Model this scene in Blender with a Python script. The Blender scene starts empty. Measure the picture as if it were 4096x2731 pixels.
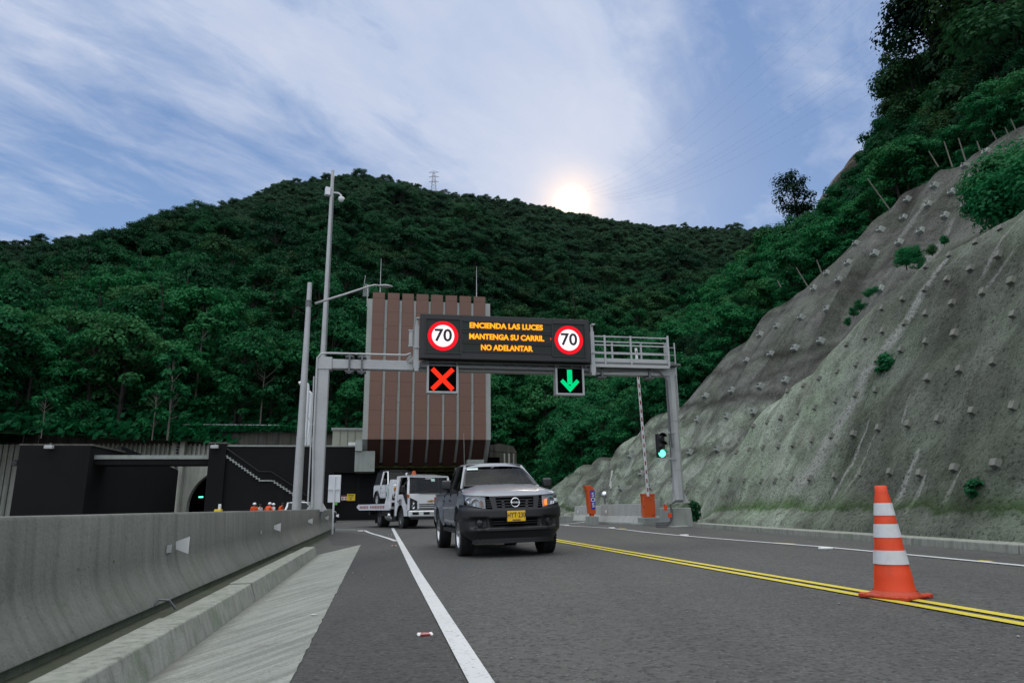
import bpy, bmesh, math, random
from mathutils import Vector, Matrix, noise
random.seed(7)
sc = bpy.context.scene
COL = sc.collection
PI = math.pi
V = Vector
# ------------------------------------------------------------------ survey
# camera calibration of the photograph (24 mm lens, full frame) is used as a
# surveyor would: sight lines are cut with real planes (ground, facades, slopes)
FPX = 2731.; CX = 2048.; CY = 1365.5
PITCH = math.radians(13.54); ROLL = math.radians(.77); H = .87
cf = V((0, math.cos(PITCH), math.sin(PITCH)))
_r = V((1, 0, 0)); _u = _r.cross(cf)
cr = _r*math.cos(ROLL) - _u*math.sin(ROLL)
cu = _r*math.sin(ROLL) + _u*math.cos(ROLL)
EYE = V((0, 0, H))
ra = math.radians(10.9)
RD = V((math.cos(ra), math.sin(ra), 0)); FD = V((-math.sin(ra), math.cos(ra), 0)); UP = V((0, 0, 1))
def ray(x, y): return cf + cr*((x-CX)/FPX) - cu*((y-CY)/FPX)
CA = .012
def zg(x): return CA*max(-9, min(10, x))
def G(x, y, dz=0):
    d = ray(x, y)
    t = (dz-H)/(d.z-CA*d.x); p = EYE+d*t
    if not -9 < p.x < 10:
        c = CA*(-9 if p.x < 0 else 10); t = (c+dz-H)/d.z; p = EYE+d*t
    return p
def GZ(x, y, z): d = ray(x, y); return EYE+d*((z-H)/d.z)
def P(x, y, Y): d = ray(x, y); return EYE+d*(Y/d.y)
def W(s, t, z=0): return RD*s+FD*t+UP*z
def PT(x, y, t): d = ray(x, y); return EYE+d*(t/d.dot(FD))
def ST(x, y, t): p = PT(x, y, t); return p.dot(RD), p.z
def lerp(a, b, t): return a+(b-a)*t
def clamp(x, a=0., b=1.): return max(a, min(b, x))
def smooth(a, b, x): t = clamp((x-a)/(b-a)); return t*t*(3-2*t)
def interp(tab, x):
    if x <= tab[0][0]: return tab[0][1]
    for (a, va), (b, vb) in zip(tab, tab[1:]):
        if x <= b: return lerp(va, vb, (x-a)/(b-a))
    return tab[-1][1]

# ------------------------------------------------------------------ materials
class NT:
    def __init__(s, name):
        s.m = bpy.data.materials.new(name); s.m.use_nodes = True
        s.t = s.m.node_tree; s.t.nodes.clear()
        s.out = s.n('ShaderNodeOutputMaterial')
    def n(s, ty, **kw):
        nd = s.t.nodes.new(ty)
        for k, v in kw.items():
            if k.startswith('_'): setattr(nd, k[1:], v)
            else:
                key = int(k[1:]) if k[0] == 'i' and k[1:].isdigit() else k.replace('__', ' ')
                if isinstance(v, (bpy.types.NodeSocket,)): s.t.links.new(v, nd.inputs[key])
                else: nd.inputs[key].default_value = v
        return nd
    def link(s, a, b): s.t.links.new(a, b)
    def math(s, op, a, b=0., c=None):
        nd = s.t.nodes.new('ShaderNodeMath'); nd.operation = op
        for i, v in enumerate((a, b) if c is None else (a, b, c)):
            if isinstance(v, bpy.types.NodeSocket): s.t.links.new(v, nd.inputs[i])
            else: nd.inputs[i].default_value = v
        return nd.outputs[0]
    def mix(s, f, a, b, mode='MIX'):
        nd = s.t.nodes.new('ShaderNodeMix'); nd.data_type = 'RGBA'; nd.blend_type = mode; nd.clamp_factor = True
        for i, v in ((0, f), (6, a), (7, b)):
            if isinstance(v, bpy.types.NodeSocket): s.t.links.new(v, nd.inputs[i])
            else:
                if i and len(v) == 3: v = (*v, 1)
                nd.inputs[i].default_value = v
        return nd.outputs[2]
    def ramp(s, f, pts):
        nd = s.t.nodes.new('ShaderNodeValToRGB'); s.t.links.new(f, nd.inputs[0])
        e = nd.color_ramp.elements
        while len(e) > len(pts): e.remove(e[-1])
        while len(e) < len(pts): e.new(.5)
        for q, (p, c) in zip(e, pts):
            q.position = p; q.color = (c, c, c, 1) if isinstance(c, (int, float)) else (*c, 1)
        return nd.outputs[0]
    def noise(s, vec, scale, detail=4, rough=.55, dist=0):
        nd = s.t.nodes.new('ShaderNodeTexNoise')
        nd.inputs['Scale'].default_value = scale; nd.inputs['Detail'].default_value = detail
        nd.inputs['Roughness'].default_value = rough; nd.inputs['Distortion'].default_value = dist
        if vec is not None: s.t.links.new(vec, nd.inputs['Vector'])
        return nd.outputs[0]
    def mapping(s, vec, scale=(1, 1, 1), loc=(0, 0, 0), rot=(0, 0, 0)):
        nd = s.t.nodes.new('ShaderNodeMapping'); s.t.links.new(vec, nd.inputs[0])
        nd.inputs[1].default_value = loc; nd.inputs[2].default_value = rot; nd.inputs[3].default_value = scale
        return nd.outputs[0]
    def coord(s, k='Object'): return s.n('ShaderNodeTexCoord').outputs[k]
    def bump(s, h, strength=.3, dist=.02):
        nd = s.t.nodes.new('ShaderNodeBump'); s.t.links.new(h, nd.inputs['Height'])
        nd.inputs['Strength'].default_value = strength; nd.inputs['Distance'].default_value = dist
        return nd.outputs[0]
    def bsdf(s, color, rough=.7, metal=0., normal=None, **kw):
        b = s.t.nodes.new('ShaderNodeBsdfPrincipled')
        def put(k, v):
            if isinstance(v, bpy.types.NodeSocket): s.t.links.new(v, b.inputs[k])
            else: b.inputs[k].default_value = (*v, 1) if isinstance(v, tuple) and len(v) == 3 else v
        put('Base Color', color); put('Roughness', rough); put('Metallic', metal)
        if normal is not None: put('Normal', normal)
        for k, v in kw.items(): put(k.replace('_', ' '), v)
        s.t.links.new(b.outputs[0], s.out.inputs[0])
        return b

def simple(name, c, rough=.6, metal=0., var=.25, scale=3., bump=0., coat=0., spec=None, dirt=None):
    """paint / metal / plastic with uneven tone, fine grain and soft dirt"""
    t = NT(name); co = t.coord('Object')
    f = t.noise(co, scale, 5, .6)
    f2 = t.noise(co, scale*9, 3, .6)
    dk = tuple(x*(1-var) for x in c); lt = tuple(min(1, x*(1+var*.6)) for x in c)
    col = t.mix(f, dk, lt); col = t.mix(t.math('MULTIPLY', f2, .25), col, dk)
    if dirt:
        g = t.ramp(t.noise(co, scale*.6, 6, .7), [(.5, 0.), (.72, 1.)])
        col = t.mix(t.math('MULTIPLY', g, dirt[1]), col, dirt[0])
    rr = t.math('ADD', t.math('MULTIPLY', f, .12), rough-.06)
    kw = {}
    if coat: kw['Coat_Weight'] = coat; kw['Coat_Roughness'] = .06
    if spec is not None: kw['Specular_IOR_Level'] = spec
    nm = t.bump(f2, bump, .01) if bump else None
    t.bsdf(col, rr, metal, nm, **kw)
    return t.m
def emit(name, c, strength, dots=0., base=(.01, .01, .01), lo=.25, core=None):
    t = NT(name)
    col = (*c, 1)
    e = t.n('ShaderNodeEmission'); e.inputs[0].default_value = col
    if dots:
        co = t.coord('Object')
        sx = t.n('ShaderNodeSeparateXYZ'); t.link(co, sx.inputs[0])
        a = t.math('SINE', t.math('MULTIPLY', sx.outputs[0], 2*PI/dots)); b = t.math('SINE', t.math('MULTIPLY', sx.outputs[1], 2*PI/dots))
        a = t.math('MULTIPLY', t.math('ADD', a, 1.), .5); b = t.math('MULTIPLY', t.math('ADD', b, 1.), .5)
        d = t.math('MULTIPLY', a, b)
        d = t.math('ADD', t.math('MULTIPLY', d, (1-lo)*2.2), lo)
        t.link(t.math('MULTIPLY', d, strength), e.inputs[1])
    else: e.inputs[1].default_value = strength
    t.link(e.outputs[0], t.out.inputs[0])
    return t.m
def glass(name, tint=(.25, .28, .3), rough=.02, refl=.12):
    t = NT(name)
    g = t.n('ShaderNodeBsdfGlossy'); g.inputs['Roughness'].default_value = rough
    tr = t.n('ShaderNodeBsdfTransparent'); tr.inputs[0].default_value = (*tint, 1)
    lw = t.n('ShaderNodeLayerWeight'); lw.inputs[0].default_value = .2
    f = t.math('ADD', t.math('MULTIPLY', lw.outputs[0], .45), refl)
    mx = t.n('ShaderNodeMixShader'); t.link(f, mx.inputs[0]); t.link(tr.outputs[0], mx.inputs[1]); t.link(g.outputs[0], mx.inputs[2])
    t.link(mx.outputs[0], t.out.inputs[0]); return t.m

M = {}
M['galv'] = simple('galvanised_steel', (.44, .45, .45), .5, .2, .22, 1.6, .1, dirt=((.16, .16, .16), .3))
M['galv_dark'] = simple('galvanised_steel_dark', (.16, .165, .17), .5, .4, .3, 2.)
M['white_paint'] = simple('white_painted_metal', (.72, .73, .76), .35, 0, .06, 1.5, 0, coat=.4, dirt=((.35, .35, .34), .15))
M['white_matte'] = simple('white_sheet', (.7, .7, .7), .5, 0, .05, 2)
M['black_box'] = simple('black_sheet_metal', (.016, .016, .017), .5, 0, .2, 1.2)
M['black'] = simple('black_plastic', (.008, .008, .009), .5, 0, .3, 4)
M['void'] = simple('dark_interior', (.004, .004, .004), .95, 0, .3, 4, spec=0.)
M['bumper'] = simple('grey_textured_plastic', (.014, .014, .0155), .42, 0, .15, 3)
M['rubber'] = simple('tyre_rubber', (.012, .012, .012), .8, 0, .4, 8, .2, dirt=((.04, .038, .035), .4))
M['alloy'] = simple('alloy_rim', (.55, .56, .58), .28, .85, .2, 3)
M['chrome'] = simple('chrome', (.75, .76, .78), .12, 1., .05, 2)
M['silver'] = simple('silver_car_paint', (.2, .215, .245), .36, .4, .05, .8, 0, coat=.4)
M['orange_gate'] = simple('orange_enamel', (.62, .085, .008), .4, 0, .1, 2, 0, coat=.3, dirt=((.25, .05, .01), .25))
M['orange_cone'] = simple('orange_rubber_cone', (.78, .062, .008), .5, 0, .12, 9, .1, dirt=((.25, .03, .01), .35))
M['cone_white'] = simple('reflective_white_band', (.62, .63, .65), .35, 0, .12, 14, .1, dirt=((.33, .33, .34), .3))
M['orange_cloth'] = simple('orange_cloth', (.75, .08, .012), .85, 0, .25, 9)
M['white_cloth'] = simple('white_cloth', (.6, .6, .62), .85, 0, .2, 9)
M['dark_cloth'] = simple('dark_cloth', (.02, .022, .03), .9, 0, .3, 9)
M['skin'] = simple('skin', (.32, .16, .1), .55, 0, .15, 9)
M['hair'] = simple('hair', (.01, .008, .006), .7, 0, .3, 20)
M['blue'] = simple('blue_sign_face', (.012, .045, .42), .4, 0, .05, 3)
M['yellow_sign'] = simple('yellow_sign_face', (.75, .52, .01), .45, 0, .08, 3)
M['yellow_plate'] = simple('yellow_plate', (.85, .5, .01), .4, 0, .05, 20)
M['red'] = simple('red_reflective', (.28, .012, .012), .4, 0, .1, 9)
M['beige'] = simple('beige_cabin_panel', (.3, .31, .25), .7, 0, .1, 1.2, dirt=((.15, .16, .12), .3))
M['seat'] = simple('seat_fabric', (.03, .03, .033), .9, 0, .2, 6)
M['windshield'] = glass('windshield_glass', (.5, .53, .56), .03, .02)
M['side_glass'] = glass('tinted_glass', (.10, .11, .12), .03, .04)
M['truck_glass'] = glass('truck_glass', (.24, .27, .3), .02, .03)
M['lens'] = glass('clear_lens', (.8, .82, .85), .04, .06)
M['amber'] = emit('amber_lamp', (1., .17, .01), 3.)
M['led_red'] = emit('red_led', (1., .03, .012), 1.5, .035, lo=.6)
M['led_ring'] = emit('red_ring_led', (1., .012, .025), 1.25, .045, lo=.6)
M['led_white'] = emit('white_led', (1., .9, .97), 1.35, .04, lo=.8)
M['led_green'] = emit('green_led', (.0, 1., .32), .95, .045, lo=.55)
M['led_amber'] = emit('amber_led', (1., .52, .03), 1.35, .05, lo=.75)
M['led_amber_edge'] = emit('amber_led_halo', (.85, .13, .005), .9)
M['green_lamp'] = emit('green_lamp', (.12, 1., .62), 2.6)
M['matrix_off'] = simple('unlit_led_matrix', (.006, .012, .008), .6, 0, .5, 40)
M['lamp_off'] = simple('unlit_lamp_lens', (.03, .03, .032), .25, 0, .2, 5)
M['sticker'] = simple('paper_sticker', (.45, .62, .58), .5, 0, .1, 9)

def m_asphalt(name='asphalt', base=.075):
    t = NT(name); co = t.coord('Object')
    big = t.noise(co, .35, 5, .6); fine = t.noise(co, 26, 4, .75); grain = t.n('ShaderNodeTexVoronoi'); grain.inputs['Scale'].default_value = 32; t.link(co, grain.inputs['Vector'])
    tracks = t.noise(t.mapping(co, (1.1, .05, 1), rot=(0, 0, -ra)), 1.2, 3, .5)
    c = t.mix(big, (base*.8, base*.8, base*.775), (base*1.25, base*1.26, base*1.2))
    c = t.mix(t.math('MULTIPLY', t.ramp(tracks, [(.42, 0.), (.62, 1.)]), .35), c, (base*.62, base*.62, base*.66))
    g = t.ramp(grain.outputs[0], [(.0, 1.), (.32, .0)])
    c = t.mix(t.math('MULTIPLY', g, t.math('MULTIPLY', t.ramp(t.noise(co, 30, 2), [(.45, 0.), (.6, 1.)]), .9)), c, (base*3.2, base*3.2, base*3.1))
    oil = t.ramp(t.noise(t.mapping(co, (1, .35, 1), rot=(0, 0, -ra)), 1.6, 6, .7), [(.6, 0.), (.72, .55)])
    c = t.mix(oil, c, (base*.45, base*.45, base*.46))
    c = t.mix(t.ramp(t.noise(co, 7, 4, .7), [(.38, .35), (.5, 0.)]), c, (base*1.5, base*1.5, base*1.5))
    c = t.mix(t.ramp(fine, [(.38, .85), (.5, 0.)]), c, (base*.25, base*.25, base*.27))
    cracks = t.ramp(t.noise(t.mapping(co, (1, 1, 1)), 5, 8, .75), [(.66, 0.), (.72, .5)])
    c = t.mix(cracks, c, (base*.4, base*.4, base*.4))
    t.bsdf(c, .82, 0, t.bump(t.math('ADD', fine, t.math('MULTIPLY', grain.outputs[0], -.7)), .5, .012), Specular_IOR_Level=.3)
    return t.m
M['asphalt'] = m_asphalt('asphalt', .07); M['asphalt2'] = m_asphalt('asphalt_patch', .052)
def m_mark(name, c, wear=.45):
    t = NT(name); co = t.coord('Object')
    f = t.ramp(t.noise(co, 38, 4, .75), [(wear-.12, 1.), (wear, 0.)])
    g = t.noise(co, 1.2, 5, .6)
    col = t.mix(t.math('MULTIPLY', g, .5), c, tuple(x*.55 for x in c))
    col = t.mix(t.math('MULTIPLY', f, .8), col, (.09, .09, .09))
    t.bsdf(col, .7, 0, t.bump(t.noise(co, 60, 3), .4, .01)); return t.m
M['mark_white'] = m_mark('white_road_paint', (.56, .57, .58), .44)
M['mark_yellow'] = m_mark('yellow_road_paint', (.62, .5, .035), .43)
def m_conc(name, c, streak=.5, sc_=1., moss=.25, uv=True, dark=.4, bump=.35):
    """cast concrete: vertical run-off streaks, blotches, pores, moss"""
    t = NT(name); co = t.coord('UV' if uv else 'Object'); ob = t.coord('Object')
    st = t.noise(t.mapping(co, (2.6*sc_, .16*sc_, 1)) if uv else t.mapping(co, (2.2*sc_, 2.2*sc_, .14*sc_)), 3, 5, .62, .3)
    bl = t.noise(ob, .9*sc_, 6, .62); fine = t.noise(ob, 26*sc_, 4, .7)
    col = t.mix(bl, tuple(x*.72 for x in c), tuple(x*1.2 for x in c))
    col = t.mix(t.math('MULTIPLY', t.ramp(st, [(.48, 0.), (.75, 1.)]), streak), col, tuple(x*dark for x in c))
    col = t.mix(t.math('MULTIPLY', t.ramp(st, [(.25, 1.), (.42, 0.)]), streak*.5), col, tuple(min(1, x*1.45) for x in c))
    ms = t.ramp(t.noise(ob, 1.7*sc_, 5, .7), [(.5, 0.), (.7, 1.)])
    col = t.mix(t.math('MULTIPLY', ms, moss), col, (c[0]*.45, c[1]*.62, c[2]*.4))
    col = t.mix(t.ramp(fine, [(.3, .55), (.44, 0.)]), col, tuple(x*.45 for x in c))
    pores = t.n('ShaderNodeTexVoronoi'); pores.inputs['Scale'].default_value = 9*sc_; t.link(ob, pores.inputs['Vector'])
    pr = t.ramp(pores.outputs[0], [(.03, 1.), (.07, 0.)])
    col = t.mix(t.math('MULTIPLY', pr, .6), col, tuple(x*.35 for x in c))
    t.bsdf(col, .85, 0, t.bump(t.math('ADD', fine, t.math('MULTIPLY', bl, 1.5)), bump, .02), Specular_IOR_Level=.25)
    return t.m
M['barrier'] = m_conc('barrier_concrete', (.16, .166, .15), .9, 1.1, .3, dark=.55)
M['barrier_foot'] = m_conc('damp_concrete', (.15, .17, .12), .6, 2., .7)
M['groove'] = m_conc('mossy_groove', (.055, .062, .042), .6, 2., .7)
M['kerb'] = m_conc('kerb_concrete', (.27, .28, .25), .8, 2.2, .6, uv=False, dark=.35)
M['block'] = m_conc('anchor_concrete', (.2, .205, .18), .6, 2.2, .6, uv=False, dark=.4)
M['old_conc'] = m_conc('weathered_concrete', (.46, .46, .4), .7, .35, .35, uv=False, dark=.2)
M['old_conc_dark'] = m_conc('stained_concrete', (.11, .105, .09), .9, .4, .5, uv=False, dark=.15)
M['conc'] = m_conc('plain_concrete', (.3, .32, .3), .35, .7, .3, uv=False)
M['rib_conc'] = m_conc('facade_concrete', (.36, .375, .36), .45, .5, .12, uv=False, dark=.6)
def m_blackwall():
    t = NT('black_painted_wall'); ob = t.coord('Object')
    sx = t.n('ShaderNodeSeparateXYZ'); t.link(ob, sx.inputs[0])
    big = t.noise(ob, .4, 5, .6); st = t.noise(t.mapping(ob, (1.5, 1.5, .12)), 1.4, 6, .7)
    c = t.mix(big, (.0065, .0065, .007), (.012, .012, .013))
    c = t.mix(t.math('MULTIPLY', t.ramp(st, [(.62, 0.), (.76, 1.)]), .3), c, (.045, .047, .047))
    seam = t.math('LESS_THAN', t.math('FRACT', t.math('MULTIPLY', sx.outputs[2], .8)), .03)
    c = t.mix(t.math('MULTIPLY', seam, .35), c, (.004, .004, .004))
    t.bsdf(c, .8, 0, t.bump(big, .2, .02), Specular_IOR_Level=.15); return t.m
M['blackwall'] = m_blackwall()
def m_clad(name, c):
    t = NT(name); ob = t.coord('Object')
    big = t.noise(ob, .5, 4, .6); f = t.noise(t.mapping(ob, (.4, .4, 6)), 1.5, 4, .6)
    col = t.mix(big, tuple(x*.82 for x in c), tuple(x*1.15 for x in c)); col = t.mix(t.math('MULTIPLY', f, .35), col, tuple(x*.7 for x in c))
    t.bsdf(col, .6, 0, t.bump(f, .15, .02)); return t.m
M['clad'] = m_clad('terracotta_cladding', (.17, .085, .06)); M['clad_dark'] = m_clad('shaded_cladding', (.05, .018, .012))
M['olive'] = simple('olive_beam_paint', (.07, .075, .01), .7, 0, .4, 2)
def m_gutter():
    t = NT('striated_concrete'); uv = t.coord('UV'); ob = t.coord('Object')
    sx = t.n('ShaderNodeSeparateXYZ'); t.link(uv, sx.inputs[0])
    # fan of broom strokes running across the sloped gutter
    st = t.noise(t.mapping(uv, (.32, 2.2, 1), rot=(0, 0, .55)), 3.2, 5, .6, .3)
    st2 = t.noise(t.mapping(uv, (.5, 9, 1), rot=(0, 0, .55)), 3., 4, .6)
    bl = t.noise(ob, .8, 5, .6)
    col = t.mix(t.ramp(st, [(.38, 0.), (.62, 1.)]), (.17, .185, .165), (.37, .39, .35))
    col = t.mix(t.math('MULTIPLY', st2, .45), col, (.17, .18, .165))
    col = t.mix(t.math('MULTIPLY', bl, .4), col, (.2, .2, .19))
    edge = t.ramp(t.math('ADD', sx.outputs[0], t.math('MULTIPLY', t.noise(ob, 5, 4), .12)), [(.06, 1.), (.2, 0.)])
    col = t.mix(t.math('MULTIPLY', edge, .75), col, (.1, .1, .085))
    fn_ = t.noise(ob, 45, 4, .75); col = t.mix(t.ramp(fn_, [(.36, .7), (.48, 0.)]), col, (.11, .115, .1)); col = t.mix(t.ramp(t.noise(ob, 3.2, 6, .75), [(.54, 0.), (.66, .5)]), col, (.13, .135, .115))
    t.bsdf(col, .85, 0, t.bump(t.math('ADD', st, t.math('ADD', st2, fn_)), .5, .03)); return t.m
M['gutter'] = m_gutter()
def m_shot(name, c, k=1., streaks=1., seedx=0., grad=None, drips=(), bands=()):
    """sprayed concrete on a cut slope; UV is metres along / up the face"""
    t = NT(name); uv = t.mapping(t.coord('UV'), (1, 1, 1), (seedx, seedx*.7, 0)); ob = t.coord('Object'); raw = t.coord('UV')
    sx = t.n('ShaderNodeSeparateXYZ'); t.link(raw, sx.inputs[0]); U, Y = sx.outputs[0], sx.outputs[1]
    big = t.noise(uv, .26, 7, .7, .6); mid = t.noise(uv, .9, 6, .65); fine = t.noise(ob, 13, 5, .75); gr = t.noise(ob, 38, 3, .7)
    def mul(col, f, kk): return t.mix(f, col, kk if isinstance(kk, tuple) else (kk, kk, kk), 'MULTIPLY')
    wob = t.math('SUBTRACT', t.noise(raw, 1.1, 4, .6), .5)
    col = t.mix(0., c, c)
    col = mul(col, t.ramp(big, [(.38, 1.), (.54, 0.)]), (.55, .53, .53))
    col = mul(col, t.ramp(mid, [(.5, 0.), (.68, .7)]), (.6, .63, .56))
    if grad: # pale greenish end, lit edge painted in, fading into damp dark concrete
        gx = t.math('ADD', U, t.math('MULTIPLY', Y, grad[0])); gx = t.math('ADD', gx, t.math('MULTIPLY', wob, grad[3])); g_ = t.math('MULTIPLY', gx, 1/40.)
        col = mul(col, t.ramp(g_, [(grad[1]/40., 1.), (grad[2]/40., 0.)]), (1.5, 1.55, 1.45))
        col = mul(col, t.ramp(g_, [(grad[1]/40., 0.), (grad[2]/40., 1.)]), (.66, .66, .63))
        col = mul(col, t.ramp(g_, [((grad[2]+2.5)/40., 0.), ((grad[2]+6)/40., .5)]), (1.4, 1.4, 1.4))
    if seedx: # paler, greener lowest lift of the farther face
        col = mul(col, 1., (.86, .85, .84))
        col = mul(col, t.ramp(t.math('MULTIPLY', U, 1/40.), [(.33, 0.), (.55, .8)]), (.8, .78, .78))  # darker behind the nearer crest, its shade put into the colour
        e_ = t.math('ADD', t.math('SUBTRACT', t.math('MULTIPLY_ADD', U, -.1, 9.5), Y), t.math('MULTIPLY', wob, .8)); lw_ = t.ramp(e_, [(0., 0.), (.35, 1.)])
        col = mul(col, lw_, (1.75, 1.88, 1.76)); col = mul(col, t.math('MULTIPLY', lw_, t.ramp(t.noise(uv, .55, 6, .7, 1.), [(.47, 0.), (.56, .85)])), (.5, .5, .5))
    blo = t.ramp(t.noise(t.mapping(uv, (1, .5, 1), (17, 3, 0)), .45, 6, .7, .8), [(.46, 0.), (.55, 1.)])
    col = mul(col, t.math('MULTIPLY', blo, .6), (.62, .6, .6))
    st = t.noise(t.mapping(uv, (.6, .06, 1)), 1.5, 7, .66, .25); st2 = t.noise(t.mapping(uv, (3.2, .16, 1), (3, 5, 0)), 1.3, 5, .68, .2)
    col = mul(col, t.math('MULTIPLY', t.ramp(st, [(.53, 0.), (.66, 1.)]), .8*streaks), (.52, .52, .5))
    col = mul(col, t.math('MULTIPLY', t.ramp(st2, [(.58, 0.), (.68, 1.)]), .5*streaks), (1.45, 1.45, 1.42))
    col = mul(col, t.math('MULTIPLY', t.ramp(t.noise(uv, .35, 4, .6), [(.45, 0.), (.58, 1.)]), .45), (.88, 1.04, .84))
    for (ya, yb, xa, xb, wd, amt) in bands: # wet construction joints
        ln = t.math('MULTIPLY_ADD', U, (yb-ya)/(xb-xa), ya-(yb-ya)/(xb-xa)*xa)
        dd = t.math('ABSOLUTE', t.math('ADD', t.math('SUBTRACT', Y, ln), t.math('MULTIPLY', wob, 1.1)))
        col = mul(col, t.math('MULTIPLY', t.ramp(t.math('DIVIDE', dd, wd), [(.1, 1.), (1., 0.)]), amt), (.4, .38, .37))
    for (xa, ya, xb, yb, wd, amt) in drips: # lime run-off
        tt_ = t.math('DIVIDE', t.math('SUBTRACT', Y, ya), yb-ya)
        xx = t.math('MULTIPLY_ADD', tt_, xb-xa, xa); dd = t.math('ABSOLUTE', t.math('ADD', t.math('SUBTRACT', U, xx), t.math('MULTIPLY', wob, wd*1.6)))
        m_ = t.math('MULTIPLY', t.ramp(t.math('DIVIDE', dd, t.math('MULTIPLY_ADD', tt_, wd*.9, wd*.5)), [(.35, 1.), (1., 0.)]), t.ramp(tt_, [(0., 0.), (.08, 1.), (.8, 1.), (1., 0.)]))
        m_ = t.math('MULTIPLY', m_, t.ramp(fine, [(.35, .35), (.55, 1.)]))
        col = t.mix(t.math('MULTIPLY', m_, amt), col, (.46, .47, .455))
    low = t.math('ADD', Y, t.math('MULTIPLY', t.noise(uv, .9, 5, .7), -1.1))
    col = mul(col, t.ramp(low, [(.0, 0.), (.12, .95), (.6, 0.)]), (.32, .5, .22))
    col = mul(col, t.ramp(fine, [(.37, .85), (.49, 0.)]), (.42, .42, .4))
    col = mul(col, t.ramp(gr, [(.58, 0.), (.7, .7)]), (1.5, 1.5, 1.48)); col = mul(col, t.ramp(t.noise(ob, 4.5, 5, .75), [(.55, 0.), (.66, .6)]), (1.35, 1.35, 1.33))
    col = mul(col, t.ramp(t.noise(ob, 6.5, 5, .75), [(.36, .7), (.46, 0.)]), (.5, .5, .48))
    hgt = t.math('ADD', t.math('MULTIPLY', fine, .9), t.math('ADD', t.math('MULTIPLY', gr, .4), t.math('MULTIPLY', mid, 2.)))
    t.bsdf(col, .9, 0, t.bump(hgt, .95*k, .18), Specular_IOR_Level=.15); return t.m
M['shot1'] = m_shot('sprayed_concrete_near', (.325, .365, .325), 1., 1., 0, (.55, 7.5, 12.5, 2.5), drips=[(10.4, 8.6, 8.9, 5.2, .34, .8), (8.95, 5.5, 7.3, .7, .5, .75), (9.9, 3.4, 9.3, .7, .13, .8), (12.75, 2.2, 12.7, .55, .13, .7), (13.25, 1.65, 13.25, .5, .1, .7), (14.5, 1.6, 14.3, .7, .12, .6), (12.95, 8.6, 12.4, 6.6, .14, .5), (13.6, 7.3, 12.5, 6.2, .12, .5), (11.45, 3.8, 11.6, 2.8, .08, .5), (5.2, 3.1, 4.6, 1.2, .08, .4), (10.5, 2.9, 10.1, .9, .08, .5)])
M['shot2'] = m_shot('sprayed_concrete_far', (.252, .266, .25), .9, 1., 31., None, bands=[(8.9, 7.7, 11.0, 21.9, .45, .8), (11.4, 10.8, 13.7, 22.3, .5, .7), (16.7, 15.6, 16, 23.9, .5, .5), (5.6, 4.4, 3.1, 17.4, .45, .75), (3.96, 5.6, -4.1, 3.07, .35, .5), (19.8, 19.8, 14, 30, .6, .4)], drips=[(8.5, 4.2, 8.3, 1.5, .25, .5), (14, 8.2, 13.6, 6, .4, .4), (27, 18, 26.6, 14.5, .35, .4), (24.5, 21, 24, 17.5, .3, .35)])
def m_ground():
    t = NT('soil_and_weeds'); ob = t.coord('Object')
    f = t.noise(ob, .25, 8, .7); g = t.noise(ob, 3, 5, .7)
    col = t.mix(t.ramp(f, [(.4, 0.), (.6, 1.)]), (.006, .024, .01), (.012, .055, .02))
    col = t.mix(t.math('MULTIPLY', g, .5), col, (.012, .014, .008))
    t.bsdf(col, .95, 0, t.bump(t.math('ADD', f, g), 1., .5), Specular_IOR_Level=.1); return t.m
M['soil'] = m_ground()
M['yard'] = m_conc('yard_paving', (.1, .1, .098), .2, .6, .2, uv=False)
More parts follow.
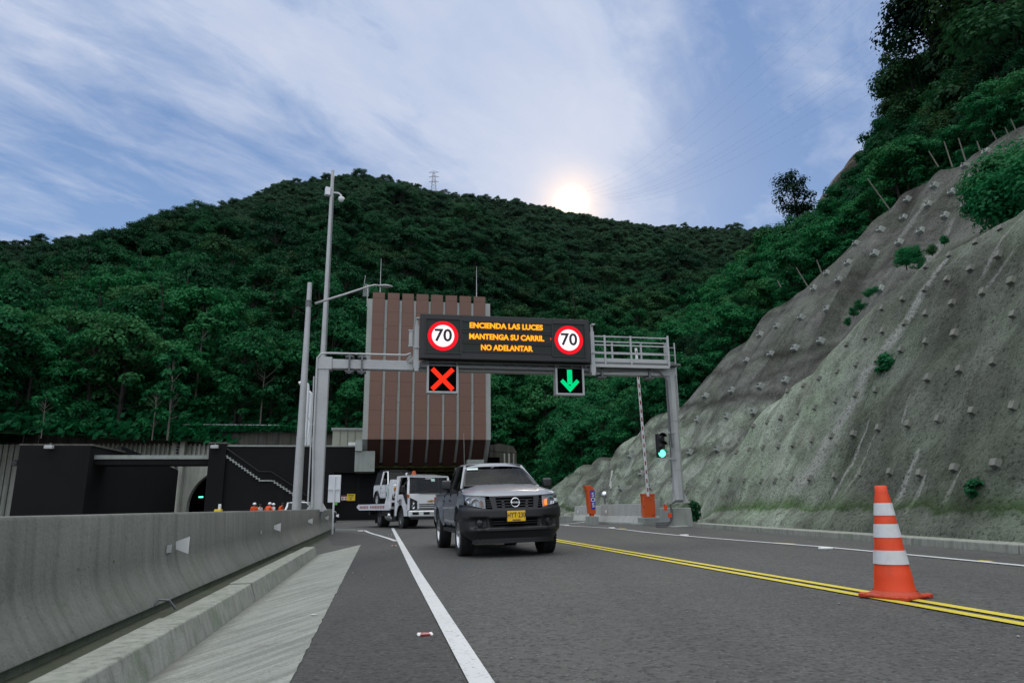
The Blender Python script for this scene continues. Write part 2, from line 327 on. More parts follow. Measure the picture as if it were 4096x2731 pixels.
def m_leaf(name, c1, c2, patch=.6, haze=True):
    t = NT(name)
    geo = t.n('ShaderNodeNewGeometry'); oi = t.n('ShaderNodeObjectInfo')
    pos = geo.outputs['Position']
    big = t.noise(pos, .03, 3, .6); isl = geo.outputs['Random Per Island']
    f = t.math('ADD', t.math('MULTIPLY', oi.outputs['Random'], .8), t.math('MULTIPLY', t.ramp(big, [(.36, 0.), (.64, 1.)]), patch*.7))
    dkp = t.ramp(t.noise(t.mapping(pos, (1, 1, 1), (40, 7, 3)), .018, 4, .6), [(.38, 0.), (.6, 1.)])
    f = t.math('ADD', f, t.math('MULTIPLY', isl, .22)); f = t.math('SUBTRACT', f, .1); f = t.math('MULTIPLY', f, t.math('MULTIPLY_ADD', dkp, .75, .35))
    col = t.mix(f, c1, c2)
    sel = t.ramp(oi.outputs['Random'], [(.8, 0.), (.9, .6)])
    col = t.mix(sel, col, (.05, .095, .03))
    # thin air between the ridge and the road: foliage far away is paler and greyer
    sy = t.n('ShaderNodeSeparateXYZ'); t.link(pos, sy.inputs[0])
    sz_ = t.n('ShaderNodeSeparateXYZ'); t.link(pos, sz_.inputs[0])
    if haze: # colour belts: bright scrub below, dark wood, haze painted into the wood near the ridge
        zn = t.math('ADD', sz_.outputs[2], t.math('MULTIPLY', t.math('SUBTRACT', t.noise(pos, .03, 4, .6), .5), 90.))
        col = t.mix(t.ramp(t.math('MULTIPLY', zn, 1/200.), [(.13, 0.), (.24, .5), (.4, .6), (.62, .05)]), col, (.0025, .02, .011))
        col = t.mix(t.ramp(t.math('MULTIPLY', zn, 1/200.), [(.32, 0.), (.65, .75)]), col, t.mix(t.math('MULTIPLY_ADD', isl, .4, t.math('MULTIPLY', oi.outputs['Random'], .7)), (.012, .042, .024), (.045, .10, .055)))
        col = t.mix(t.ramp(t.math('MULTIPLY', zn, 1/200.), [(.04, .6), (.22, 0.)]), col, t.mix(isl, (.008, .10, .035), (.02, .23, .075)))
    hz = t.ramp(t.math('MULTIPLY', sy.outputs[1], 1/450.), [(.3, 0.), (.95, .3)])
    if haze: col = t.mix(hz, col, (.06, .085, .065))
    b = t.n('ShaderNodeBsdfDiffuse'); t.link(col, b.inputs[0])
    tr = t.n('ShaderNodeBsdfTranslucent'); t.link(col, tr.inputs[0])
    gl = t.n('ShaderNodeBsdfGlossy'); gl.inputs[1].default_value = .5; gl.inputs[0].default_value = (.5, .6, .55, 1)
    mx = t.n('ShaderNodeMixShader'); mx.inputs[0].default_value = .35; t.link(b.outputs[0], mx.inputs[1]); t.link(tr.outputs[0], mx.inputs[2])
    m2 = t.n('ShaderNodeMixShader'); m2.inputs[0].default_value = .02; t.link(mx.outputs[0], m2.inputs[1]); t.link(gl.outputs[0], m2.inputs[2])
    t.link(m2.outputs[0], t.out.inputs[0]); return t.m
M['leaf'] = m_leaf('forest_leaves', (.003, .026, .011), (.019, .17, .048))
M['leaf_near'] = m_leaf('hillside_leaves', (.002, .014, .007), (.008, .085, .03), haze=False)
M['leaf_bright'] = m_leaf('shrub_leaves', (.005, .045, .018), (.013, .17, .055), haze=False)
M['bark'] = simple('pale_bark', (.17, .16, .135), .9, 0, .4, 2, .3)
M['bark_dark'] = simple('dark_bark', (.022, .02, .015), .9, 0, .4, 2, .3)
M['rock'] = m_conc('rock_face', (.07, .06, .05), .6, .3, .3, uv=False, dark=.4)

# ------------------------------------------------------------------ mesh tools
class MB:
    def __init__(s, mat=None):
        s.v = []; s.f = []; s.mi = []; s.uv = {}; s.x = mat or Matrix.Identity(4); s.cur = 0
    def add(s, vs, fs, uvs=None):
        o = len(s.v)
        s.v += [s.x @ V(p) for p in vs]
        for i, f in enumerate(fs):
            s.f.append([o+k for k in f]); s.mi.append(s.cur)
            if uvs: s.uv[len(s.f)-1] = [uvs[k] for k in f]
        return s
    def box(s, c, d, rot=None, bev=0.):
        hx, hy, hz = d[0]/2, d[1]/2, d[2]/2
        if bev:
            b = bev; pts = []
            # chamfered box
            for sx_ in (-1, 1):
                for sy_ in (-1, 1):
                    for sz_ in (-1, 1):
                        pts += [(sx_*hx, sy_*(hy-b), sz_*(hz-b)), (sx_*(hx-b), sy_*hy, sz_*(hz-b)), (sx_*(hx-b), sy_*(hy-b), sz_*hz)]
            bm = bmesh.new()
            for p in pts: bm.verts.new(p)
            bmesh.ops.convex_hull(bm, input=bm.verts)
            bm.verts.index_update()
            vs = [v.co.copy() for v in bm.verts]; fs = [[v.index for v in f.verts] for f in bm.faces]; bm.free()
        else:
            vs = [V((a*hx, b*hy, c_*hz)) for c_ in (-1, 1) for b in (-1, 1) for a in (-1, 1)]
            fs = [(0, 2, 3, 1), (4, 5, 7, 6), (0, 1, 5, 4), (2, 6, 7, 3), (0, 4, 6, 2), (1, 3, 7, 5)]
        R = rot or Matrix.Identity(3)
        return s.add([V(c)+R@V(p) for p in vs], fs)
    def span(s, a, b): # box between two corners
        a = V(a); b = V(b); return s.box((a+b)/2, [abs(q) for q in (b-a)])
    def tube(s, pts, r, n=8, cap=True):
        pts = [V(p) for p in pts]; rs = r if isinstance(r, (list, tuple)) else [r]*len(pts)
        vs = []; fs = []
        up = V((0, 0, 1))
        d0 = (pts[1]-pts[0]).normalized()
        if abs(d0.dot(up)) > .95: up = V((1, 0, 0))
        for i, p in enumerate(pts):
            d = (pts[min(i+1, len(pts)-1)]-pts[max(i-1, 0)]).normalized()
            a = d.cross(up).normalized(); b = a.cross(d)
            for k in range(n):
                t = 2*PI*k/n; vs.append(p+(a*math.cos(t)+b*math.sin(t))*rs[i])
        for i in range(len(pts)-1):
            for k in range(n):
                fs.append((i*n+k, i*n+(k+1) % n, (i+1)*n+(k+1) % n, (i+1)*n+k))
        if cap: fs += [list(range(n))[::-1], [(len(pts)-1)*n+k for k in range(n)]]
        return s.add(vs, fs)
    def bar(s, a, b, w, h=None, up=(0, 0, 1)): # rectangular bar
        a = V(a); b = V(b); d = (b-a); L = d.length; d.normalize(); up = V(up)
        if abs(d.dot(up)) > .98: up = V((0, 1, 0))
        x = d.cross(up).normalized(); z = x.cross(d)
        R = Matrix((x, d, z)).transposed()
        return s.box((a+b)/2, (w, L, h or w), R)
    def lathe(s, prof, c=(0, 0, 0), axis='z', n=24, a0=0, a1=2*PI):
        vs = []; fs = []; m = len(prof); full = abs(a1-a0-2*PI) < 1e-6; k_ = n if full else n+1
        for i in range(k_):
            t = a0+(a1-a0)*i/n
            for r, z in prof:
                p = (r*math.cos(t), r*math.sin(t), z)
                if axis == 'x': p = (z, r*math.cos(t), r*math.sin(t))
                if axis == 'y': p = (r*math.cos(t), z, r*math.sin(t))
                vs.append(V(c)+V(p))
        for i in range(n):
            j = (i+1) % k_
            for q in range(m-1): fs.append((i*m+q, j*m+q, j*m+q+1, i*m+q+1))
        return s.add(vs, fs)
    def prism(s, poly, d, thick): # poly in 3D, extruded along vector
        n = len(poly); e = V(d)*thick
        vs = [V(p) for p in poly]+[V(p)+e for p in poly]
        fs = [list(range(n)), list(range(2*n-1, n-1, -1))]+[(i, i+n, (i+1) % n+n, (i+1) % n) for i in range(n)]
        return s.add(vs, fs)
    def grid(s, nu, nv, fn, uvf=None):
        vs = [fn(i/nu, j/nv) for j in range(nv+1) for i in range(nu+1)]
        fs = [(j*(nu+1)+i, j*(nu+1)+i+1, (j+1)*(nu+1)+i+1, (j+1)*(nu+1)+i) for j in range(nv) for i in range(nu)]
        uv = None
        if uvf: uv = [uvf(i/nu, j/nv) for j in range(nv+1) for i in range(nu+1)]
        return s.add(vs, fs, uv)
    def build(s, name, mats, parent=None, smooth=False, fixn=True, bevel=0.):
        me = bpy.data.meshes.new(name); me.from_pydata([tuple(p) for p in s.v], [], s.f)
        if not isinstance(mats, (list, tuple)): mats = [mats]
        for m in mats: me.materials.append(M[m] if isinstance(m, str) else m)
        for p, i in zip(me.polygons, s.mi): p.material_index = i
        if s.uv:
            L = me.uv_layers.new(name='UVMap')
            for p in me.polygons:
                if p.index in s.uv:
                    for li, c in zip(p.loop_indices, s.uv[p.index]): L.data[li].uv = c
        if fixn:
            bm = bmesh.new(); bm.from_mesh(me); bmesh.ops.remove_doubles(bm, verts=bm.verts, dist=1e-5)
            bmesh.ops.recalc_face_normals(bm, faces=bm.faces); bm.to_mesh(me); bm.free()
        if smooth:
            for p in me.polygons: p.use_smooth = True
            if smooth is not True:
                me.set_sharp_from_angle(angle=math.radians(smooth))
        o = bpy.data.objects.new(name, me); COL.objects.link(o)
        if parent is not None: o.parent = parent
        if bevel:
            b = o.modifiers.new('edges', 'BEVEL'); b.width = bevel; b.segments = 2; b.limit_method = 'ANGLE'
        return o
def tag(o, label=None, cat=None, group=None, kind=None):
    if label: o['label'] = label
    if cat: o['category'] = cat
    if group: o['group'] = group
    if kind: o['kind'] = kind
    return o
def thing(name, label, cat, mat=None, group=None):
    o = bpy.data.objects.new(name, None); COL.objects.link(o)
    if mat is not None: o.matrix_world = mat
    o.empty_display_size = .3
    return tag(o, label, cat, group)
def frame(s, t, z, rot=0.): # local x = road right, y = up, z = toward the road user
    m = Matrix((RD, UP, -FD)).transposed().to_4x4(); m.translation = W(s, t, z)
    return m @ Matrix.Rotation(rot, 4, 'Y')
def at(p, rz=0.): m = Matrix.Rotation(rz, 4, 'Z'); m.translation = V(p); return m
def text(body, size, mat, parent, loc=(0, 0, 0), rot=(0, 0, 0), name='lettering', bold=0., wide=1., align='CENTER', space=1., extrude=.002):
    cu_ = bpy.data.curves.new(name, 'FONT'); cu_.body = body; cu_.size = size; cu_.align_x = align; cu_.align_y = 'CENTER'
    cu_.offset = bold; cu_.space_character = space; cu_.extrude = extrude; cu_.resolution_u = 3
    tmp = bpy.data.objects.new(name, cu_); COL.objects.link(tmp)
    dg = bpy.context.evaluated_depsgraph_get(); dg.update()
    me = bpy.data.meshes.new_from_object(tmp.evaluated_get(dg))
    bpy.data.objects.remove(tmp)
    for v in me.vertices: v.co.x *= wide
    me.materials.clear(); me.materials.append(M[mat])
    o = bpy.data.objects.new(name, me); COL.objects.link(o); o.parent = parent; o.location = loc; o.rotation_euler = rot
    return o
def copy_tree(o, parent=None):
    c = o.copy(); COL.objects.link(c)
    if parent is not None: c.parent = parent
    for ch in list(o.children): copy_tree(ch, c)
    return c
#SPLIT
# ------------------------------------------------------------------ ground, road, markings
def gz(p):
    s = p.x*RD.x+p.y*RD.y
    return zg(p.x) - .3*smooth(-2.6, -5., s)
mb = MB()
ss = [-900, -300, -90, -60, -40, -20, -10, -6, -5, -4.5, -4, -3.5, -3, -2.6, -1, 2, 6, 9, 12, 16, 24, 60, 300, 900]
tt = [-300, -60, -20, -5, 0, 5, 10, 15, 20, 30, 40, 50, 60, 70, 80, 100, 140, 300, 900]
vs = []
for t in tt:
    for s in ss:
        p = W(s, t); p.z = gz(p); vs.append(p)
n = len(ss)
mb.add(vs, [(j*n+i, j*n+i+1, (j+1)*n+i+1, (j+1)*n+i) for j in range(len(tt)-1) for i in range(n-1)])
tag(mb.build('ground', 'yard'), kind='structure')
def sheet(name, mat, left, right, lift, nu=6, kind='structure', uv=False):
    """strip between two lists of ground points"""
    mb = MB(); n = len(left); vs = []; fs = []; uvs = []
    acc = 0
    for i in range(n):
        if i: acc += (left[i]-left[i-1]).length
        for k in range(nu+1):
            p = left[i].lerp(right[i], k/nu); p.z = zg(p.x)+lift; vs.append(p)
            uvs.append((k/nu, acc))
    for i in range(n-1):
        for k in range(nu): fs.append((i*(nu+1)+k, i*(nu+1)+k+1, (i+1)*(nu+1)+k+1, (i+1)*(nu+1)+k))
    mb.add(vs, fs, uvs if uv else None)
    o = mb.build(name, mat); return tag(o, kind=kind) if kind else o
def W2(s, t): p = W(s, t); p.z = zg(p.x); return p
ts = [-12, -4, 0, 3, 6, 9, 12, 15, 18, 21, 24, 27, 30, 33, 36, 40, 45, 50, 55, 59.9]
sheet('road', 'asphalt', [W2(-1.9 if t < 31 else lerp(-1.9, -5.5, smooth(31, 38, t)), t) for t in ts], [W2(interp([(-12, 7.6), (8.7, 9.12), (22.3, 10.7), (28, 11.5), (45, 15), (60, 15)], t), t) for t in ts], .012, 14)
# darker shoulder patch between gutter and edge line
pl = [G(1160, 2728)+V((.0, 0, 0)), G(1300, 2450), G(1445, 2185), G(1275, 2224), G(1356, 2122)]
sheet('shoulder', 'asphalt2', [W2(-.42, -3), W2(-.42, 6), W2(-.42, 12), W2(-.42, 18.4), W2(-1.15, 15.2+3.6), W2(-1.75, 26), W2(-1.75, 31)], [W2(.44, -3), W2(.46, 6), W2(.48, 12), W2(.5, 18.4), W2(.45, 18.9), W2(-.4, 25.2), W2(-.9, 27.5)], .017, 6)
def stripe(name, pts, w, mat, lift=.022, label=None):
    L = []; R = []
    for i, p in enumerate(pts):
        d = (pts[min(i+1, len(pts)-1)]-pts[max(i-1, 0)]); d.z = 0; d.normalize(); n_ = V((d.y, -d.x, 0))
        ww = w[i] if isinstance(w, list) else w
        L.append(p-n_*ww/2); R.append(p+n_*ww/2)
    return sheet(name, mat, L, R, lift, 1)
def line(a, b, n=8): return [a.lerp(b, i/n) for i in range(n+1)]
stripe('edge_line', line(W2(.53, -6), G(1668, 2300), 6)+line(G(1668, 2300), G(1570, 2113), 8)[1:], .125, 'mark_white')
cv = [(1584, 2167), (1552, 2155), (1520, 2145), (1495, 2138), (1473, 2130), (1458, 2123)]
stripe('branch_line', [G(*p) for p in cv], .13, 'mark_white', .026)
stripe('far_edge_line', [G(*p) for p in ((1456, 2121.5), (1400, 2119.5), (1330, 2118.5))], .12, 'mark_white', .022)
stripe('far_lane_line', [G(*p) for p in ((1370, 2092), (1440, 2090), (1500, 2089))], .15, 'mark_white', .022)
for k, (s0) in enumerate((4.27, 4.47)):
    stripe('centre_line', [W2(s0-.02, t) for t in (-8, 0, 4, 8, 12, 16, 20, 26, 32)]+[W2(s0+.1, 40), W2(s0+.4, 50)], .105, 'mark_yellow')
rl = [(4300, 2293), (4096, 2268), (3700, 2229), (3300, 2191), (2850, 2155), (2700, 2142), (2581, 2130), (2520, 2122), (2447, 2114), (2370, 2109), (2299, 2105), (2220, 2099.5), (2150, 2095)]
stripe('right_edge_line', [G(*p) for p in rl], .12, 'mark_white')
stripe('gore_line', [G(*p) for p in ((2236, 2099), (2300, 2093.5), (2350, 2088), (2388, 2082.5))], .13, 'mark_white', .026)
for a, b in (((3090, 2173), (3180, 2178)), ((3915, 2246), (3970, 2250)), ((2478, 2112.5), (2505, 2115))):
    p0, p1 = G(*a), G(*b); stripe('yellow_survey_mark', line(p0, p1, 1), .09, 'mark_yellow', .02)
# worn paint traces beside the edge line
for a, b in (((1245, 2470), (1262, 2472)),):
    stripe('paint_trace', line(G(*a), G(*b), 2), .035, 'mark_white', .03)
# gutter with broom-marked concrete
gt_ = [k/240 for k in range(241)]
sheet('gutter', 'gutter', [W2(-1.17, lerp(-5, 14.8, k)) for k in gt_], [W2(-.42+.013*(noise.noise(V((lerp(-5, 18.3, k)*7, 0, 0)))+.6*noise.noise(V((lerp(-5, 18.3, k)*2.3, 4, 0)))), lerp(-5, 18.3, k)) for k in gt_], .021, 8, uv=True)
# kerb against the gutter
mb = MB()
for i, (t0, t1) in enumerate([(-5, -1.2), (-1.2, 2.1), (2.1, 5.3), (5.3, 7.6), (7.6, 10.2), (10.2, 12.6), (12.6, 14.8)]):
    j = random.uniform(-.012, .012); g = .006
    mb.prism([W2(-1.17+j, t0+g), W2(-1.23+j, t0+g)+UP*(.19+j), W2(-1.45, t0+g)+UP*(.19+j), W2(-1.46, t0+g)], (W2(-1.17+j, t1-g)-W2(-1.17+j, t0+g)), 1.)
o = mb.build('kerb', 'kerb', bevel=.01); tag(o, kind='structure')
# shelf between kerb and barrier, darker than both, moss mottled
mb = MB()
mb.prism([W2(-1.44, -5), W2(-1.44, -5)+UP*.115, W2(-1.9, -5)+UP*.115, W2(-1.9, -5)], W2(-1.44, 14.7)-W2(-1.44, -5), 1.)
mb.prism([W2(-1.66, 14.9), W2(-1.68, 14.9)+UP*.03, W2(-1.9, 14.9)+UP*.03, W2(-1.9, 14.9)], W2(-1.66, 26)-W2(-1.66, 14.9), 1.)
tag(mb.build('barrier_footing', 'groove'), kind='structure')
# right hand kerb
def kerb_r(t): return interp([(-8, 7.75), (8.7, 9.12), (22.3, 10.62), (25, 10.9)], t)
mb = MB(); t = -8
while t < 22.5:
    t1 = min(t+2.4, 22.6); s0, s1 = kerb_r(t), kerb_r(t1)
    mb.prism([W2(s0, t+.01), W2(s0+.02, t+.01)+UP*.14, W2(s0+.34, t+.01)+UP*.15, W2(s0+.34, t+.01)], W2(s1, t1-.01)-W2(s0, t+.01), 1.); t = t1
tag(mb.build('right_kerb', 'kerb', bevel=.015), kind='structure')

# ------------------------------------------------------------------ cut slopes in sprayed concrete
def cut_slope(name, b0, b1, ang, sil, ub, nv, rough, mat, label, seed, skirt, matname='shot'):
    d = (b1-b0); d.z = 0; L = d.length; d.normalize(); out = V((-d.y, d.x, 0))
    if out.x < 0: out = -out
    up = UP*math.sin(ang)+out*math.cos(ang); nrm = d.cross(up).normalized()
    if nrm.dot(out) > 0: nrm = -nrm
    B = []
    for px, py in sil:
        r = ray(px/K_, py/K_); B.append(EYE+r*((b0-EYE).dot(nrm)/r.dot(nrm)))
    # resample silhouette
    pts = []
    for i in range(len(B)-1):
        m = max(1, int((B[i+1]-B[i]).length/.35))
        for k in range(m): pts.append((B[i].lerp(B[i+1], k/m), i+k/m))
    pts.append((B[-1], len(B)-1))
    ncol = len(pts); vs = []; uvs = []; fs = []
    def disp(p, w=1.):
        q = p*rough[1]+V((seed, 0, 0))
        f = noise.fractal(q, 1., 2., 4)*rough[0]
        # run-off flutes following the fall line
        a = (p-b0).dot(d)
        f += rough[2]*noise.noise(V((a*.8, (p-b0).dot(up)*.06, seed)))
        return f*w
    extra = skirt
    for i, (tp, idx) in enumerate(pts):
        k = int(min(idx, len(ub)-1.001)); u = lerp(ub[k], ub[k+1], idx-k)
        bp = b0+d*u; bp.z = zg(bp.x)
        ln = (tp-bp).length
        # smooth wobble of crest
        for j in range(nv+1):
            v = j/nv; p = bp.lerp(tp, v)
            h = v*ln
            w = smooth(0, .08, v)
            q = p+nrm*disp(p, w)
            q += nrm*(.32*max(0, 1-h/1.1)**2)+nrm*(-.55*max(0, v-.86)**2/.02*.35)
            if j == 0: q = bp+nrm*.36; q.z = zg(bp.x)-.12
            vs.append(q); uvs.append(((p-b0).dot(d), h))
        for dx, dz in extra:
            q = tp+out*dx+UP*dz - nrm*.05+d*(-dx*.15); q += nrm*disp(q*1.3, .5)-nrm*.35
            vs.append(q); uvs.append(((tp-b0).dot(d), ln+dx))
    m = nv+1+len(extra)
    for i in range(ncol-1):
        for j in range(m-1): fs.append((i*m+j, (i+1)*m+j, (i+1)*m+j+1, i*m+j+1))
    mb = MB(); mb.add(vs, fs, uvs)
    root = thing(name, label, 'cut slope')
    o = mb.build('sprayed_concrete_face', mat, root, smooth=True, fixn=False)
    bm = bmesh.new(); bm.from_mesh(o.data); bmesh.ops.recalc_face_normals(bm, faces=bm.faces)
    from mathutils.bvhtree import BVHTree
    bvh = BVHTree.FromBMesh(bm)
    bm.to_mesh(o.data); bm.free()
    return root, bvh, nrm, d, up, B, [p for p, _ in pts]
K_ = 2352/4096
near_sil = [(1605, 1203), (1607, 1165), (1615, 1120), (1640, 1080), (1668, 1040), (1700, 1000), (1740, 952), (1780, 905), (1850, 850), (1900, 795), (1950, 740), (2015, 675), (2080, 628), (2140, 592), (2200, 560), (2280, 510), (2352, 462), (2480, 380), (2650, 300), (2900, 200), (3300, 120)]
near_ub = [0, .05, .15, .4, .7, 1.1, 1.6, 2.2, 3.2, 4.2, 5.2, 6.5, 7.8, 9., 10.2, 11.8, 13.2, 15.6, 18, 21, 26]
near, bvh_n, nn, dn, un, Bn, crest_n = cut_slope('rock_cut_slope', G(1605/K_, 1203/K_)+RD*.25, G(2352/K_, 1268/K_)+RD*.35, math.radians(60), near_sil, near_ub, 60, (.2, .4, .24), 'shot1',
    'nearer grey green sprayed concrete slope studded with square anchor blocks, beside the road at right', 3.3, [(.5, .0), (1.4, .15), (3.2, .1), (7, -1.5)])
far_sil = [(1262, 1128), (1290, 1100), (1330, 1072), (1400, 1038), (1440, 1005), (1480, 970), (1520, 945), (1560, 930), (1590, 897), (1620, 860), (1690, 790), (1760, 720), (1800, 685), (1850, 650), (1905, 600), (1960, 540), (2040, 470), (2120, 410), (2175, 385), (2230, 350), (2352, 290), (2480, 210), (2650, 130), (2850, 60)]
far_ub = [-1, -.5, 0, 3, 5, 7, 9, 11, 12, 13, 15, 17, 18.5, 20, 21.5, 23, 25, 27, 28.5, 30, 32, 34, 36, 38]
far, bvh_f, nf, df, uf, Bf, crest_f = cut_slope('rock_cut_slope', G(1264/K_, 1187/K_), G(1620/K_, 1200/K_)+V((1.5, 1.5, 0)), math.radians(52), far_sil, far_ub, 56, (.22, .22, .5), 'shot2',
    'taller farther grey brown sprayed concrete slope rising behind the gantry', 9.1, [(.7, .05), (1.8, .3), (4, .8), (8, 1.5)])
# anchor blocks
def anchor(root, bvh, px, py, size, nr, up_, dd, plate):
    d = ray(px, py).normalized(); hit = bvh.ray_cast(EYE, d, 200)
    if hit[0] is None: return
    p = hit[0]
    # block: a truncated pyramid standing on the face, its outer face nearly vertical
    n2 = (nr*.85+V((-RD.x, -RD.y, 0))*.25+V((0, 0, .05))).normalized(); a = dd.normalized(); b = n2.cross(a).normalized()
    if b.z < 0: b = -b
    a = a*size/2*random.uniform(.88, 1.12); b = b*size/2*random.uniform(.88, 1.12); dp = size*.55
    th = random.uniform(-.12, .12); a, b = a*math.cos(th)+b*math.sin(th), b*math.cos(th)-a*math.sin(th)
    mb = MB(); lo = p-n2*.18; hi = p+n2*dp
    q = [lo-a*1.15-b*1.15, lo+a*1.15-b*1.15, lo+a*1.15+b*1.15, lo-a*1.15+b*1.15, hi-a*.85-b*.9, hi+a*.85-b*.9, hi+a*.85+b*.75, hi-a*.85+b*.75]
    mb.add(q, [(3, 2, 1, 0), (4, 5, 6, 7), (0, 1, 5, 4), (1, 2, 6, 5), (2, 3, 7, 6), (3, 0, 4, 7)])
    o = mb.build('anchor_block', 'conc' if plate else 'block', root)
    if plate:
        m2 = MB(); c = hi+n2*.01; k = .38
        m2.add([c-a*k-b*k, c+a*k-b*k, c+a*k+b*k, c-a*k+b*k, c-a*k-b*k+n2*.03, c+a*k-b*k+n2*.03, c+a*k+b*k+n2*.03, c-a*k+b*k+n2*.03], [(3, 2, 1, 0), (4, 5, 6, 7), (0, 1, 5, 4), (1, 2, 6, 5), (2, 3, 7, 6), (3, 0, 4, 7)])
        m2.tube([c, c+n2*.12], .03, 6); m2.build('anchor_plate', 'galv_dark', o)
z6 = lambda l: [(2700+x/1.2063, 1200+y/1.2063) for x, y in l]
z5 = lambda l: [(2700+x/1.2063, y/1.2063) for x, y in l]
z4 = lambda l: [(2200+x/1.845, 1300+y/1.845) for x, y in l]
near_pts = z6([(213, 872), (272, 862), (338, 870), (422, 875), (488, 870), (572, 862), (658, 860), (779, 847), (905, 836), (1047, 828), (1192, 835), (1357, 810), (1556, 788),
 (302, 735), (362, 722), (430, 710), (503, 706), (575, 698), (668, 676), (762, 657), (868, 645), (990, 616), (1135, 596), (1281, 573), (1445, 535), (1644, 511),
 (382, 607), (450, 590), (515, 568), (600, 542), (682, 517), (782, 486), (877, 457), (977, 435), (1229, 375), (1382, 334), (1546, 297),
 (549, 438), (625, 412), (700, 378), (790, 346), (880, 312), (980, 290), (1097, 240), (1220, 200), (1356, 160), (1642, 70),
 (751, 250), (834, 215), (926, 181), (1009, 150), (1115, 113), (1219, 64), (1344, 15), (1007, 38)]) + \
 z5([(1494, 1410), (1632, 1356), (1106, 1442), (1213, 1396), (1321, 1347), (1433, 1296), (1569, 1230), (1119, 1328), (1219, 1285), (1333, 1230), (1461, 1167), (1580, 1102)]) + [(4250, 1560), (4260, 1820), (4270, 1130), (4280, 1360)]
far_pts = z5([(612, 1532), (740, 1493), (674, 1393), (794, 1352), (737, 1320), (839, 1270), (965, 1225), (876, 1177), (994, 1110), (1107, 1053), (1086, 1172), (1190, 1117), (1228, 990), (1308, 1042), (1125, 965), (1255, 898), (1340, 930), (1404, 803), (1443, 850), (1408, 990), (1506, 737), (996, 1397)]) + \
 z6([(497, 127), (414, 168), (466, 262), (583, 233), (707, 198), (350, 292), (540, 388), (416, 416), (281, 437), (150, 462), (115, 577), (258, 562), (387, 542), (78, 735), (212, 720), (37, 905)]) + z4([(600, 960), (530, 1203), (755, 1197), (685, 1095)])
for p in near_pts: anchor(near, bvh_n, *p, .175, nn, un, dn, False)
for p in far_pts: anchor(far, bvh_f, *p, .34, nf, uf, df, True)
# old drain pipes on the far face
for x0, y0, x1, y1 in ((468, 1080, 448, 1200), (462, 1085, 455, 1215)):
    a = z4([(x0, y0)])[0]; b = z4([(x1, y1)])[0]
    h1 = bvh_f.ray_cast(EYE, ray(*a).normalized(), 200)[0]; h2 = bvh_f.ray_cast(EYE, ray(*b).normalized(), 200)[0]
    if h1 and h2: m2 = MB(); m2.tube([h1+nf*.08, h2+nf*.08], .07, 8); m2.build('drain_pipe', 'conc', far)

# ------------------------------------------------------------------ mountain and hillside
ridge = [(-700, 600), (-300, 560), (0, 545), (130, 545), (300, 530), (400, 503), (560, 455), (640, 417), (720, 408), (830, 402), (960, 420), (1000, 443), (1100, 448), (1180, 452), (1260, 474), (1310, 485), (1355, 490), (1400, 500), (1500, 515), (1600, 515), (1700, 520), (1800, 525), (2400, 560), (3000, 600)]
def az_of(px, py): r = ray(px/K_, py/K_); return math.atan2(r.x, r.y), math.atan2(r.z, math.hypot(r.x, r.y))
RT = [az_of(x, y) for x, y in ridge]
def ridge_el(az): return interp(RT, az)
def mount_pt(az, q): # q 0 foot .. 1 ridge .. >1 behind
    r0 = interp([(-.75, 84), (-.35, 90), (-.2, 92), (0, 96), (.3, 110), (.6, 130)], az)
    r1 = interp([(-.8, 330), (-.45, 350), (-.13, 430), (.1, 420), (.3, 460), (.6, 480)], az)
    el = ridge_el(az)
    zr = H+math.tan(el)*r1-7.
    z0 = interp([(-.75, 8.6), (-.25, 8.8), (-.12, 6), (0, 2.), (.6, 1.)], az)
    if q <= 1:
        r = lerp(r0, r1, q)
        z = lerp(z0, zr, (q**.92)); z += 9*noise.fractal(V((az*6, q*3.2, 2.2)), 1., 2., 4)*math.sin(PI*clamp(q))
        # hollows and spurs running down the fall line
        z += 11*noise.noise(V((az*9+q*.8, q*.7, 7.)))*math.sin(PI*clamp(q))
    else:
        r = r1+(q-1)*500; z = zr-(q-1)*190
    return V((math.sin(az)*r, math.cos(az)*r, z))
mb = MB()
mb.grid(150, 90, lambda u, v: mount_pt(lerp(-1.0, .9, u), v*1.5))
tag(mb.build('mountain', 'soil', smooth=True), kind='structure')
# terrace of soil between the old wall and the foot of the mountain
# nearer hillside above the far cut slope
hs_edge = crest_f
Rd = [(1262, 1010, 120), (1330, 930, 120), (1450, 860, 122), (1520, 790, 124), (1600, 700, 124), (1680, 640, 124), (1770, 580, 124), (1850, 545, 120), (1930, 490, 112), (2010, 380, 104), (2060, 250, 96), (2120, 110, 90), (2220, -40, 84), (2400, -190, 80), (2650, -330, 76), (2950, -450, 70)]
Rp = []
for x, y, dd_ in Rd:
    r = ray(x/K_, y/K_); r = r/math.hypot(r.x, r.y); Rp.append(EYE+r*dd_-UP*10.5)
def poly_at(pl, f):
    x = f*(len(pl)-1); i = min(int(x), len(pl)-2); return pl[i].lerp(pl[i+1], x-i)
# match edge parameter with ridge parameter through the silhouette index
def hill_pt(u, v):
    e = poly_at(crest_f, u); r = poly_at(Rp, u)
    inn = V((-nf.x, -nf.y, 0)).normalized()
    e2 = e+inn*1.0-UP*.6
    if v <= 1:
        p = e2.lerp(r, v); k = math.sin(PI*v)
        p.z += 3.*noise.fractal(p*.05, 1., 2., 4)*k+1.5*k
        return p
    return r+(r-V((0, 0, r.z))).normalized()*(v-1)*160-UP*(v-1)*60
mb = MB(); mb.grid(90, 50, lambda u, v: hill_pt(u, v*1.5))
o = tag(mb.build('hillside', 'soil', smooth=True), kind='structure')
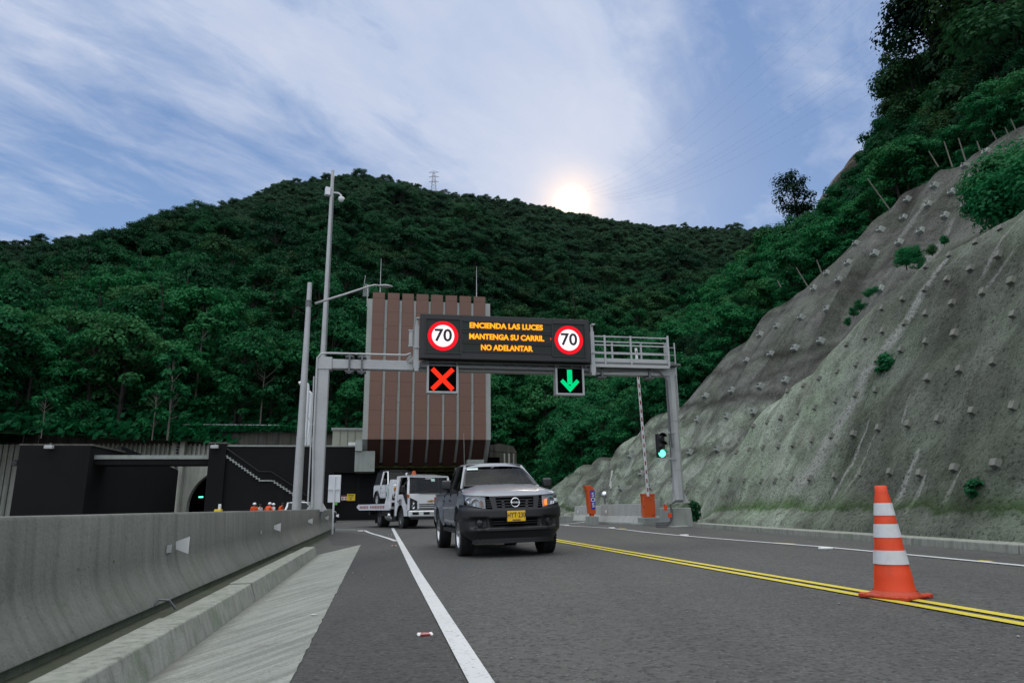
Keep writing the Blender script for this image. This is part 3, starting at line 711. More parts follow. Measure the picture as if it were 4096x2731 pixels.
# bare rock shoulder on the skyline
mb = MB()
c0 = [(1885, 505), (1890, 480), (1902, 440), (1925, 412), (1950, 385), (1972, 372), (1995, 380), (2010, 430), (2000, 500)]
def rk(i, j):
    x = lerp(1880, 2015, i); top = interp([(1880, 500), (1892, 470), (1902, 438), (1930, 408), (1955, 382), (1975, 362), (2015, 352)], x)
    y = lerp(560, top, min(1, j*1.25)); D = 108+max(0, j*1.25-1)*40
    r = ray(x/K_, y/K_); r = r/math.hypot(r.x, r.y); p = EYE+r*D
    return p+V((noise.noise(p*.3), noise.noise(p*.3+V((9, 0, 0))), noise.noise(p*.35+V((0, 9, 0)))))*1.6
mb.grid(26, 26, rk); o = mb.build('rock_outcrop', 'rock', smooth=50); tag(o, 'bare brown rock outcrop on the skyline above the farther concrete slope', 'rock')
# ------------------------------------------------------------------ concrete barrier on the left
def bs(t): return -1.72-.04*smooth(12, 30, t)
tsb = [-6+k*.5 for k in range(74)]
prof = [(.03, -.05, 0), (.015, .165, 0), (-.012, .17, 1), (-.01, .18, 1), (.045, .255, 1), (.10, .345, 1), (.135, .42, 1), (.152, .5, 1), (.175, .83, 1), (.187, .848, 1), (.205, .852, 1), (.36, .852, 1), (.38, .84, 1), (.39, .6, 1), (.43, .36, 1), (.56, .14, 1), (.56, -.3, 1)]
root = thing('concrete_barrier', 'long grey concrete safety barrier with a flared foot, running along the left of the road', 'barrier')
vs = []; uvs = []; acc = [0]
for (a, b) in zip(prof, prof[1:]): acc.append(acc[-1]+math.hypot(b[0]-a[0], b[1]-a[1]))
for i, t in enumerate(tsb):
    wob = .006*noise.noise(V((t*.7, 3, 0)))
    for (o_, z, m), l in zip(prof, acc):
        p = W(bs(t)-o_+wob, t); p.z = zg(p.x)*(1-clamp(z/.85)) + z + .004*noise.noise(V((t*.5, 9, z))); vs.append(p); uvs.append((t, l))
n = len(prof); mb = MB(); fs = []
for i in range(len(tsb)-1):
    for j in range(n-1): fs.append((i*n+j, (i+1)*n+j, (i+1)*n+j+1, i*n+j+1))
foot = [f for k, f in enumerate(fs) if k % (n-1) < 1]; rest = [f for k, f in enumerate(fs) if k % (n-1) >= 1]
mb.add(vs, rest, uvs); mb.add(vs, [tuple(range(n)), tuple(range((len(tsb)-1)*n, len(tsb)*n))[::-1]], uvs)
o = mb.build('barrier_wall', 'barrier', root, smooth=40)
mb = MB(); mb.add(vs, foot, uvs); mb.build('barrier_base', 'barrier_foot', root)
def barrier_face(px, py):
    # sight line meets the upper face of the barrier
    d = ray(px, py); lo, hi = .5, 60.
    f = lambda k: (EYE+d*k).dot(RD)-(bs((EYE+d*k).dot(FD))-.162)
    for _ in range(50):
        m_ = (lo+hi)/2
        if f(m_) > 0: lo = m_
        else: hi = m_
    return EYE+d*lo
zb = lambda x, y: (x/1.4507, 1650+y/1.4507)
for (x0, x1, y0, y1) in ((1017, 1070, 727, 810), (1588, 1612, 643, 686), (1787, 1803, 614, 643), (1886, 1898, 600, 621), (1950, 1958, 588, 606)):
    ym = (y0+y1)/2; a = barrier_face(*zb(x0, ym)); hgt = min((y1-y0)/1.4507/2731*(a-EYE).length*1.0, .17)
    a_ = a; b_ = a+FD*0  # trapezoid plate stands out from the wall, narrow edge toward the road user
    d = ray(*zb(x1, ym)); c = FD*.02+RD*.11
    mb = MB(); zc = a.z
    L0 = a+RD*.0-FD*.0; 
    L0 = barrier_face(*zb(x0, ym)); R0 = L0+RD*.125-FD*.02
    # wide edge away from the wall
    for k in (0, 1): pass
    hw = hgt/2; hn = hw*.42
    mb.prism([L0-UP*hn, R0-UP*hw, R0+UP*hw, L0+UP*hn], FD, .012)
    mb.build('reflector', 'white_matte', root)
for (x0, x1, y0, y1) in ((948, 990, 771, 808), (1500, 1518, 684, 702)):
    p = barrier_face(*zb((x0+x1)/2, (y0+y1)/2)); mb = MB(); h_ = (y1-y0)/1.4507/2731*(p-EYE).length/2
    q = p+RD*.014
    mb.prism([q-FD*.07-UP*h_, q+FD*.07-UP*h_, q+FD*.07+UP*h_, q-FD*.07+UP*h_], RD, .006); mb.build('patch_plate', 'galv', root)
# bolt sockets
for x, y in ((653, 858), (443, 905)):
    p = barrier_face(*zb(x, y)); mb = MB(); mb.x = Matrix.Translation(p+RD*.012)
    mb.lathe([(.0, .004), (.009, .004), (.012, 0.)], axis='x', n=10); mb.build('bolt_socket', 'barrier_foot', root)
# bent bit of rebar at the foot
mb = MB(); p = W(-1.735, 6.1, .13); mb.tube([p, p+RD*.05+UP*.06+FD*.03, p+RD*.12+UP*.05+FD*.06, p+RD*.17-UP*.02+FD*.08], .011, 6)
tag(mb.build('bent_rebar', 'galv_dark'), 'short bent steel rod sticking out at the foot of the long concrete barrier', 'rod')

# ------------------------------------------------------------------ road studs
for (px, py, col) in ((2447, 2110.5, 'white_matte'), (2265, 2100.5, 'white_matte'), (2736, 2140, 'white_matte'), (3302, 2192, 'white_matte'), (1441, 2123, 'white_matte')):
    p = G(px, py, .03); mb = MB(at(p, ra)); mb.box((0, 0, 0), (.22, .12, .04), bev=.012)
    o = mb.build('road_stud', col); tag(o, 'small white road stud on the painted edge line', 'road stud', 'white road studs')
for i, (px, py) in enumerate(((1700, 2536), (1576, 2181.5), (1560, 2138))):
    p = G(px, py, .022); t_ = thing('road_stud', ['red and white road stud nearest the camera, left of the white edge line', 'red road stud beside the fork of the white lines', 'farthest red road stud, between the forking white lines'][i], 'road stud', at(p, ra), 'red road studs')
    mb = MB(); mb.box((0, 0, .001), (.11, .08, .016), bev=.006); mb.build('stud_body', 'white_matte', t_)
    mb = MB(); mb.box((0, -.037, .003), (.07, .012, .012)); mb.build('red_lens', 'red', t_)
    mb = MB(); mb.box((0, 0.0, .0095), (.06, .03, .004)); mb.build('red_lens', 'red', t_)
# pebbles and scraps on the shoulder
for i in range(26):
    s, t_ = random.uniform(-.35, 5.5), random.uniform(3.4, 12); p = W2(s, t_)+UP*.02; r = random.uniform(.006, .014)
    bm = bmesh.new(); bmesh.ops.create_icosphere(bm, subdivisions=1, radius=r)
    for v in bm.verts: v.co *= random.uniform(.7, 1.2); v.co.z *= .6
    me = bpy.data.meshes.new('pebble'); bm.to_mesh(me); bm.free(); me.materials.append(M['kerb'])
    o = bpy.data.objects.new('pebble', me); COL.objects.link(o); o.location = p
    tag(o, 'tiny pale pebble lying on the asphalt', 'pebble', 'pebbles on the road')

# ------------------------------------------------------------------ traffic cone
cp = G(3583, 2390, .012)
c = thing('traffic_cone', 'orange traffic cone with three white bands on the double yellow line', 'traffic cone', at(cp, math.radians(33)))
CH = .95; r0 = .168; r1 = .048
def cr_(z): return lerp(r0, r1, (z-.05)/(CH-.05))
mb = MB(); mb.box((0, 0, .022), (.41, .41, .036), bev=.012)
for sx_ in (-1, 1):
    for sy_ in (-1, 1): mb.box((sx_*.18, sy_*.18, .022), (.07, .07, .043), bev=.01)
mb.lathe([(.2, .036), (.188, .05), (.175, .065)], n=40)
mb.build('base', simple('scuffed_orange_rubber', (.5, .045, .01), .55, 0, .25, 12, .15, dirt=((.05, .02, .015), .6)), c, bevel=.006)
mb = MB(); zs = [.055+(CH-.055)*k/16 for k in range(17)]
mb.lathe([(cr_(z)+.003*math.sin(z*40), z) for z in zs]+[(r1-.004, CH+.004), (r1-.014, CH), (r1-.018, CH-.2)], n=40); mb.build('cone_body', 'orange_cone', c, smooth=50)
for z0, z1 in ((.285, .4), (.508, .622), (.695, .802)):
    mb = MB(); mb.lathe([(cr_(lerp(z0, z1, k/4))+.006, lerp(z0, z1, k/4)) for k in range(5)], n=40); mb.build('reflective_band', 'cone_white', c, smooth=True)

# ------------------------------------------------------------------ walls of the portal
TW = 60.
def wb(s0, s1, z0, z1, t, thick, name, mat, parent=None, extra=None, bevel=0.):
    mb = MB(frame(0, t, 0)); mb.span((s0, z0, 0), (s1, z1, -thick))
    if extra: extra(mb)
    return mb.build(name, mat, parent, bevel=bevel)
z8 = lambda x, y: (x/1.68, 1700+y/1.68)
def s8(x, y, t=TW): return ST(*z8(x, y), t)
ztop = s8(1900, 143)[1]
# left black panel
s0, z0 = s8(104, 340); s1, _ = s8(585, 340)
lp = thing('retaining_wall', 'square black painted wall block at the far left behind the barrier', 'wall')
zt = s8(300, 136)[1]
wb(s0, s1, -.8, zt, TW, 7, 'wall', 'blackwall', lp)
wb(s0-.1, s1+.12, zt, zt+.14, TW+.1, 7.2, 'coping', 'old_conc_dark', lp)
fl = thing('floodlight', 'grey floodlight box on top of the far left black wall block', 'floodlight', frame(s8(343, 150)[0], TW-.35, s8(343, 150)[1]))
mb = MB(); mb.box((0, 0, 0), (.62, .26, .34), bev=.03); mb.build('housing', 'galv', fl)
mb = MB(); mb.box((0, .2, -.2), (.08, .3, .08)); mb.build('bracket', 'galv_dark', fl)
fl = thing('floodlight', 'grey floodlight box on the black pier beside the concrete staircase', 'floodlight', frame(s8(1449, 148)[0], TW-.35, s8(1449, 148)[1]))
mb = MB(); mb.box((0, 0, 0), (.6, .26, .34), bev=.03); mb.build('housing', 'galv', fl)
mb = MB(); mb.box((0, .2, -.2), (.08, .3, .08)); mb.build('bracket', 'galv_dark', fl)
# bridge slab between the blocks
br = thing('footbridge', 'flat concrete footbridge slab spanning between the black wall blocks', 'bridge')
a0, _ = s8(585, 200); a1, _ = s8(1402, 200); zb0 = s8(1000, 265, TW+1)[1]; zb1 = s8(1000, 228, TW+1)[1]; zb2 = s8(1000, 201, TW+1)[1]
wb(a0, a1, zb0, zb1, TW+1, 2.6, 'beam', 'blackwall', br)
wb(a0, a1, zb1+.003, zb2, TW+.92, 2.8, 'parapet', 'conc', br)
# inner wall of the old portal approach
iw = thing('retaining_wall', 'dark inner wall seen under the concrete footbridge', 'wall')
mb = MB(); pA = W(a0+.1, TW+6.8); pB = PT(*z8(1163, 560), 86); pB.z = 0
hA = zb0+.4; zB = PT(*z8(1163, 300), 86).z
mb.prism([pA-UP*1, pB-UP*1, V((pB.x, pB.y, zB)), V((pA.x, pA.y, hA+1.6))], FD, .6); mb.build('wall', 'blackwall', iw)
# old weathered concrete wall behind with fins
fw = thing('old_retaining_wall', 'long weathered concrete wall with vertical fins under the forest edge', 'wall')
TF = 88.
fa = s8(-500, 300, TF)[0]; fb = s8(2300, 300, TF)[0]; zf = 9.9
mb = MB(frame(0, TF, 0)); mb.span((fa, -1, 0), (s8(1246, 300, TF)[0], zf, -1.2))
# facade over the arch: polygon strip with an arched hole
x0 = s8(1246, 300, TF)[0]; xc = s8(1560, 560, TF)[0]; R_ = xc-s8(1255, 520, TF)[0]; x1 = s8(2300, 300, TF)[0]
zc = s8(1500, 548, TF)[1]; N = 40
top = zf
xs_ = [xc-R_*math.cos(PI*k/N) for k in range(N+1)]; zs_ = [zc+R_*.92*math.sin(PI*k/N) for k in range(N+1)]
for k in range(N):
    mb.add([(xs_[k], zs_[k], 0), (xs_[k+1], zs_[k+1], 0), (xs_[k+1], top, 0), (xs_[k], top, 0)], [(0, 1, 2, 3)])
    mb.add([(xs_[k], zs_[k], 0), (xs_[k+1], zs_[k+1], 0), (xs_[k+1], zs_[k+1], -1.2), (xs_[k], zs_[k], -1.2)], [(0, 1, 2, 3)])
mb.span((x0, -1, 0), (xs_[0], top, -1.2)); mb.span((xs_[-1], -1, 0), (x1+6, top, -1.2))
mb.build('wall', 'old_conc', fw, fixn=False)
mb = MB(frame(0, TF-.05, 0)); mb.span((fa, zf-1.5, 0), (x1, zf+.15, -1.5)); mb.build('stained_cap', 'old_conc_dark', fw)
mb = MB(frame(0, TF-.3, 0)); zlo = s8(1000, 200, TF)[1]-.8
x = s8(660, 170, TF)[0]
while x < s8(1405, 170, TF)[0]:
    if not (s8(1165, 170, TF)[0] < x < s8(1245, 170, TF)[0]): mb.span((x, zlo, 0), (x+.22, zf-1.3, -.3))
    x += .5
mb.build('fins', 'old_conc', fw)
mb = MB(frame(0, TF-.9, 0)); mb.span((s8(1152, 300, TF)[0], -1, 0), (s8(1185, 300, TF)[0], zf-1.2, -.9)); mb.span((s8(1212, 300, TF)[0], -1, .3), (s8(1244, 300, TF)[0], zf-.6, -.9)); mb.build('buttress', 'old_conc', fw)
mb = MB(frame(0, TF-1.1, 0))
for k in range(26): mb.span((s8(1190, 300, TF)[0], k*.33, 0), (s8(1208, 300, TF)[0], k*.33+.1, .05))
mb.build('ladder', 'galv_dark', fw)
wl = s8(-40, 300, TF-2)[0]; wr = s8(118, 300, TF-2)[0]
for k in range(4):
    a_ = lerp(wl, wr, k/4); mb = MB(frame(0, TF-2, 0)); mb.span((a_, -1, 0), (a_+(wr-wl)/4-.12, zf-1.6, -1.9)); mb.build('buttress', 'old_conc', fw)
# dark tunnel behind the arch
tn = thing('old_tunnel', 'dark arched tunnel mouth in the old concrete wall left of the black pier', 'tunnel')
mb = MB(frame(0, TF+1.2, 0))
for k in range(N): mb.add([(xs_[k], zs_[k], 0), (xs_[k+1], zs_[k+1], 0), (xs_[k+1], zs_[k+1], -14), (xs_[k], zs_[k], -14)], [(0, 1, 2, 3)])
mb.add([(xs_[0], -2, -14), (xs_[-1], -2, -14), (xs_[-1], zc+R_, -14), (xs_[0], zc+R_, -14)], [(0, 1, 2, 3)])
mb.span((xs_[0]-.1, -1, 0), (xs_[0], zc, -14)); mb.build('lining', 'void', tn, fixn=False)
sx, sz = s8(1350, 482, TF+4); mb = MB(frame(sx, TF+4, sz)); mb.box((0, 0, 0), (.5, .16, .08)); mb.build('tunnel_lamp', 'green_lamp', tn)
# guard rail on the old wall
gr = thing('guard_rail', 'thin grey guard rail along the top of the weathered concrete wall', 'guard rail')
mb = MB(frame(0, TF-.2, 0)); g0 = s8(620, 95, TF)[0]; g1 = s8(1875, 95, TF)[0]
for zz in (.55, 1.0): mb.bar((g0, zf+zz, 0), (g1, zf+zz, 0), .09)
mb.build('rail', 'galv', gr)
mb = MB(frame(0, TF-.2, 0)); x = g0
while x < g1: mb.bar((x, zf, 0), (x, zf+1, 0), .07); x += 2.1
mb.build('posts', 'galv_dark', gr)
for k, xx in enumerate((158, 262)):
    sx, _ = s8(xx, 90, TF-1); mb = MB(frame(sx, TF-1, 0)); mb.tube([(0, zf-2, 0), (0, zf+.9, 0)], .04, 6)
    tag(mb.build('thin_mast', 'galv'), 'thin vertical rod on the weathered wall at far left', 'rod', 'thin rods on the old wall')
sx, sz = s8(100, 252, TF-2.3); fl = thing('floodlight', 'small round lamp on the leftmost weathered concrete pillar', 'lamp', frame(sx, TF-2.3, sz))
mb = MB(); mb.lathe([(.0, .2), (.3, .2), (.34, 0), (.2, -.1)], axis='z', n=14); mb.build('housing', 'galv_dark', fl)
# pier and main black wall with staircase
mw = thing('portal_wall', 'broad black painted portal wall with a stair line and a doorway, right of the black pier', 'wall')
p0 = s8(1390, 340)[0]; p1, _ = s8(1505, 340); dl = s8(2236, 400)[0]; wr_ = s8(2560, 400)[0]
mb = MB(frame(0, TW, 0)); mb.span((p0, -.8, 0), (p1, ztop+.2, -7)); mb.build('pier', 'blackwall', mw)
wb(p0-.05, p1+.05, ztop+.2, ztop+.34, TW-.06, 7.2, 'pier_coping', 'old_conc_dark', mw)
zdoor = s8(2290, 318)[1]
mb = MB(frame(0, TW+.25, 0)); mb.span((p1, -.8, 0), (dl, ztop, -5)); mb.span((dl, zdoor, 0), (wr_, ztop, -5))
mb.build('wall', 'blackwall', mw)
mb = MB(frame(0, TW+.17, 0)); mb.span((p1+.01, ztop+.003, 0), (wr_, ztop+.13, -5)); mb.build('coping', 'conc', mw)
mb = MB(frame(0, TW+.85, 0)); mb.span((dl-.01, -.8, 0), (wr_+3, zdoor+.2, -.3))
for k in range(9): mb.span((dl, .2+k*.45, .02), (wr_+3, .23+k*.45, 0))
mb.build('roller_door', 'blackwall', mw)
# staircase nosing
pts = [(1505, 205), (1740, 372), (1822, 374), (1965, 468), (2080, 548)]
mb = MB(frame(0, TW+.12, 0)); mk = MB(frame(0, TW+.14, 0)); k_ = 0
for (xa, ya), (xb, yb) in zip(pts, pts[1:]):
    A_, B_ = s8(xa, ya), s8(xb, yb)
    if abs(ya-yb) < 8: mb.span((A_[0], A_[1]-.05, 0), (B_[0], A_[1]+.05, -.1)); continue
    nst = max(2, round(abs(A_[1]-B_[1])/.17)); dx = (B_[0]-A_[0])/nst; dz = (B_[1]-A_[1])/nst
    for k in range(nst):
        x, z = A_[0]+dx*k, A_[1]+dz*k
        mb.span((x, z-.045, 0), (x+dx+.045, z+.045, -.1)); mb.span((x+dx-.045, z+dz-.045, .003), (x+dx+.045, z+.04, -.1))
mb.build('stair_nosing', 'rib_conc', mw)
# shadow line of a stair rail, put in as a black tube
mb = MB(frame(0, TW+.1, 0)); hp = [s8(x, y-62) for x, y in pts]
mb.tube([(a, b, .0) for a, b in hp], .05, 6); mb.build('handrail_shadow', 'black', mw)
# safety signs on the roller door
sx, sz = ST(1393, 1984, TW+.7); s2 = thing('warning_sign', 'small red and white notice on the roller door, left of the yellow one', 'sign', frame(ST(1377, 1991, TW+.7)[0], TW+.7, ST(1377, 1991, TW+.7)[1]))
mb = MB(); mb.box((0, 0, 0), (.48, .4, .02)); mb.build('panel', 'white_matte', s2)
mb = MB(); mb.box((0, .15, .015), (.46, .09, .01)); mb.box((0, -.17, .015), (.46, .04, .01)); mb.lathe([(.0, 0.02), (.07, .02), (.07, 0)], (-.12, -.02, 0), n=14); mb.lathe([(.0, 0.02), (.07, .02), (.07, 0)], (.12, -.02, 0), n=14); mb.build('red_marks', 'red', s2)
sx, sz = ST(1404, 1988, TW+.7); s2 = thing('warning_sign', 'small yellow notice with dark lettering on the roller door', 'sign', frame(sx, TW+.7, sz))
mb = MB(); mb.box((0, 0, 0), (.68, .56, .02)); mb.build('panel', 'yellow_sign', s2)
mb = MB(); mb.box((0, .18, .014), (.5, .05, .006)); mb.box((0, .05, .014), (.38, .045, .006)); mb.build('text_lines', 'black', s2)
text('01', .2, 'black', s2, (0, -.13, .015), bold=.006)
sx, sz = ST(1342, 2013, TW+.2); mb = MB(frame(sx, TW+.2, sz)); mb.box((0, 0, 0), (.3, .24, .03)); tag(mb.build('exit_sign', simple('green_sign', (.12, .5, .05), .5)), 'tiny green sign on the black wall behind the white road sign', 'sign')
# beige cabin on the wall
cb = thing('cabin', 'small flat roofed beige cabin on top of the black portal wall', 'cabin')
c0_, c1_ = ST(1330, 1750, TW+2)[0], ST(1450, 1750, TW+2)[0]; zc0 = ztop+.1; zc1 = ST(1380, 1720, TW+2)[1]
wb(c0_, c1_, zc0, zc1, TW+2, 4, 'wall', 'beige', cb); wb(c0_-.12, c1_, zc1+.003, zc1+.2, TW+1.85, 4.3, 'roof', 'conc', cb)
mb = MB(frame(0, TW+1.97, 0))
for k in range(1, 4): mb.span((lerp(c0_, c1_, k/4)-.015, zc0, 0), (lerp(c0_, c1_, k/4)+.015, zc1, .02))
mb.build('panel_joints', 'old_conc_dark', cb)
wb(ST(1393, 1780, TW+1.6)[0], c1_, ztop+.14, ST(1393, 1768, TW+1.6)[1], TW+1.6, .3, 'white_cabinet', 'white_matte', cb)
# white vent pipes with hooded tops
for k, (px, pyt, hk) in enumerate(((1232, 1530, -1), (1246, 1566, -1))):
    t_ = TW+2+k*.9; sx, sz = ST(px, pyt, t_); vp = thing('vent_pipe', ['taller', 'shorter'][k]+' white vent pipe with a hooked top beside the gantry column', 'vent pipe', frame(sx, t_, ztop))
    h_ = sz-ztop; mb = MB(); mb.tube([(0, 0, 0), (0, h_*.5, 0), (0, h_-.5, 0), (-.06, h_-.2, 0), (-.25, h_-.02, 0), (-.5, h_, 0), (-.75, h_-.1, 0)], .17, 12); mb.build('pipe', 'white_paint', vp, smooth=50)
    mb = MB(); mb.lathe([(.17, 0), (.2, 0), (.2, .1), (.17, .1)], (0, 0, 0), 'y', 12); mb.x = Matrix.Translation((0, h_*.55, 0)); mb.lathe([(.17, 0), (.2, 0), (.2, .1), (.17, .1)], (0, 0, 0), 'y', 12); mb.build('collar', 'white_paint', vp)
    mb = MB(); mb.tube([(.1, h_*.5, .15), (.3, h_*.42, .15), (.5, h_*.4, .15)], .03, 6); mb.bar((.17, 0, 0), (.4, h_*.35, 0), .05); mb.build('brace', 'galv', vp)

# ------------------------------------------------------------------ ventilation building
z3 = lambda x, y: (1250+x/1.4933, 1050+y/1.4933)
TB = 57.
vb = thing('ventilation_building', 'tall building clad in brown panels between pale concrete ribs above the tunnel mouth', 'building')
strips = [(360, 432), (450, 520), (537, 605), (622, 693), (709, 779), (796, 863), (880, 947), (964, 1032)]
sl = ST(*z3(330, 190), TB)[0]; sr = ST(*z3(1061, 215), TB)[0]
sts = [(ST(*z3(a, 210), TB)[0], ST(*z3(b, 210), TB)[0]) for a, b in strips]
zk = 6.3; zt_ = 18.81; zr_ = 18.2; z_lo = 4.55; back = 2.3
mb = MB(frame(0, TB, 0)); mb.span((sl, zk, -.25), (sr, zr_, -10))
mb.prism([(sl, zk, -.25), (sl, z_lo, -back), (sl, z_lo, -10), (sl, zk, -10)], (1, 0, 0), sr-sl)
mb.build('core', 'rib_conc', vb)
for a, b in sts:
    mb = MB(frame(0, TB, 0)); z = zk; row = 0
    while z < zt_-.05:
        z1 = min(z+1.2, zt_); mb.span((a, z+.006, 0), (b, z1-.006, -.22)); z = z1
    mb.build('cladding_strip', 'clad', vb)
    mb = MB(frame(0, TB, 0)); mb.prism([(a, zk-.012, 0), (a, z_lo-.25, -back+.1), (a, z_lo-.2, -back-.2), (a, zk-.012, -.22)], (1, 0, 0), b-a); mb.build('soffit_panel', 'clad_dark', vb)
edges = [(sl, sts[0][0])]+[(sts[i][1], sts[i+1][0]) for i in range(7)]+[(sts[-1][1], sr)]
for i, (a, b) in enumerate(edges):
    mb = MB(frame(0, TB, 0)); w = .0
    z = zk; 
    while z < zr_: z1 = min(z+3.1, zr_); mb.span((a+.02, z+.01, -.1), (b-.02, z1-.01, -.3)); z = z1
    if i in (0, 8): mb.span((a, zk, -.05), (b, zr_+.02, -10.02))
    mb.prism([(a+.02, zk, -.1), (a+.02, z_lo, -back+.15), (a+.02, z_lo, -back-.2), (a+.02, zk, -.3)], (1, 0, 0), b-a-.04)
    mb.build('concrete_rib', 'rib_conc', vb)
# beam ends carrying the building
for a, b, zz0, zz1 in ((sl-.55, sl+1.05, 3.75, 5.4), (sr-1.9, sr-.5, 3.95, 4.7)):
    mb = MB(frame(0, TB+.6, 0)); mb.span((a, zz0, 0), (b, zz1, -8)); mb.build('support_beam', 'conc', vb)
mb = MB(frame(0, TB+.6, 0)); mb.span((sl-.55, 5.4, .2), (sl+.02, 6.28, -8)); mb.build('support_beam', 'rib_conc', vb)
# yellow green steel under the soffit
mb = MB(frame(0, TB+2.6, 0))
for k in range(3): mb.span((sl+1, 4.15-k*.25, -k*1.6), (sr-1.6, 4.4-k*.25, -k*1.6-.2))
for k in range(9): x = lerp(sl+1.2, sr-2, k/8); mb.bar((x, 4.5, .1), (x+.8, 3.7, -3), .16)
mb.build('soffit_beams', 'olive', vb)
# tunnel mouth below
tm = thing('tunnel_mouth', 'dark tunnel mouth under the brown clad building', 'tunnel')
mb = MB(frame(0, TB+5.5, 0)); mb.span((sl-1, -.8, -8), (sr+3.2, 4.6, -8.4)); mb.span((sl-1.2, -.8, 0), (sl-1, 4.6, -8)); mb.span((sr-.9, -.8, 4.2), (sr-.6, 4.1, -8)); mb.span((sr-.6, -.8, -2.2), (sr+3.2, 3.2, -2.6)); mb.span((sl-1.2, 4.2, 0), (sr-.6, 4.4, -8.4)); mb.build('lining', 'void', tm)
# antennas on top
an = thing('antenna_mast', 'thin whip antenna on the left part of the brown building roof', 'antenna', frame(ST(*z3(405, 140), TB+1)[0], TB+1, zr_)); mb = MB(); mb.tube([(0, 0, 0), (0, 2.1, 0), (0, 4.05, 0)], [.05, .035, .018], 6); mb.build('rod', 'galv', an)
an = thing('antenna_mast', 'thin whip antenna on the right part of the brown building roof', 'antenna', frame(ST(*z3(980, 180), TB+1)[0], TB+1, zr_)); mb = MB(); mb.tube([(0, 0, 0), (0, 2.1, 0), (0, 3.75, 0)], [.05, .035, .018], 6); mb.build('rod', 'galv', an)
an = thing('dipole_antenna', 'looped dipole antenna at the top left corner of the brown building', 'antenna', frame(ST(*z3(322, 160), TB+.4)[0], TB+.4, zr_))
mb = MB(); mb.tube([(.1, -.6, 0), (.1, 1.4, 0)], .035, 6)
for k in (0, 1, 2): mb.tube([(-.25+k*.16, .3, 0), (-.25+k*.16, 1.3, 0), (-.17+k*.16, 1.38, 0), (-.12+k*.16, 1.3, 0), (-.12+k*.16, .35, 0)], .022, 5)
mb.tube([(.1, 1.3, 0), (-.2, 1.5, 0), (-.12, 2.2, 0)], .025, 5); mb.build('dipole_loops', 'galv', an)
# stained wall to the right of the tunnel
rw_ = thing('old_retaining_wall', 'short stained concrete wall between the brown building and the green hillside', 'wall')
a_, _ = ST(1958, 1800, 62); b_, _ = ST(2066, 1800, 62); ztw = ST(2000, 1780, 62)[1]
mb = MB(frame(0, 62, 0)); mb.span((a_, -.5, 0), (b_, ztw-.5, -1)); mb.prism([(a_, ztw-.5, .05), (b_, ztw-.7, .05), (b_-.3, ztw-.1, .05), (a_+1, ztw+.15, .05), (a_, ztw, .05)], (0, 0, -1), 1.); mb.build('wall', 'old_conc_dark', rw_)
mb = MB(frame(0, 61.9, 0)); x = a_+1.3
while x < b_: mb.span((x, .5, 0), (x+.13, ztw-.75, -.15)); x += .42
mb.build('fins', 'old_conc', rw_)
mb = MB(frame(0, 61.8, 0)); mb.span((a_-.2, ztw-2.1, 0), (a_+.9, ztw-1.1, -.2)); mb.build('dark_opening', 'void', rw_)

# ------------------------------------------------------------------ gantry
TG = 24.2
ga = thing('sign_gantry', 'galvanised steel sign gantry spanning the road', 'gantry')
sL = -2.04; sR = 10.83
mb = MB(frame(0, TG, 0)); mb.span((sL-.19, .7, .17), (sL+.19, 5.59, -.17)); mb.build('column', 'galv', ga, bevel=.03)
mb = MB(frame(0, TG, 0)); mb.span((sL-.215, 5.56, .2), (sL+.28, 6.0, -.2)); mb.build('corner_joint', 'galv', ga, bevel=.02)
mb = MB(frame(0, TG, 0)); mb.box((sL, .8, 0), (.5, .05, .5)); mb.prism([(sL-.19, .82, .17), (sL-.33, .82, .17), (sL-.19, 1.05, .17)], (0, 0, -1), .34); mb.prism([(sL+.19, .82, .17), (sL+.33, .82, .17), (sL+.19, 1.05, .17)], (0, 0, -1), .34)
mb.build('base_plate', 'galv', ga)
mb = MB(frame(0, TG, 0)); mb.x = frame(sR, TG, 0)
mb.lathe([(.2, .95), (.2, 5.62)], axis='y', n=8, a0=PI/8, a1=2*PI+PI/8); mb.build('column', 'galv', ga)
mb = MB(frame(sR, TG, 0)); mb.box((0, .93, 0), (.62, .05, .55)); mb.prism([(-.19, .95, .1), (-.3, .95, .1), (-.19, 1.3, .1)], (0, 0, -1), .02); mb.prism([(.19, .95, .1), (.33, .95, .1), (.19, 1.3, .1)], (0, 0, -1), .02)
for z in (2.1, 3.9): mb.lathe([(.2, z), (.215, z), (.215, z+.02), (.2, z+.02)], axis='y', n=8, a0=PI/8, a1=2*PI+PI/8)
mb.build('base_plate', 'galv', ga)
mb = MB(frame(0, TG, 0)); mb.span((sL+.27, 5.6, .16), (sR+.16, 5.94, -.16)); mb.build('cross_beam', 'galv', ga, bevel=.02)
z9 = lambda x, y: (1100+x/3.135, 1100+y/3.135)
for x in (935, 1090):
    sx, _ = ST(*z9(x, 1150), TG); mb = MB(frame(sx, TG, 0)); mb.span((-.03, 5.5, .24), (.03, 6.08, -.24)); 
    for zz in (5.52, 6.03): mb.box((0, zz, 0), (.3, .035, .44)); mb.prism([(-.15, zz, .2), (0, zz+(.1 if zz > 5.8 else -.1), .2), (.15, zz, .2)], (0, 0, -1), .03)
    for zz in (5.65, 5.77, 5.89): mb.box((0, zz, .25), (.035, .035, .03))
    mb.build('clamp', 'galv_dark', ga)
for px in (2402, 2590):
    sx, _ = ST(px, 1500, TG); mb = MB(frame(sx, TG, 0)); mb.span((-.04, 5.5, .24), (.04, 6.05, -.24)); mb.box((0, 5.5, 0), (.34, .035, .44)); mb.box((0, 6.03, 0), (.34, .035, .44)); mb.build('clamp', 'galv_dark', ga)
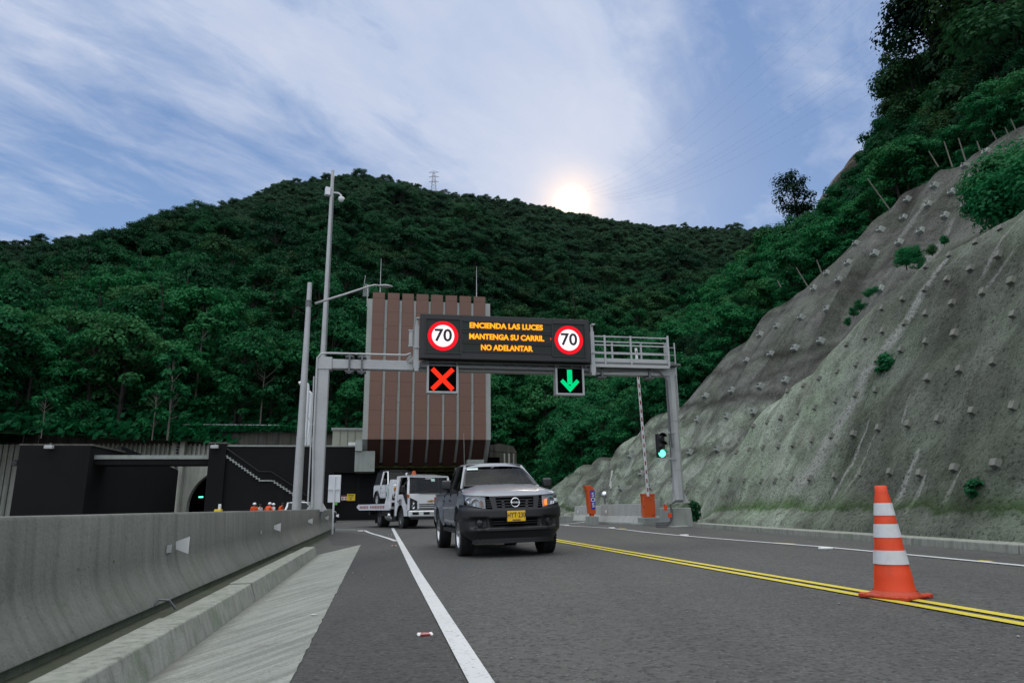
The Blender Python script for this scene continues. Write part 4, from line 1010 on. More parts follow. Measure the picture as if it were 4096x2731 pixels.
# conduit
mb = MB(frame(0, TG-.2, 0)); mb.tube([(sL-.12, .9, 0), (sL-.2, 3, 0), (sL-.22, 5.5, 0), (sL-.22, 5.95, 0), (sL-.1, 6.1, 0), (sL+.1, 6.13, 0), (.75, 6.13, 0), (.95, 6.2, 0)], .038, 8); mb.tube([(sL-.27, 1, 0), (sL-.3, 5.3, 0)], .025, 6); mb.build('cable_conduit', 'galv', ga)
mb = MB(frame(0, TG-.25, 0)); mb.tube([(7.5, 5.72, 0), (9.9, 5.8, 0), (10.3, 5.75, 0), (sR-.25, 5.4, 0), (sR-.25, 3.3, .0), (sR-.22, 2.9, 0)], .032, 6); mb.tube([(sR-.3, 5.6, 0), (sR-.32, 1.8, 0)], .022, 6); mb.build('cable_conduit', 'galv_dark', ga)
mb = MB(frame(0, TG-.2, 0))
for k in range(4): mb.tube([(.95, 6.2, 0), (.8+k*.05, 5.95, 0), (.85+k*.06, 5.85, 0), (1.05+k*.03, 6.1+k*.1, 0), (1.1, 6.9, 0)], .015, 5)
mb.build('loose_cables', 'galv', ga)
mb = MB(frame(.93, TG-.2, 0)); mb.box((0, 6.75, 0), (.13, .55, .16)); mb.box((0, 6.46, 0), (.18, .04, .2)); mb.box((0, 7.03, 0), (.18, .04, .2)); mb.build('control_box', 'galv', ga)
# walkway with railings at right
T1, T2 = TG-.45, TG+.75
zw = 6.05
mb = MB(frame(0, T1, 0)); mb.span((1.4, zw-.08, 0), (sR+.25, zw-.02, -1.25)); mb.build('walkway_grating', 'galv_dark', ga)
for nm, tq, xs2 in (('railing', T1, (7.6, 8.1, 9.12, 10.6)), ('railing', T2, (8.8, 10.0, 11.0))):
    mb = MB(frame(0, tq, 0)); e = 10.62 if tq == T1 else 11.05
    for zz in (.3, .62, .95) if tq == T1 else (.25, .62, 1.05): mb.bar((7.5, zw+zz, 0), (e, zw+zz, 0), .045)
    mb.span((7.5, zw-.02, .0), (e, zw+.12, -.02)); mb.span((7.5, zw-.22, .02), (e, zw-.1, -.04))
    for x in xs2: mb.bar((x, zw-.1, 0), (x, zw+1.0, 0), .06)
    mb.build(nm, 'galv', ga)
mb = MB(frame(0, TG, 0))
for zz in (.3, .62, 1.0): mb.bar((10.62, zw+zz, .45), (11.15, zw+zz+.05, -.75), .045)
for q in (0, .5, 1): mb.bar((lerp(10.62, 11.15, q), zw-.15, lerp(.45, -.75, q)), (lerp(10.62, 11.15, q), zw+1.05, lerp(.45, -.75, q)), .055)
mb.build('railing', 'galv', ga)
mb = MB(frame(0, TG+.6, 0))
for x in (11.0, 11.35): mb.bar((x, 4.4, 0), (x, 7.1, 0), .04)
z = 4.5
while z < 7: mb.bar((11.0, z, 0), (11.35, z, 0), .025); z += .3
mb.build('ladder', 'galv', ga)
# posts and brackets holding the message sign
z10 = lambda x, y: (1650+x/3.136, 1220+y/3.136)
for xa in (ST(*z10(55, 400), TG-.5)[0], ST(*z10(2252, 500), TG-.5)[0]):
    mb = MB(frame(xa, TG-.5, 0)); mb.span((-.07, 5.5, .07), (.07, 7.15, -.07)); mb.span((-.045, 7.15, .05), (.045, 7.42, -.05)); mb.box((0, 5.75, -.1), (.2, .3, .3)); mb.box((0, 6.35, .09), (.18, .07, .05)); mb.box((.03, 7.4, .1), (.12, .05, .12)); mb.build('sign_bracket', 'galv', ga)
mb = MB(frame(0, TG-.3, 0)); mb.span((1.2, 5.68, .1), (7.6, 5.76, -.1)); mb.span((1.3, 5.85, .15), (7.5, 5.89, .05))
for k in range(12): mb.span((1.5+k*.53, 5.7, .12), (1.53+k*.53, 6.0, .09))
mb.build('lower_rail', 'galv_dark', ga)
# variable message sign
TS = 23.4
vm = thing('message_sign', 'wide black electronic sign with amber text and two lit 70 speed limit discs', 'electronic sign', frame(0, TS, 0))
mb = MB(); mb.span((1.23, 5.92, 0), (7.41, 7.52, -.42)); mb.build('housing', 'black_box', vm, bevel=.012)
def q10(x, y, t=TS): return ST(*z10(x, y), t)
mb = MB()
for x in (604, 1762):
    sx, _ = q10(x, 400); mb.span((sx-.012, 5.93, .012), (sx+.012, 7.51, 0))
mb.build('panel_seam', 'black', vm)
# raised bezel frames
def bezel(x0, y0, x1, y1, w=.05, mat='black_box'):
    (a, zt0), (b, zt1) = q10(x0, y0), q10(x1, y1); mb = MB()
    mb.span((a-w, zt0, .03), (b+w, zt0+w, 0)); mb.span((a-w, zt1-w, .03), (b+w, zt1, 0)); mb.span((a-w, zt1, .03), (a, zt0, 0)); mb.span((b, zt1, .03), (b+w, zt0, 0))
    mb.build('bezel', mat, vm); mb = MB(); mb.span((a, zt1, .006), (b, zt0, .001)); mb.build('led_matrix', 'matrix_off', vm)
    return (a+b)/2, (zt0+zt1)/2
for (cx_, cz_) in ((q10(383, 387)), (q10(1960, 439))):
    mb = MB(); w = .6
    mb.span((cx_-w, cz_-w, .008), (cx_+w, cz_+w, .002)); mb.build('led_matrix', 'matrix_off', vm)
    mb = MB()
    for a, b, c_, d_ in ((-w-.04, w+.04, w, w+.04), (-w-.04, w+.04, -w-.04, -w), (-w-.04, -w, -w, w), (w, w+.04, -w, w)): mb.span((cx_+a, cz_+c_, .035), (cx_+b, cz_+d_, 0))
    mb.build('bezel', 'black_box', vm)
    ro = (q10(572, 387)[0]-q10(190, 387)[0])/2
    mb = MB(); mb.lathe([(.0, .014), (ro, .014), (ro, .009)], n=56); o = mb.build('red_ring', 'led_ring', vm); o.location = (cx_, cz_, 0)
    mb = MB(); mb.lathe([(.0, .022), (ro*.735, .022), (ro*.735, .015)], n=56); o = mb.build('white_disc', 'led_white', vm); o.location = (cx_, cz_, 0)
    text('70', .62, 'black', vm, (cx_, cz_, .026), bold=.014, wide=1.03, name='speed_digits')
for (y0, y1, body, xx0, xx1) in ((205, 330, 'ENCIENDA LAS LUCES', 716, 1634), (343, 470, 'MANTENGA SU CARRIL', 710, 1650), (480, 605, 'NO ADELANTAR', 858, 1508)):
    a = q10(632, y0)[0]; b = q10(1738, y0)[0]; zt0 = q10(632, y0-2)[1]; zt1 = q10(632, y1-28)[1]
    mb = MB(); mb.span((a, zt1, .006), (b, zt0, .001)); mb.build('text_matrix', 'matrix_off', vm)
    mb = MB(); mb.span((a-.03, zt0, .03), (b+.03, zt0+.03, 0)); mb.span((a-.03, zt1-.03, .03), (b+.03, zt1, 0)); mb.build('bezel', 'black_box', vm)
    ym = (y0+y1)/2
    sa = q10(xx0, ym)[0]; sb = q10(xx1, ym)[0]; zc_ = (zt0+zt1)/2
    for mat, bold, zz in (('led_amber_edge', .02, .010), ('led_amber', .008, .016)):
        o = text(body, .27, mat, vm, (0, 0, 0), bold=bold, name='message_text', extrude=.001)
        xsv = [v.co.x for v in o.data.vertices]; w_ = max(xsv)-min(xsv); k = (sb-sa)/w_; mid = (max(xsv)+min(xsv))/2
        for v in o.data.vertices: v.co.x = (v.co.x-mid)*k
        o.location = ((sa+sb)/2, zc_, zz)
x_, z_ = q10(1733, 425); mb = MB(); mb.span((x_-.01, z_-.05, .012), (x_+.015, z_+.05, .008)); mb.build('stray_led', 'led_amber_edge', vm)
# lane control signals
TL_ = 23.75
def lane(x0, x1, y0, y1, kind):
    a, zt0 = q10(x0, y0, TL_); b, zt1 = q10(x1, y1, TL_)
    cx_, cz_ = (a+b)/2, (zt0+zt1)/2; w = (b-a)/2; h = (zt0-zt1)/2
    o = thing('lane_signal', {'x': 'square lane signal showing a red cross', 'a': 'square lane signal showing a green down arrow'}[kind]+' under the gantry', 'lane signal', frame(cx_, TL_, cz_))
    mb = MB(); mb.span((-w, -h, .04), (-w+.07, h, -.3)); mb.span((w-.07, -h, .04), (w, h, -.3)); mb.span((-w+.07, -h, .04), (w-.07, -h+.07, -.3)); mb.build('frame', 'galv', o)
    mb = MB(); mb.span((-w+.07, -h+.07, 0), (w-.07, h, -.2)); mb.build('housing', 'void', o)
    mb = MB()
    if kind == 'x':
        L = w-.16
        for sgn in (-1, 1):
            d = V((1, sgn, 0)).normalized(); n_ = V((-d.y, d.x, 0))*.082; c_ = V((0, .015, .012+.002*sgn))
            e = d*(L*1.32); mb.add([c_-e-n_, c_+e-n_, c_+e+n_, c_-e+n_], [(0, 1, 2, 3)])
        mb.build('red_cross', 'led_red', o, fixn=False)
    else:
        z_ = .012
        mb.add([(-.095, h-.04, z_), (.095, h-.04, z_), (.095, -.1, z_), (-.095, -.1, z_)], [(0, 3, 2, 1)])
        T_ = V((0, -h+.1, z_+.003))
        for sgn in (-1, 1):
            A_ = V((sgn*.36, .0, z_+.003)); B_ = V((sgn*.26, .1, z_+.003)); C_ = V((0, -.16, z_+.003))
            mb.add([T_, A_, B_, C_], [(0, 1, 2, 3)])
        mb.build('green_arrow', 'led_green', o, fixn=False)
    mb = MB(); 
    for x in (-w+.035, w-.035): mb.span((x-.03, h, -.05), (x+.03, h+.22, -.2))
    mb.build('hanger', 'galv_dark', o)
lane(182, 572, 760, 1108, 'x'); lane(1788, 2158, 792, 1132, 'a')
# pedestal
pd = thing('concrete_pedestal', 'mossy concrete block carrying the right gantry column', 'pedestal')
z7 = lambda x, y: (2150+x/3.36, 1850+y/3.36)
a, zt0 = ST(*z7(1790, 605), TG-.5); b, _ = ST(*z7(2065, 605), TG-.5)
mb = MB(frame(0, TG-.5, 0)); mb.prism([(a, -.1, .05), (b+.04, -.1, .05), (b, zt0, 0), (a+.05, zt0, 0)], (0, 0, -1), 1.2); mb.prism([(a-.15, -.1, .3), (b-.2, -.1, .3), (b-.25, .12, .2), (a-.1, .1, .2)], (0, 0, -1), .4)
mb.build('block', 'conc', pd, bevel=.03)
cu2 = thing('cable_conduits', 'grey cable conduits with red caps bending round the gantry pedestal', 'conduit')
mb = MB(frame(0, TG-.6, 0)); a2 = ST(*z7(1660, 800), TG-.6)[0]; a3 = ST(*z7(1790, 700), TG-.6)[0]
for k in range(3): mb.tube([(a2-.2, .1+k*.07, 0), (a3-.2+k*.03, .1+k*.07, .05), (a3-.05+k*.03, .2+k*.05, .05), (a3+k*.03, .6, .05), (a3-.02, .85, .05), (a3+.2, .95+k*.02, .05), (a3+.5, .95+k*.02, .02)], .03, 6)
mb.build('pipes', 'galv_dark', cu2)
mb = MB(frame(0, TG-.55, 0)); mb.box((a3-.2, .75, .1), (.09, .2, .08)); mb.box((a3-.06, .48, .12), (.12, .16, .08)); mb.build('red_caps', 'orange_cone', cu2)
# traffic light
tl = thing('traffic_light', 'three lamp traffic light lit green beside the right gantry column', 'traffic light')
x0, zt0 = ST(*z3(2062, 1020), TG-.3); x1, zt1 = ST(*z3(2107, 1163), TG-.3)
mb = MB(frame(0, TG-.3, 0)); mb.span((x0-.03, zt1, .0), (x1+.03, zt0, -.2)); mb.build('housing', 'black', tl, bevel=.02)
xc_ = (x0+x1)/2; hh = (zt0-zt1)/3
for k, m_ in enumerate(('lamp_off', 'lamp_off', 'green_lamp')):
    zc_ = zt0-hh*(k+.5); mb = MB(frame(xc_, TG-.3, zc_)); mb.lathe([(.0, .05), (.09, .04), (.135, .012)], n=24); mb.build('lamp', m_, tl, smooth=True)
    mb = MB(frame(xc_, TG-.3, zc_)); mb.lathe([(.14, .005), (.155, .2), (.16, .2), (.15, .005)], n=20, a0=.15, a1=PI-.15); mb.build('visor', 'black', tl)
mb = MB(frame(0, TG-.35, 0)); mb.bar((x1-.1, zt0+.03, 0), (sR, zt0+.05, -.2), .05); mb.bar((x1-.1, zt1-.04, 0), (sR, zt1-.04, -.2), .05); mb.build('bracket', 'galv', tl)

# ------------------------------------------------------------------ barrier gate, SOS post, jersey blocks
bg = G(2580, 2082); gt = bg.dot(FD)
gt = 26.5
a, zt0 = ST(*z7(1415, 418), gt); b, _ = ST(*z7(1570, 418), gt); _, zlo = ST(*z7(1500, 735), gt)
bg = thing('barrier_gate', 'orange boom gate cabinet with its red and white arm raised upright', 'barrier gate', frame((a+b)/2, gt, zlo, -.12))
w = (b-a)/2; h = zt0-zlo
mb = MB(); mb.box((0, h/2, -.2), (2*w*.97, h, .42), bev=.015); mb.build('cabinet', 'orange_gate', bg, bevel=.008)
mb = MB(); mb.box((0, h-.02, -.2), (2*w*1.03, .05, .46)); mb.build('lid', 'orange_gate', bg)
mb = MB(); mb.span((w*.25, h*.72, .012), (w*.35, h*.78, .01)); mb.span((w*.4, .06, .014), (w*.8, .09, .01)); mb.box((-w*.95, h*.45, .0), (.02, .05, .05)); mb.build('lock', 'black', bg)
mb = MB(); L = ST(2543, 1393, gt)[1]-zt0; dx = (ST(2543, 1393, gt)[0]-ST(2590, 1968, gt)[0]); bx = -w+(ST(2590, 1968, gt)[0]-a)
mb.x = Matrix.Translation((bx, h, .05))
mb.bar((0, -.1, 0), (dx, L, 0), .1, .04); mb.build('boom_arm', 'white_paint', bg)
nseg = 17
for k in range(nseg):
    f0 = (k+.22)/nseg; f1 = (k+.68)/nseg; mb = MB(Matrix.Translation((bx, h, .05))); mb.bar((dx*f0, L*f0, .0), (dx*f1, L*f1, .0), .05, .046); mb.build('red_stripe', 'red', bg)
bb = thing('concrete_plinth', 'low stained concrete plinth under the orange boom gate', 'plinth', frame(0, gt-.25, 0))
a_ = ST(*z7(1445, 800), gt-.25)[0]; b_ = ST(*z7(1655, 800), gt-.25)[0]; mb = MB(); mb.span((a_, -.05, 0), (b_, zlo, -.8)); mb.span((a_-.35, -.05, -.1), (a_, zlo-.22, -.75)); mb.build('block', 'conc', bb, bevel=.02)
def jersey(pa, pb, h, name, label, endw=True):
    L = (pb-pa); L.z = 0; n_ = V((-L.y, L.x, 0)).normalized()
    if n_.dot(FD) < 0: n_ = -n_
    o = thing(name, label, 'barrier'); mb = MB(); q = [(.0, -.05), (0, .1), (.02, .12), (.17, .36), (.22, h), (.4, h), (.45, .36), (.6, .12), (.6, -.05)]
    mb.prism([pa+n_*a_+UP*z_ for a_, z_ in q], L, 1.); mb.build('barrier_wall', 'rib_conc', o, bevel=.015)
    mb = MB(); c_ = pa+L*.14+n_*.2+UP*(h*.62); mb.prism([c_+UP*.08, c_-UP*.08, c_-n_*.1-UP*.05, c_-n_*.1+UP*.05], L.normalized(), .02); mb.build('reflector', 'white_matte', o)
pa = PT(*z7(806, 795), 30.2); pb = PT(*z7(1440, 822), 27.3); pa.z = zg(pa.x); pb.z = zg(pb.x); jersey(pa, pb, (ST(*z7(1000, 572), 29.3)[1]), 'concrete_barrier', 'pale concrete barrier block between the orange post and the boom gate')
pa2 = pb+(pb-pa).normalized()*.05; pb2 = PT(*z7(1700, 780), 26.9); pb2.z = 0; jersey(pa2+FD*.25, pb2+FD*.3, 1.0, 'concrete_barrier', 'short concrete barrier piece right behind the boom gate cabinet')
pa = PT(*z7(470, 752), 34.5); pb = PT(*z7(850, 752), 33.2); pa.z = zg(pa.x); pb.z = zg(pb.x); jersey(pa, pb, ST(*z7(600, 590), 34)[1], 'concrete_barrier', 'pale concrete barrier block behind the orange emergency post')
mb = MB(frame(0, 33.8, 0)); a_ = ST(*z7(368, 740), 33.8)[0]; b_ = ST(*z7(475, 740), 33.8)[0]; mb.span((a_, -.05, 0), (b_, ST(*z7(400, 712), 33.8)[1], -.7)); tag(mb.build('concrete_block', 'conc', bevel=.02), 'low concrete block at the left end of the far barrier block', 'block')
# SOS post
tS = 29.5
s_a, zt0 = ST(*z7(640, 305), tS); s_b, zlo = ST(*z7(780, 725), tS); sos = thing('emergency_post', 'curved orange emergency post with blue SOS panel', 'emergency post', frame((s_a+s_b)/2, tS, 0))
def s7(x, y): a, z = ST(*z7(x, y), tS); return a-(s_a+s_b)/2, z
out_ = [(636, 305), (716, 305), (748, 335), (767, 368), (786, 684), (702, 684), (690, 560), (684, 470), (672, 395), (652, 340)]
mb = MB(); mb.prism([(*s7(*p), 0) for p in out_], (0, 0, -1), .4); mb.build('shell', 'orange_gate', sos, bevel=.01)
mb = MB(); x0, z0_ = s7(722, 684); x1, z1_ = s7(770, 726); mb.span((x0, z1_-.05, -.05), (x1, z0_, -.3)); mb.build('stem', 'orange_gate', sos)
mb = MB(); mb.prism([(*s7(*p), .006) for p in ((708, 372), (765, 372), (778, 624), (722, 624))], (0, 0, 1), .01); mb.build('sign_panel', 'blue', sos)
for ch, y in (('S', 430), ('O', 500), ('S', 572)):
    x, z = s7(741+(y-430)*.05, y); text(ch, .68*(s7(0, 0)[1]-s7(0, 60)[1])/.52, 'white_matte', sos, (x, z, .019), bold=.006, name='lettering')
mb = MB(frame(0, tS-.2, 0)); a_ = ST(*z7(690, 745), tS)[0]; b_ = ST(*z7(806, 745), tS)[0]; mb.span((a_, -.02, 0), (b_, s7(0, 730)[1]+.0, -.7)); tag(mb.build('concrete_plinth', 'conc', bevel=.02), 'low concrete plinth under the orange emergency post', 'plinth')
# convex mirror against the far slope
x_, z_ = ST(*z7(905, 432), 36); mr = thing('convex_mirror', 'small chrome dome mirror in front of the farther concrete slope', 'mirror', frame(x_, 36, z_))
mb = MB(); mb.lathe([(.0, .15), (.1, .13), (.16, .07), (.19, 0)], n=24); mb.build('dome', 'chrome', mr, smooth=True)
mb = MB(); mb.tube([(0, -.2, -.05), (0, -z_, -.05)], .04, 8); mb.build('post', 'galv_dark', mr)

# ------------------------------------------------------------------ lamp post, camera mast, road sign at left
tP = 27.
sx, _ = ST(1186, 2036, tP); st_, zt0 = ST(1254, 1132, tP)
lpz = thing('street_lamp', 'round grey lamp post with one long curved arm left of the gantry', 'street lamp', frame(sx, tP, 0))
mb = MB(); hj = ST(1190, 1750, tP)[1]
mb.tube([(0, -.3, 0), (0, hj, 0)], [.175, .155], 20); mb.lathe([(.158, hj-.02), (.162, hj-.02), (.162, hj+.02), (.14, hj+.03)], axis='y', n=20); mb.tube([(0, hj, 0), (0, zt0, 0)], [.148, .088], 20); mb.build('pole', 'galv', lpz, smooth=40)
za = ST(*z9(470, 360), tP)[1]
mb = MB(); mb.lathe([(.11, za-.12), (.13, za-.12), (.13, za-.08), (.115, za-.08), (.115, za+.08), (.13, za+.08), (.13, za+.12), (.11, za+.12)], axis='y', n=16); mb.build('clamp', 'galv_dark', lpz)
e0 = ST(*z9(500, 358), tP); mids = [ST(*z9(x, y), tP) for x, y in ((500, 358), (850, 250), (1100, 168), (1190, 138), (1240, 126), (1300, 128))]
mb = MB(); mb.tube([(a-sx, z, 0) for a, z in mids], [.05, .045, .04, .038, .036, .034], 10); mb.build('arm', 'galv', lpz, smooth=True)
(h0, hz0), (h1, hz1) = ST(*z9(1290, 130), tP), ST(*z9(1480, 155), tP)
mb = MB(); L = h1-h0
def head(u, v):
    th = 2*PI*u; r = math.sin(PI*clamp(v*.96+.03))**.6
    return (h0-sx+L*v, (hz0+hz1)/2+.07*r*math.sin(th)*(1 if math.sin(th) > 0 else .6), .17*r*math.cos(th))
mb.grid(20, 14, head); mb.build('lamp_head', 'galv', lpz, smooth=True)
tC = 29.
sx, _ = ST(1260, 2034, tC); _, zt0 = ST(1333, 683, tC)
cm = thing('camera_mast', 'very tall slender grey mast with a dome camera near its top', 'mast', frame(sx, tC, 0, .3))
mb = MB(); mb.lathe([(.16, -.3), (.07, zt0)], axis='y', n=10); mb.build('pole', 'galv', cm)
_, zc_ = ST(1333, 770, tC)
mb = MB(); mb.tube([(.05, zc_, 0), (.3, zc_+.03, 0), (.42, zc_-.05, 0), (.43, zc_-.16, 0)], .035, 8); mb.build('camera_arm', 'white_paint', cm)
mb = MB(); mb.lathe([(.0, .09), (.11, .08), (.13, 0), (.12, -.06), (.09, -.13), (0, -.17)], (.43, zc_-.22, 0), 'y', 16); mb.build('dome_camera', 'white_paint', cm, smooth=50)
mb = MB(); mb.box((-.18, zc_, 0), (.2, .36, .2)); mb.build('junction_box', 'white_paint', cm)
mb = MB(); mb.tube([(.12, 0, .12), (.1, 6, .1), (.07, zc_-.2, .08)], .02, 5); mb.build('cable', 'galv_dark', cm)
tR = 27.5
z10b = lambda x, y: (900+x/4.276, 1850+y/4.276)
x0, zt0 = ST(*z10b(1778, 210), tR); x1, zt1 = ST(*z10b(1966, 678), tR)
rs = thing('road_sign', 'white back of a tall rectangular road sign on a pole behind the barrier end', 'road sign', frame((x0+x1)/2, tR, 0))
w = (x1-x0)/2
mb = MB(); mb.box((0, (zt0+zt1)/2, 0), (2*w, zt0-zt1, .03), bev=.012); mb.build('panel', 'white_paint', rs, bevel=.01)
mb = MB(); mb.tube([(0, -.2, .05), (0, zt0-.05, .05)], .035, 10); mb.build('pole', 'white_paint', rs)
zm = ST(*z10b(1870, 448), tR)[1]; mb = MB(); mb.span((-w, zm-.035, .06), (w, zm+.035, .03)); mb.build('stiffener', 'white_paint', rs)
# yellow case behind barrier
x_, z_ = ST(*zb(1268, 560), 45); yc = thing('beacon_cart', 'small yellow case with a white top peeking over the long barrier', 'beacon', frame(x_, 45, -.35))
mb = MB(); mb.box((0, (z_+.35)/2, 0), (.42, z_+.35, .4), bev=.03); mb.build('case', 'yellow_sign', yc); mb = MB(); mb.box((.06, z_+.35+.15, 0), (.16, .3, .16), bev=.03); mb.build('lamp', 'white_paint', yc)
# ------------------------------------------------------------------ people
def skin_mesh(name, pts, edges, rad, mat, parent, sub=1):
    me = bpy.data.meshes.new(name); me.from_pydata([tuple(p) for p in pts], edges, []); o = bpy.data.objects.new(name, me); COL.objects.link(o)
    md = o.modifiers.new('s', 'SKIN'); md.use_smooth_shade = True
    for i, r in enumerate(rad):
        sv = me.skin_vertices[0].data[i]; sv.radius = (r if isinstance(r, tuple) else (r, r)); sv.use_root = (i == 0)
    o.modifiers.new('u', 'SUBSURF').levels = sub; o.modifiers['u'].render_levels = sub
    dg = bpy.context.evaluated_depsgraph_get(); m2 = bpy.data.meshes.new_from_object(o.evaluated_get(dg)); bpy.data.objects.remove(o)
    m2.materials.clear(); m2.materials.append(M[mat])
    for p in m2.polygons: p.use_smooth = True
    o = bpy.data.objects.new(name, m2); COL.objects.link(o); o.parent = parent; return o
def person(loc, rz, label, jacket='orange_cloth', helmet='white_paint', lean=0., arms=((.28, -.25, 1.05), (-.28, -.25, 1.05)), seated=False, group=None):
    """faces -Y; arms are hand targets"""
    r = thing('person', label, 'person', at(loc, rz), group)
    hp = .95 if not seated else .0
    ln = lambda z: -lean*(z-.95)
    J = {'pel': V((0, 0, .95)), 'spi': V((0, ln(1.2), 1.2)), 'che': V((0, ln(1.38), 1.38)), 'nec': V((0, ln(1.5)-.01, 1.5)), 'hea': V((0, ln(1.58)-.02, 1.59)), 'top': V((0, ln(1.7)-.015, 1.71))}
    pts = [J['pel'], J['spi'], J['che'], J['nec'], J['hea'], J['top']]; rad = [(.15, .11), (.14, .1), (.17, .11), .055, (.078, .095), (.06, .07)]
    ed = [(0, 1), (1, 2), (2, 3), (3, 4), (4, 5)]
    jp = [J['pel'], J['spi'], J['che'], J['nec']-UP*.03]; jr = [(.18, .14), (.165, .13), (.195, .14), .075]; je = [(0, 1), (1, 2), (2, 3)]
    tp = [J['pel']+UP*.03]; tr_ = [(.17, .13)]; te = []
    for sg in (-1, 1):
        sh = J['che']+V((sg*.19, .0, .04)); hand = V(arms[0] if sg > 0 else arms[1])
        mid = (sh+hand)/2; d = hand-sh; L = .58; slack = max(0, L-d.length)
        el = mid+V((sg*.35, .35, -.75))*min(.25, slack*.9)
        wr = el+(hand-el)*.8
        b = len(pts); pts += [sh, el, wr, hand]; rad += [.055, .042, .03, .028]; ed += [(2, b), (b, b+1), (b+1, b+2), (b+2, b+3)]
        for q in range(4): # fingers
            pts.append(hand+(hand-wr).normalized()*(.07+.01*(q in (1, 2)))+V((sg*(q-1.5)*.02, 0, -.015))); rad.append(.008); ed.append((b+3, len(pts)-1))
        pts.append(hand+V((-sg*.045, -.02, .02))); rad.append(.009); ed.append((b+3, len(pts)-1))
        b = len(jp); jp += [sh, el, wr]; jr += [.075, .06, .048]; je += [(2, b), (b, b+1), (b+1, b+2)]
        if seated: hipk = [V((sg*.1, 0, .93)), V((sg*.13, -.42, .98)), V((sg*.13, -.5, .55)), V((sg*.13, -.62, .52))]
        else: hipk = [V((sg*.1, 0, .88)), V((sg*.11, -.02, .5)), V((sg*.12, .02, .09)), V((sg*.13, -.14, .04))]
        b = len(pts); pts += hipk; rad += [.09, .06, .045, .04]; ed += [(0, b), (b, b+1), (b+1, b+2), (b+2, b+3)]
        b = len(tp); tp += hipk[:3]; tr_ += [.105, .08, .065]; te += [(0, b), (b, b+1), (b+1, b+2)]
    skin_mesh('body', pts, ed, rad, 'skin', r); skin_mesh('jacket', jp, je, jr, jacket, r); skin_mesh('trousers', tp, te, tr_, 'dark_cloth', r)
    hc = J['hea']+V((0, -.005, .045))
    if helmet:
        mb = MB(Matrix.Translation(hc)); mb.lathe([(.155, 0), (.15, .012), (.125, .015), (.12, .06), (.09, .11), (.0, .135)], n=18); mb.build('helmet', helmet, r, smooth=50)
    else:
        mb = MB(Matrix.Translation(hc)); mb.lathe([(.1, -.03), (.108, .03), (.085, .09), (.0, .115)], n=14); mb.build('hair', 'hair', r, smooth=True)
    mb = MB(Matrix.Translation(hc))
    for sg in (-1, 1): mb.box((sg*.034, -.092, -.04), (.026, .012, .012))
    mb.box((0, -.088, -.115), (.05, .01, .01)); mb.build('eyes_and_mouth', 'hair', r)
    return r

# ------------------------------------------------------------------ wheels
def wheel(parent, x, y, z, r, w, side, rim='alloy', spokes=6, rimr=.62, name='wheel'):
    """axis along local x, outer face toward side"""
    root = None
    mb = MB(Matrix.Translation((x, y, z))); hw = w/2; R = r*rimr
    pr = [(R, -hw*.85), (R+.02, -hw*.95), (r*.9, -hw), (r*.975, -hw*.82), (r, -hw*.6), (r, -.01), (r-.012, 0), (r, .01), (r, hw*.6), (r*.975, hw*.82), (r*.9, hw), (R+.02, hw*.95), (R, hw*.85)]
    mb.lathe(pr, axis='x', n=44)
    for k in range(44):
        a = 2*PI*k/44
        for sx in (-1, 1):
            c_ = V((sx*hw*.72, math.cos(a)*(r*.985), math.sin(a)*(r*.985))); R3 = Matrix.Rotation(a, 3, 'X')
            mb.box(c_, (hw*.42, .022*r/.4, .035*r/.4), R3)
    t = mb.build(name, 'rubber', parent, smooth=35)
    mb = MB(Matrix.Translation((x, y, z))); f = side*hw
    mb.lathe([(R, f*.9), (R*.97, f*.92), (R*.9, f*.75), (R*.86, f*.2)], axis='x', n=32)
    mb.lathe([(.0, f*.62), (R*.2, f*.62), (R*.22, f*.35)], axis='x', n=16)
    for k in range(spokes):
        a = 2*PI*k/spokes; d = V((0, math.cos(a), math.sin(a)))
        mb.bar(V((f*.55, 0, 0))+d*R*.12, V((f*.68, 0, 0))+d*R*.92, R*.26, .03, up=(1, 0, 0))
    mb.build('rim', rim, t, smooth=40)
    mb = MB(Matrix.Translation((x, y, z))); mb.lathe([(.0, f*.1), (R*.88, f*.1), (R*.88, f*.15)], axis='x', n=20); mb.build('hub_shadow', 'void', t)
    return t

# ------------------------------------------------------------------ pickup
# plan outline of the nose: arc length s -> (x, y)
NOSE = [(0, -.955), (.25, -.95), (.45, -.93), (.6, -.895), (.72, -.84), (.81, -.765), (.865, -.68), (.895, -.58), (.915, -.46), (.92, -.42)]
NL = [0]
for a, b in zip(NOSE, NOSE[1:]): NL.append(NL[-1]+math.dist(a, b))
def nose(s):
    sg = 1 if s >= 0 else -1; s = min(abs(s), NL[-1]); i = 0
    while i < len(NL)-2 and NL[i+1] < s: i += 1
    def at_(q):
        q = clamp(q, 0, NL[-1]); j = 0
        while j < len(NL)-2 and NL[j+1] < q: j += 1
        f = (q-NL[j])/(NL[j+1]-NL[j]); return V((lerp(NOSE[j][0], NOSE[j+1][0], f), lerp(NOSE[j][1], NOSE[j+1][1], f), 0))
    p = (at_(s-.05 if s > .05 else 0)+at_(s)+at_(s+.05))/3 if .05 < s < NL[-1]-.05 else at_(s)
    d = (at_(s+.06)-at_(s-.06)); d.normalize(); n_ = V((d.y, -d.x, 0))
    if n_.y > 0 and abs(n_.y) > .2: n_ = -n_
    if n_.x < -.01: n_ = -n_
    if s < .03: n_ = V((0, -1, 0))
    return V((p.x*sg, p.y, 0)), V((n_.x*sg, n_.y, 0))
def nsurf(s, z, off=0.):
    p, n_ = nose(s); q = p+n_*off; q.z = z; q.y += max(0, z-.78)*.22*(1-clamp((abs(s)-.8)/.4)*.6); return q
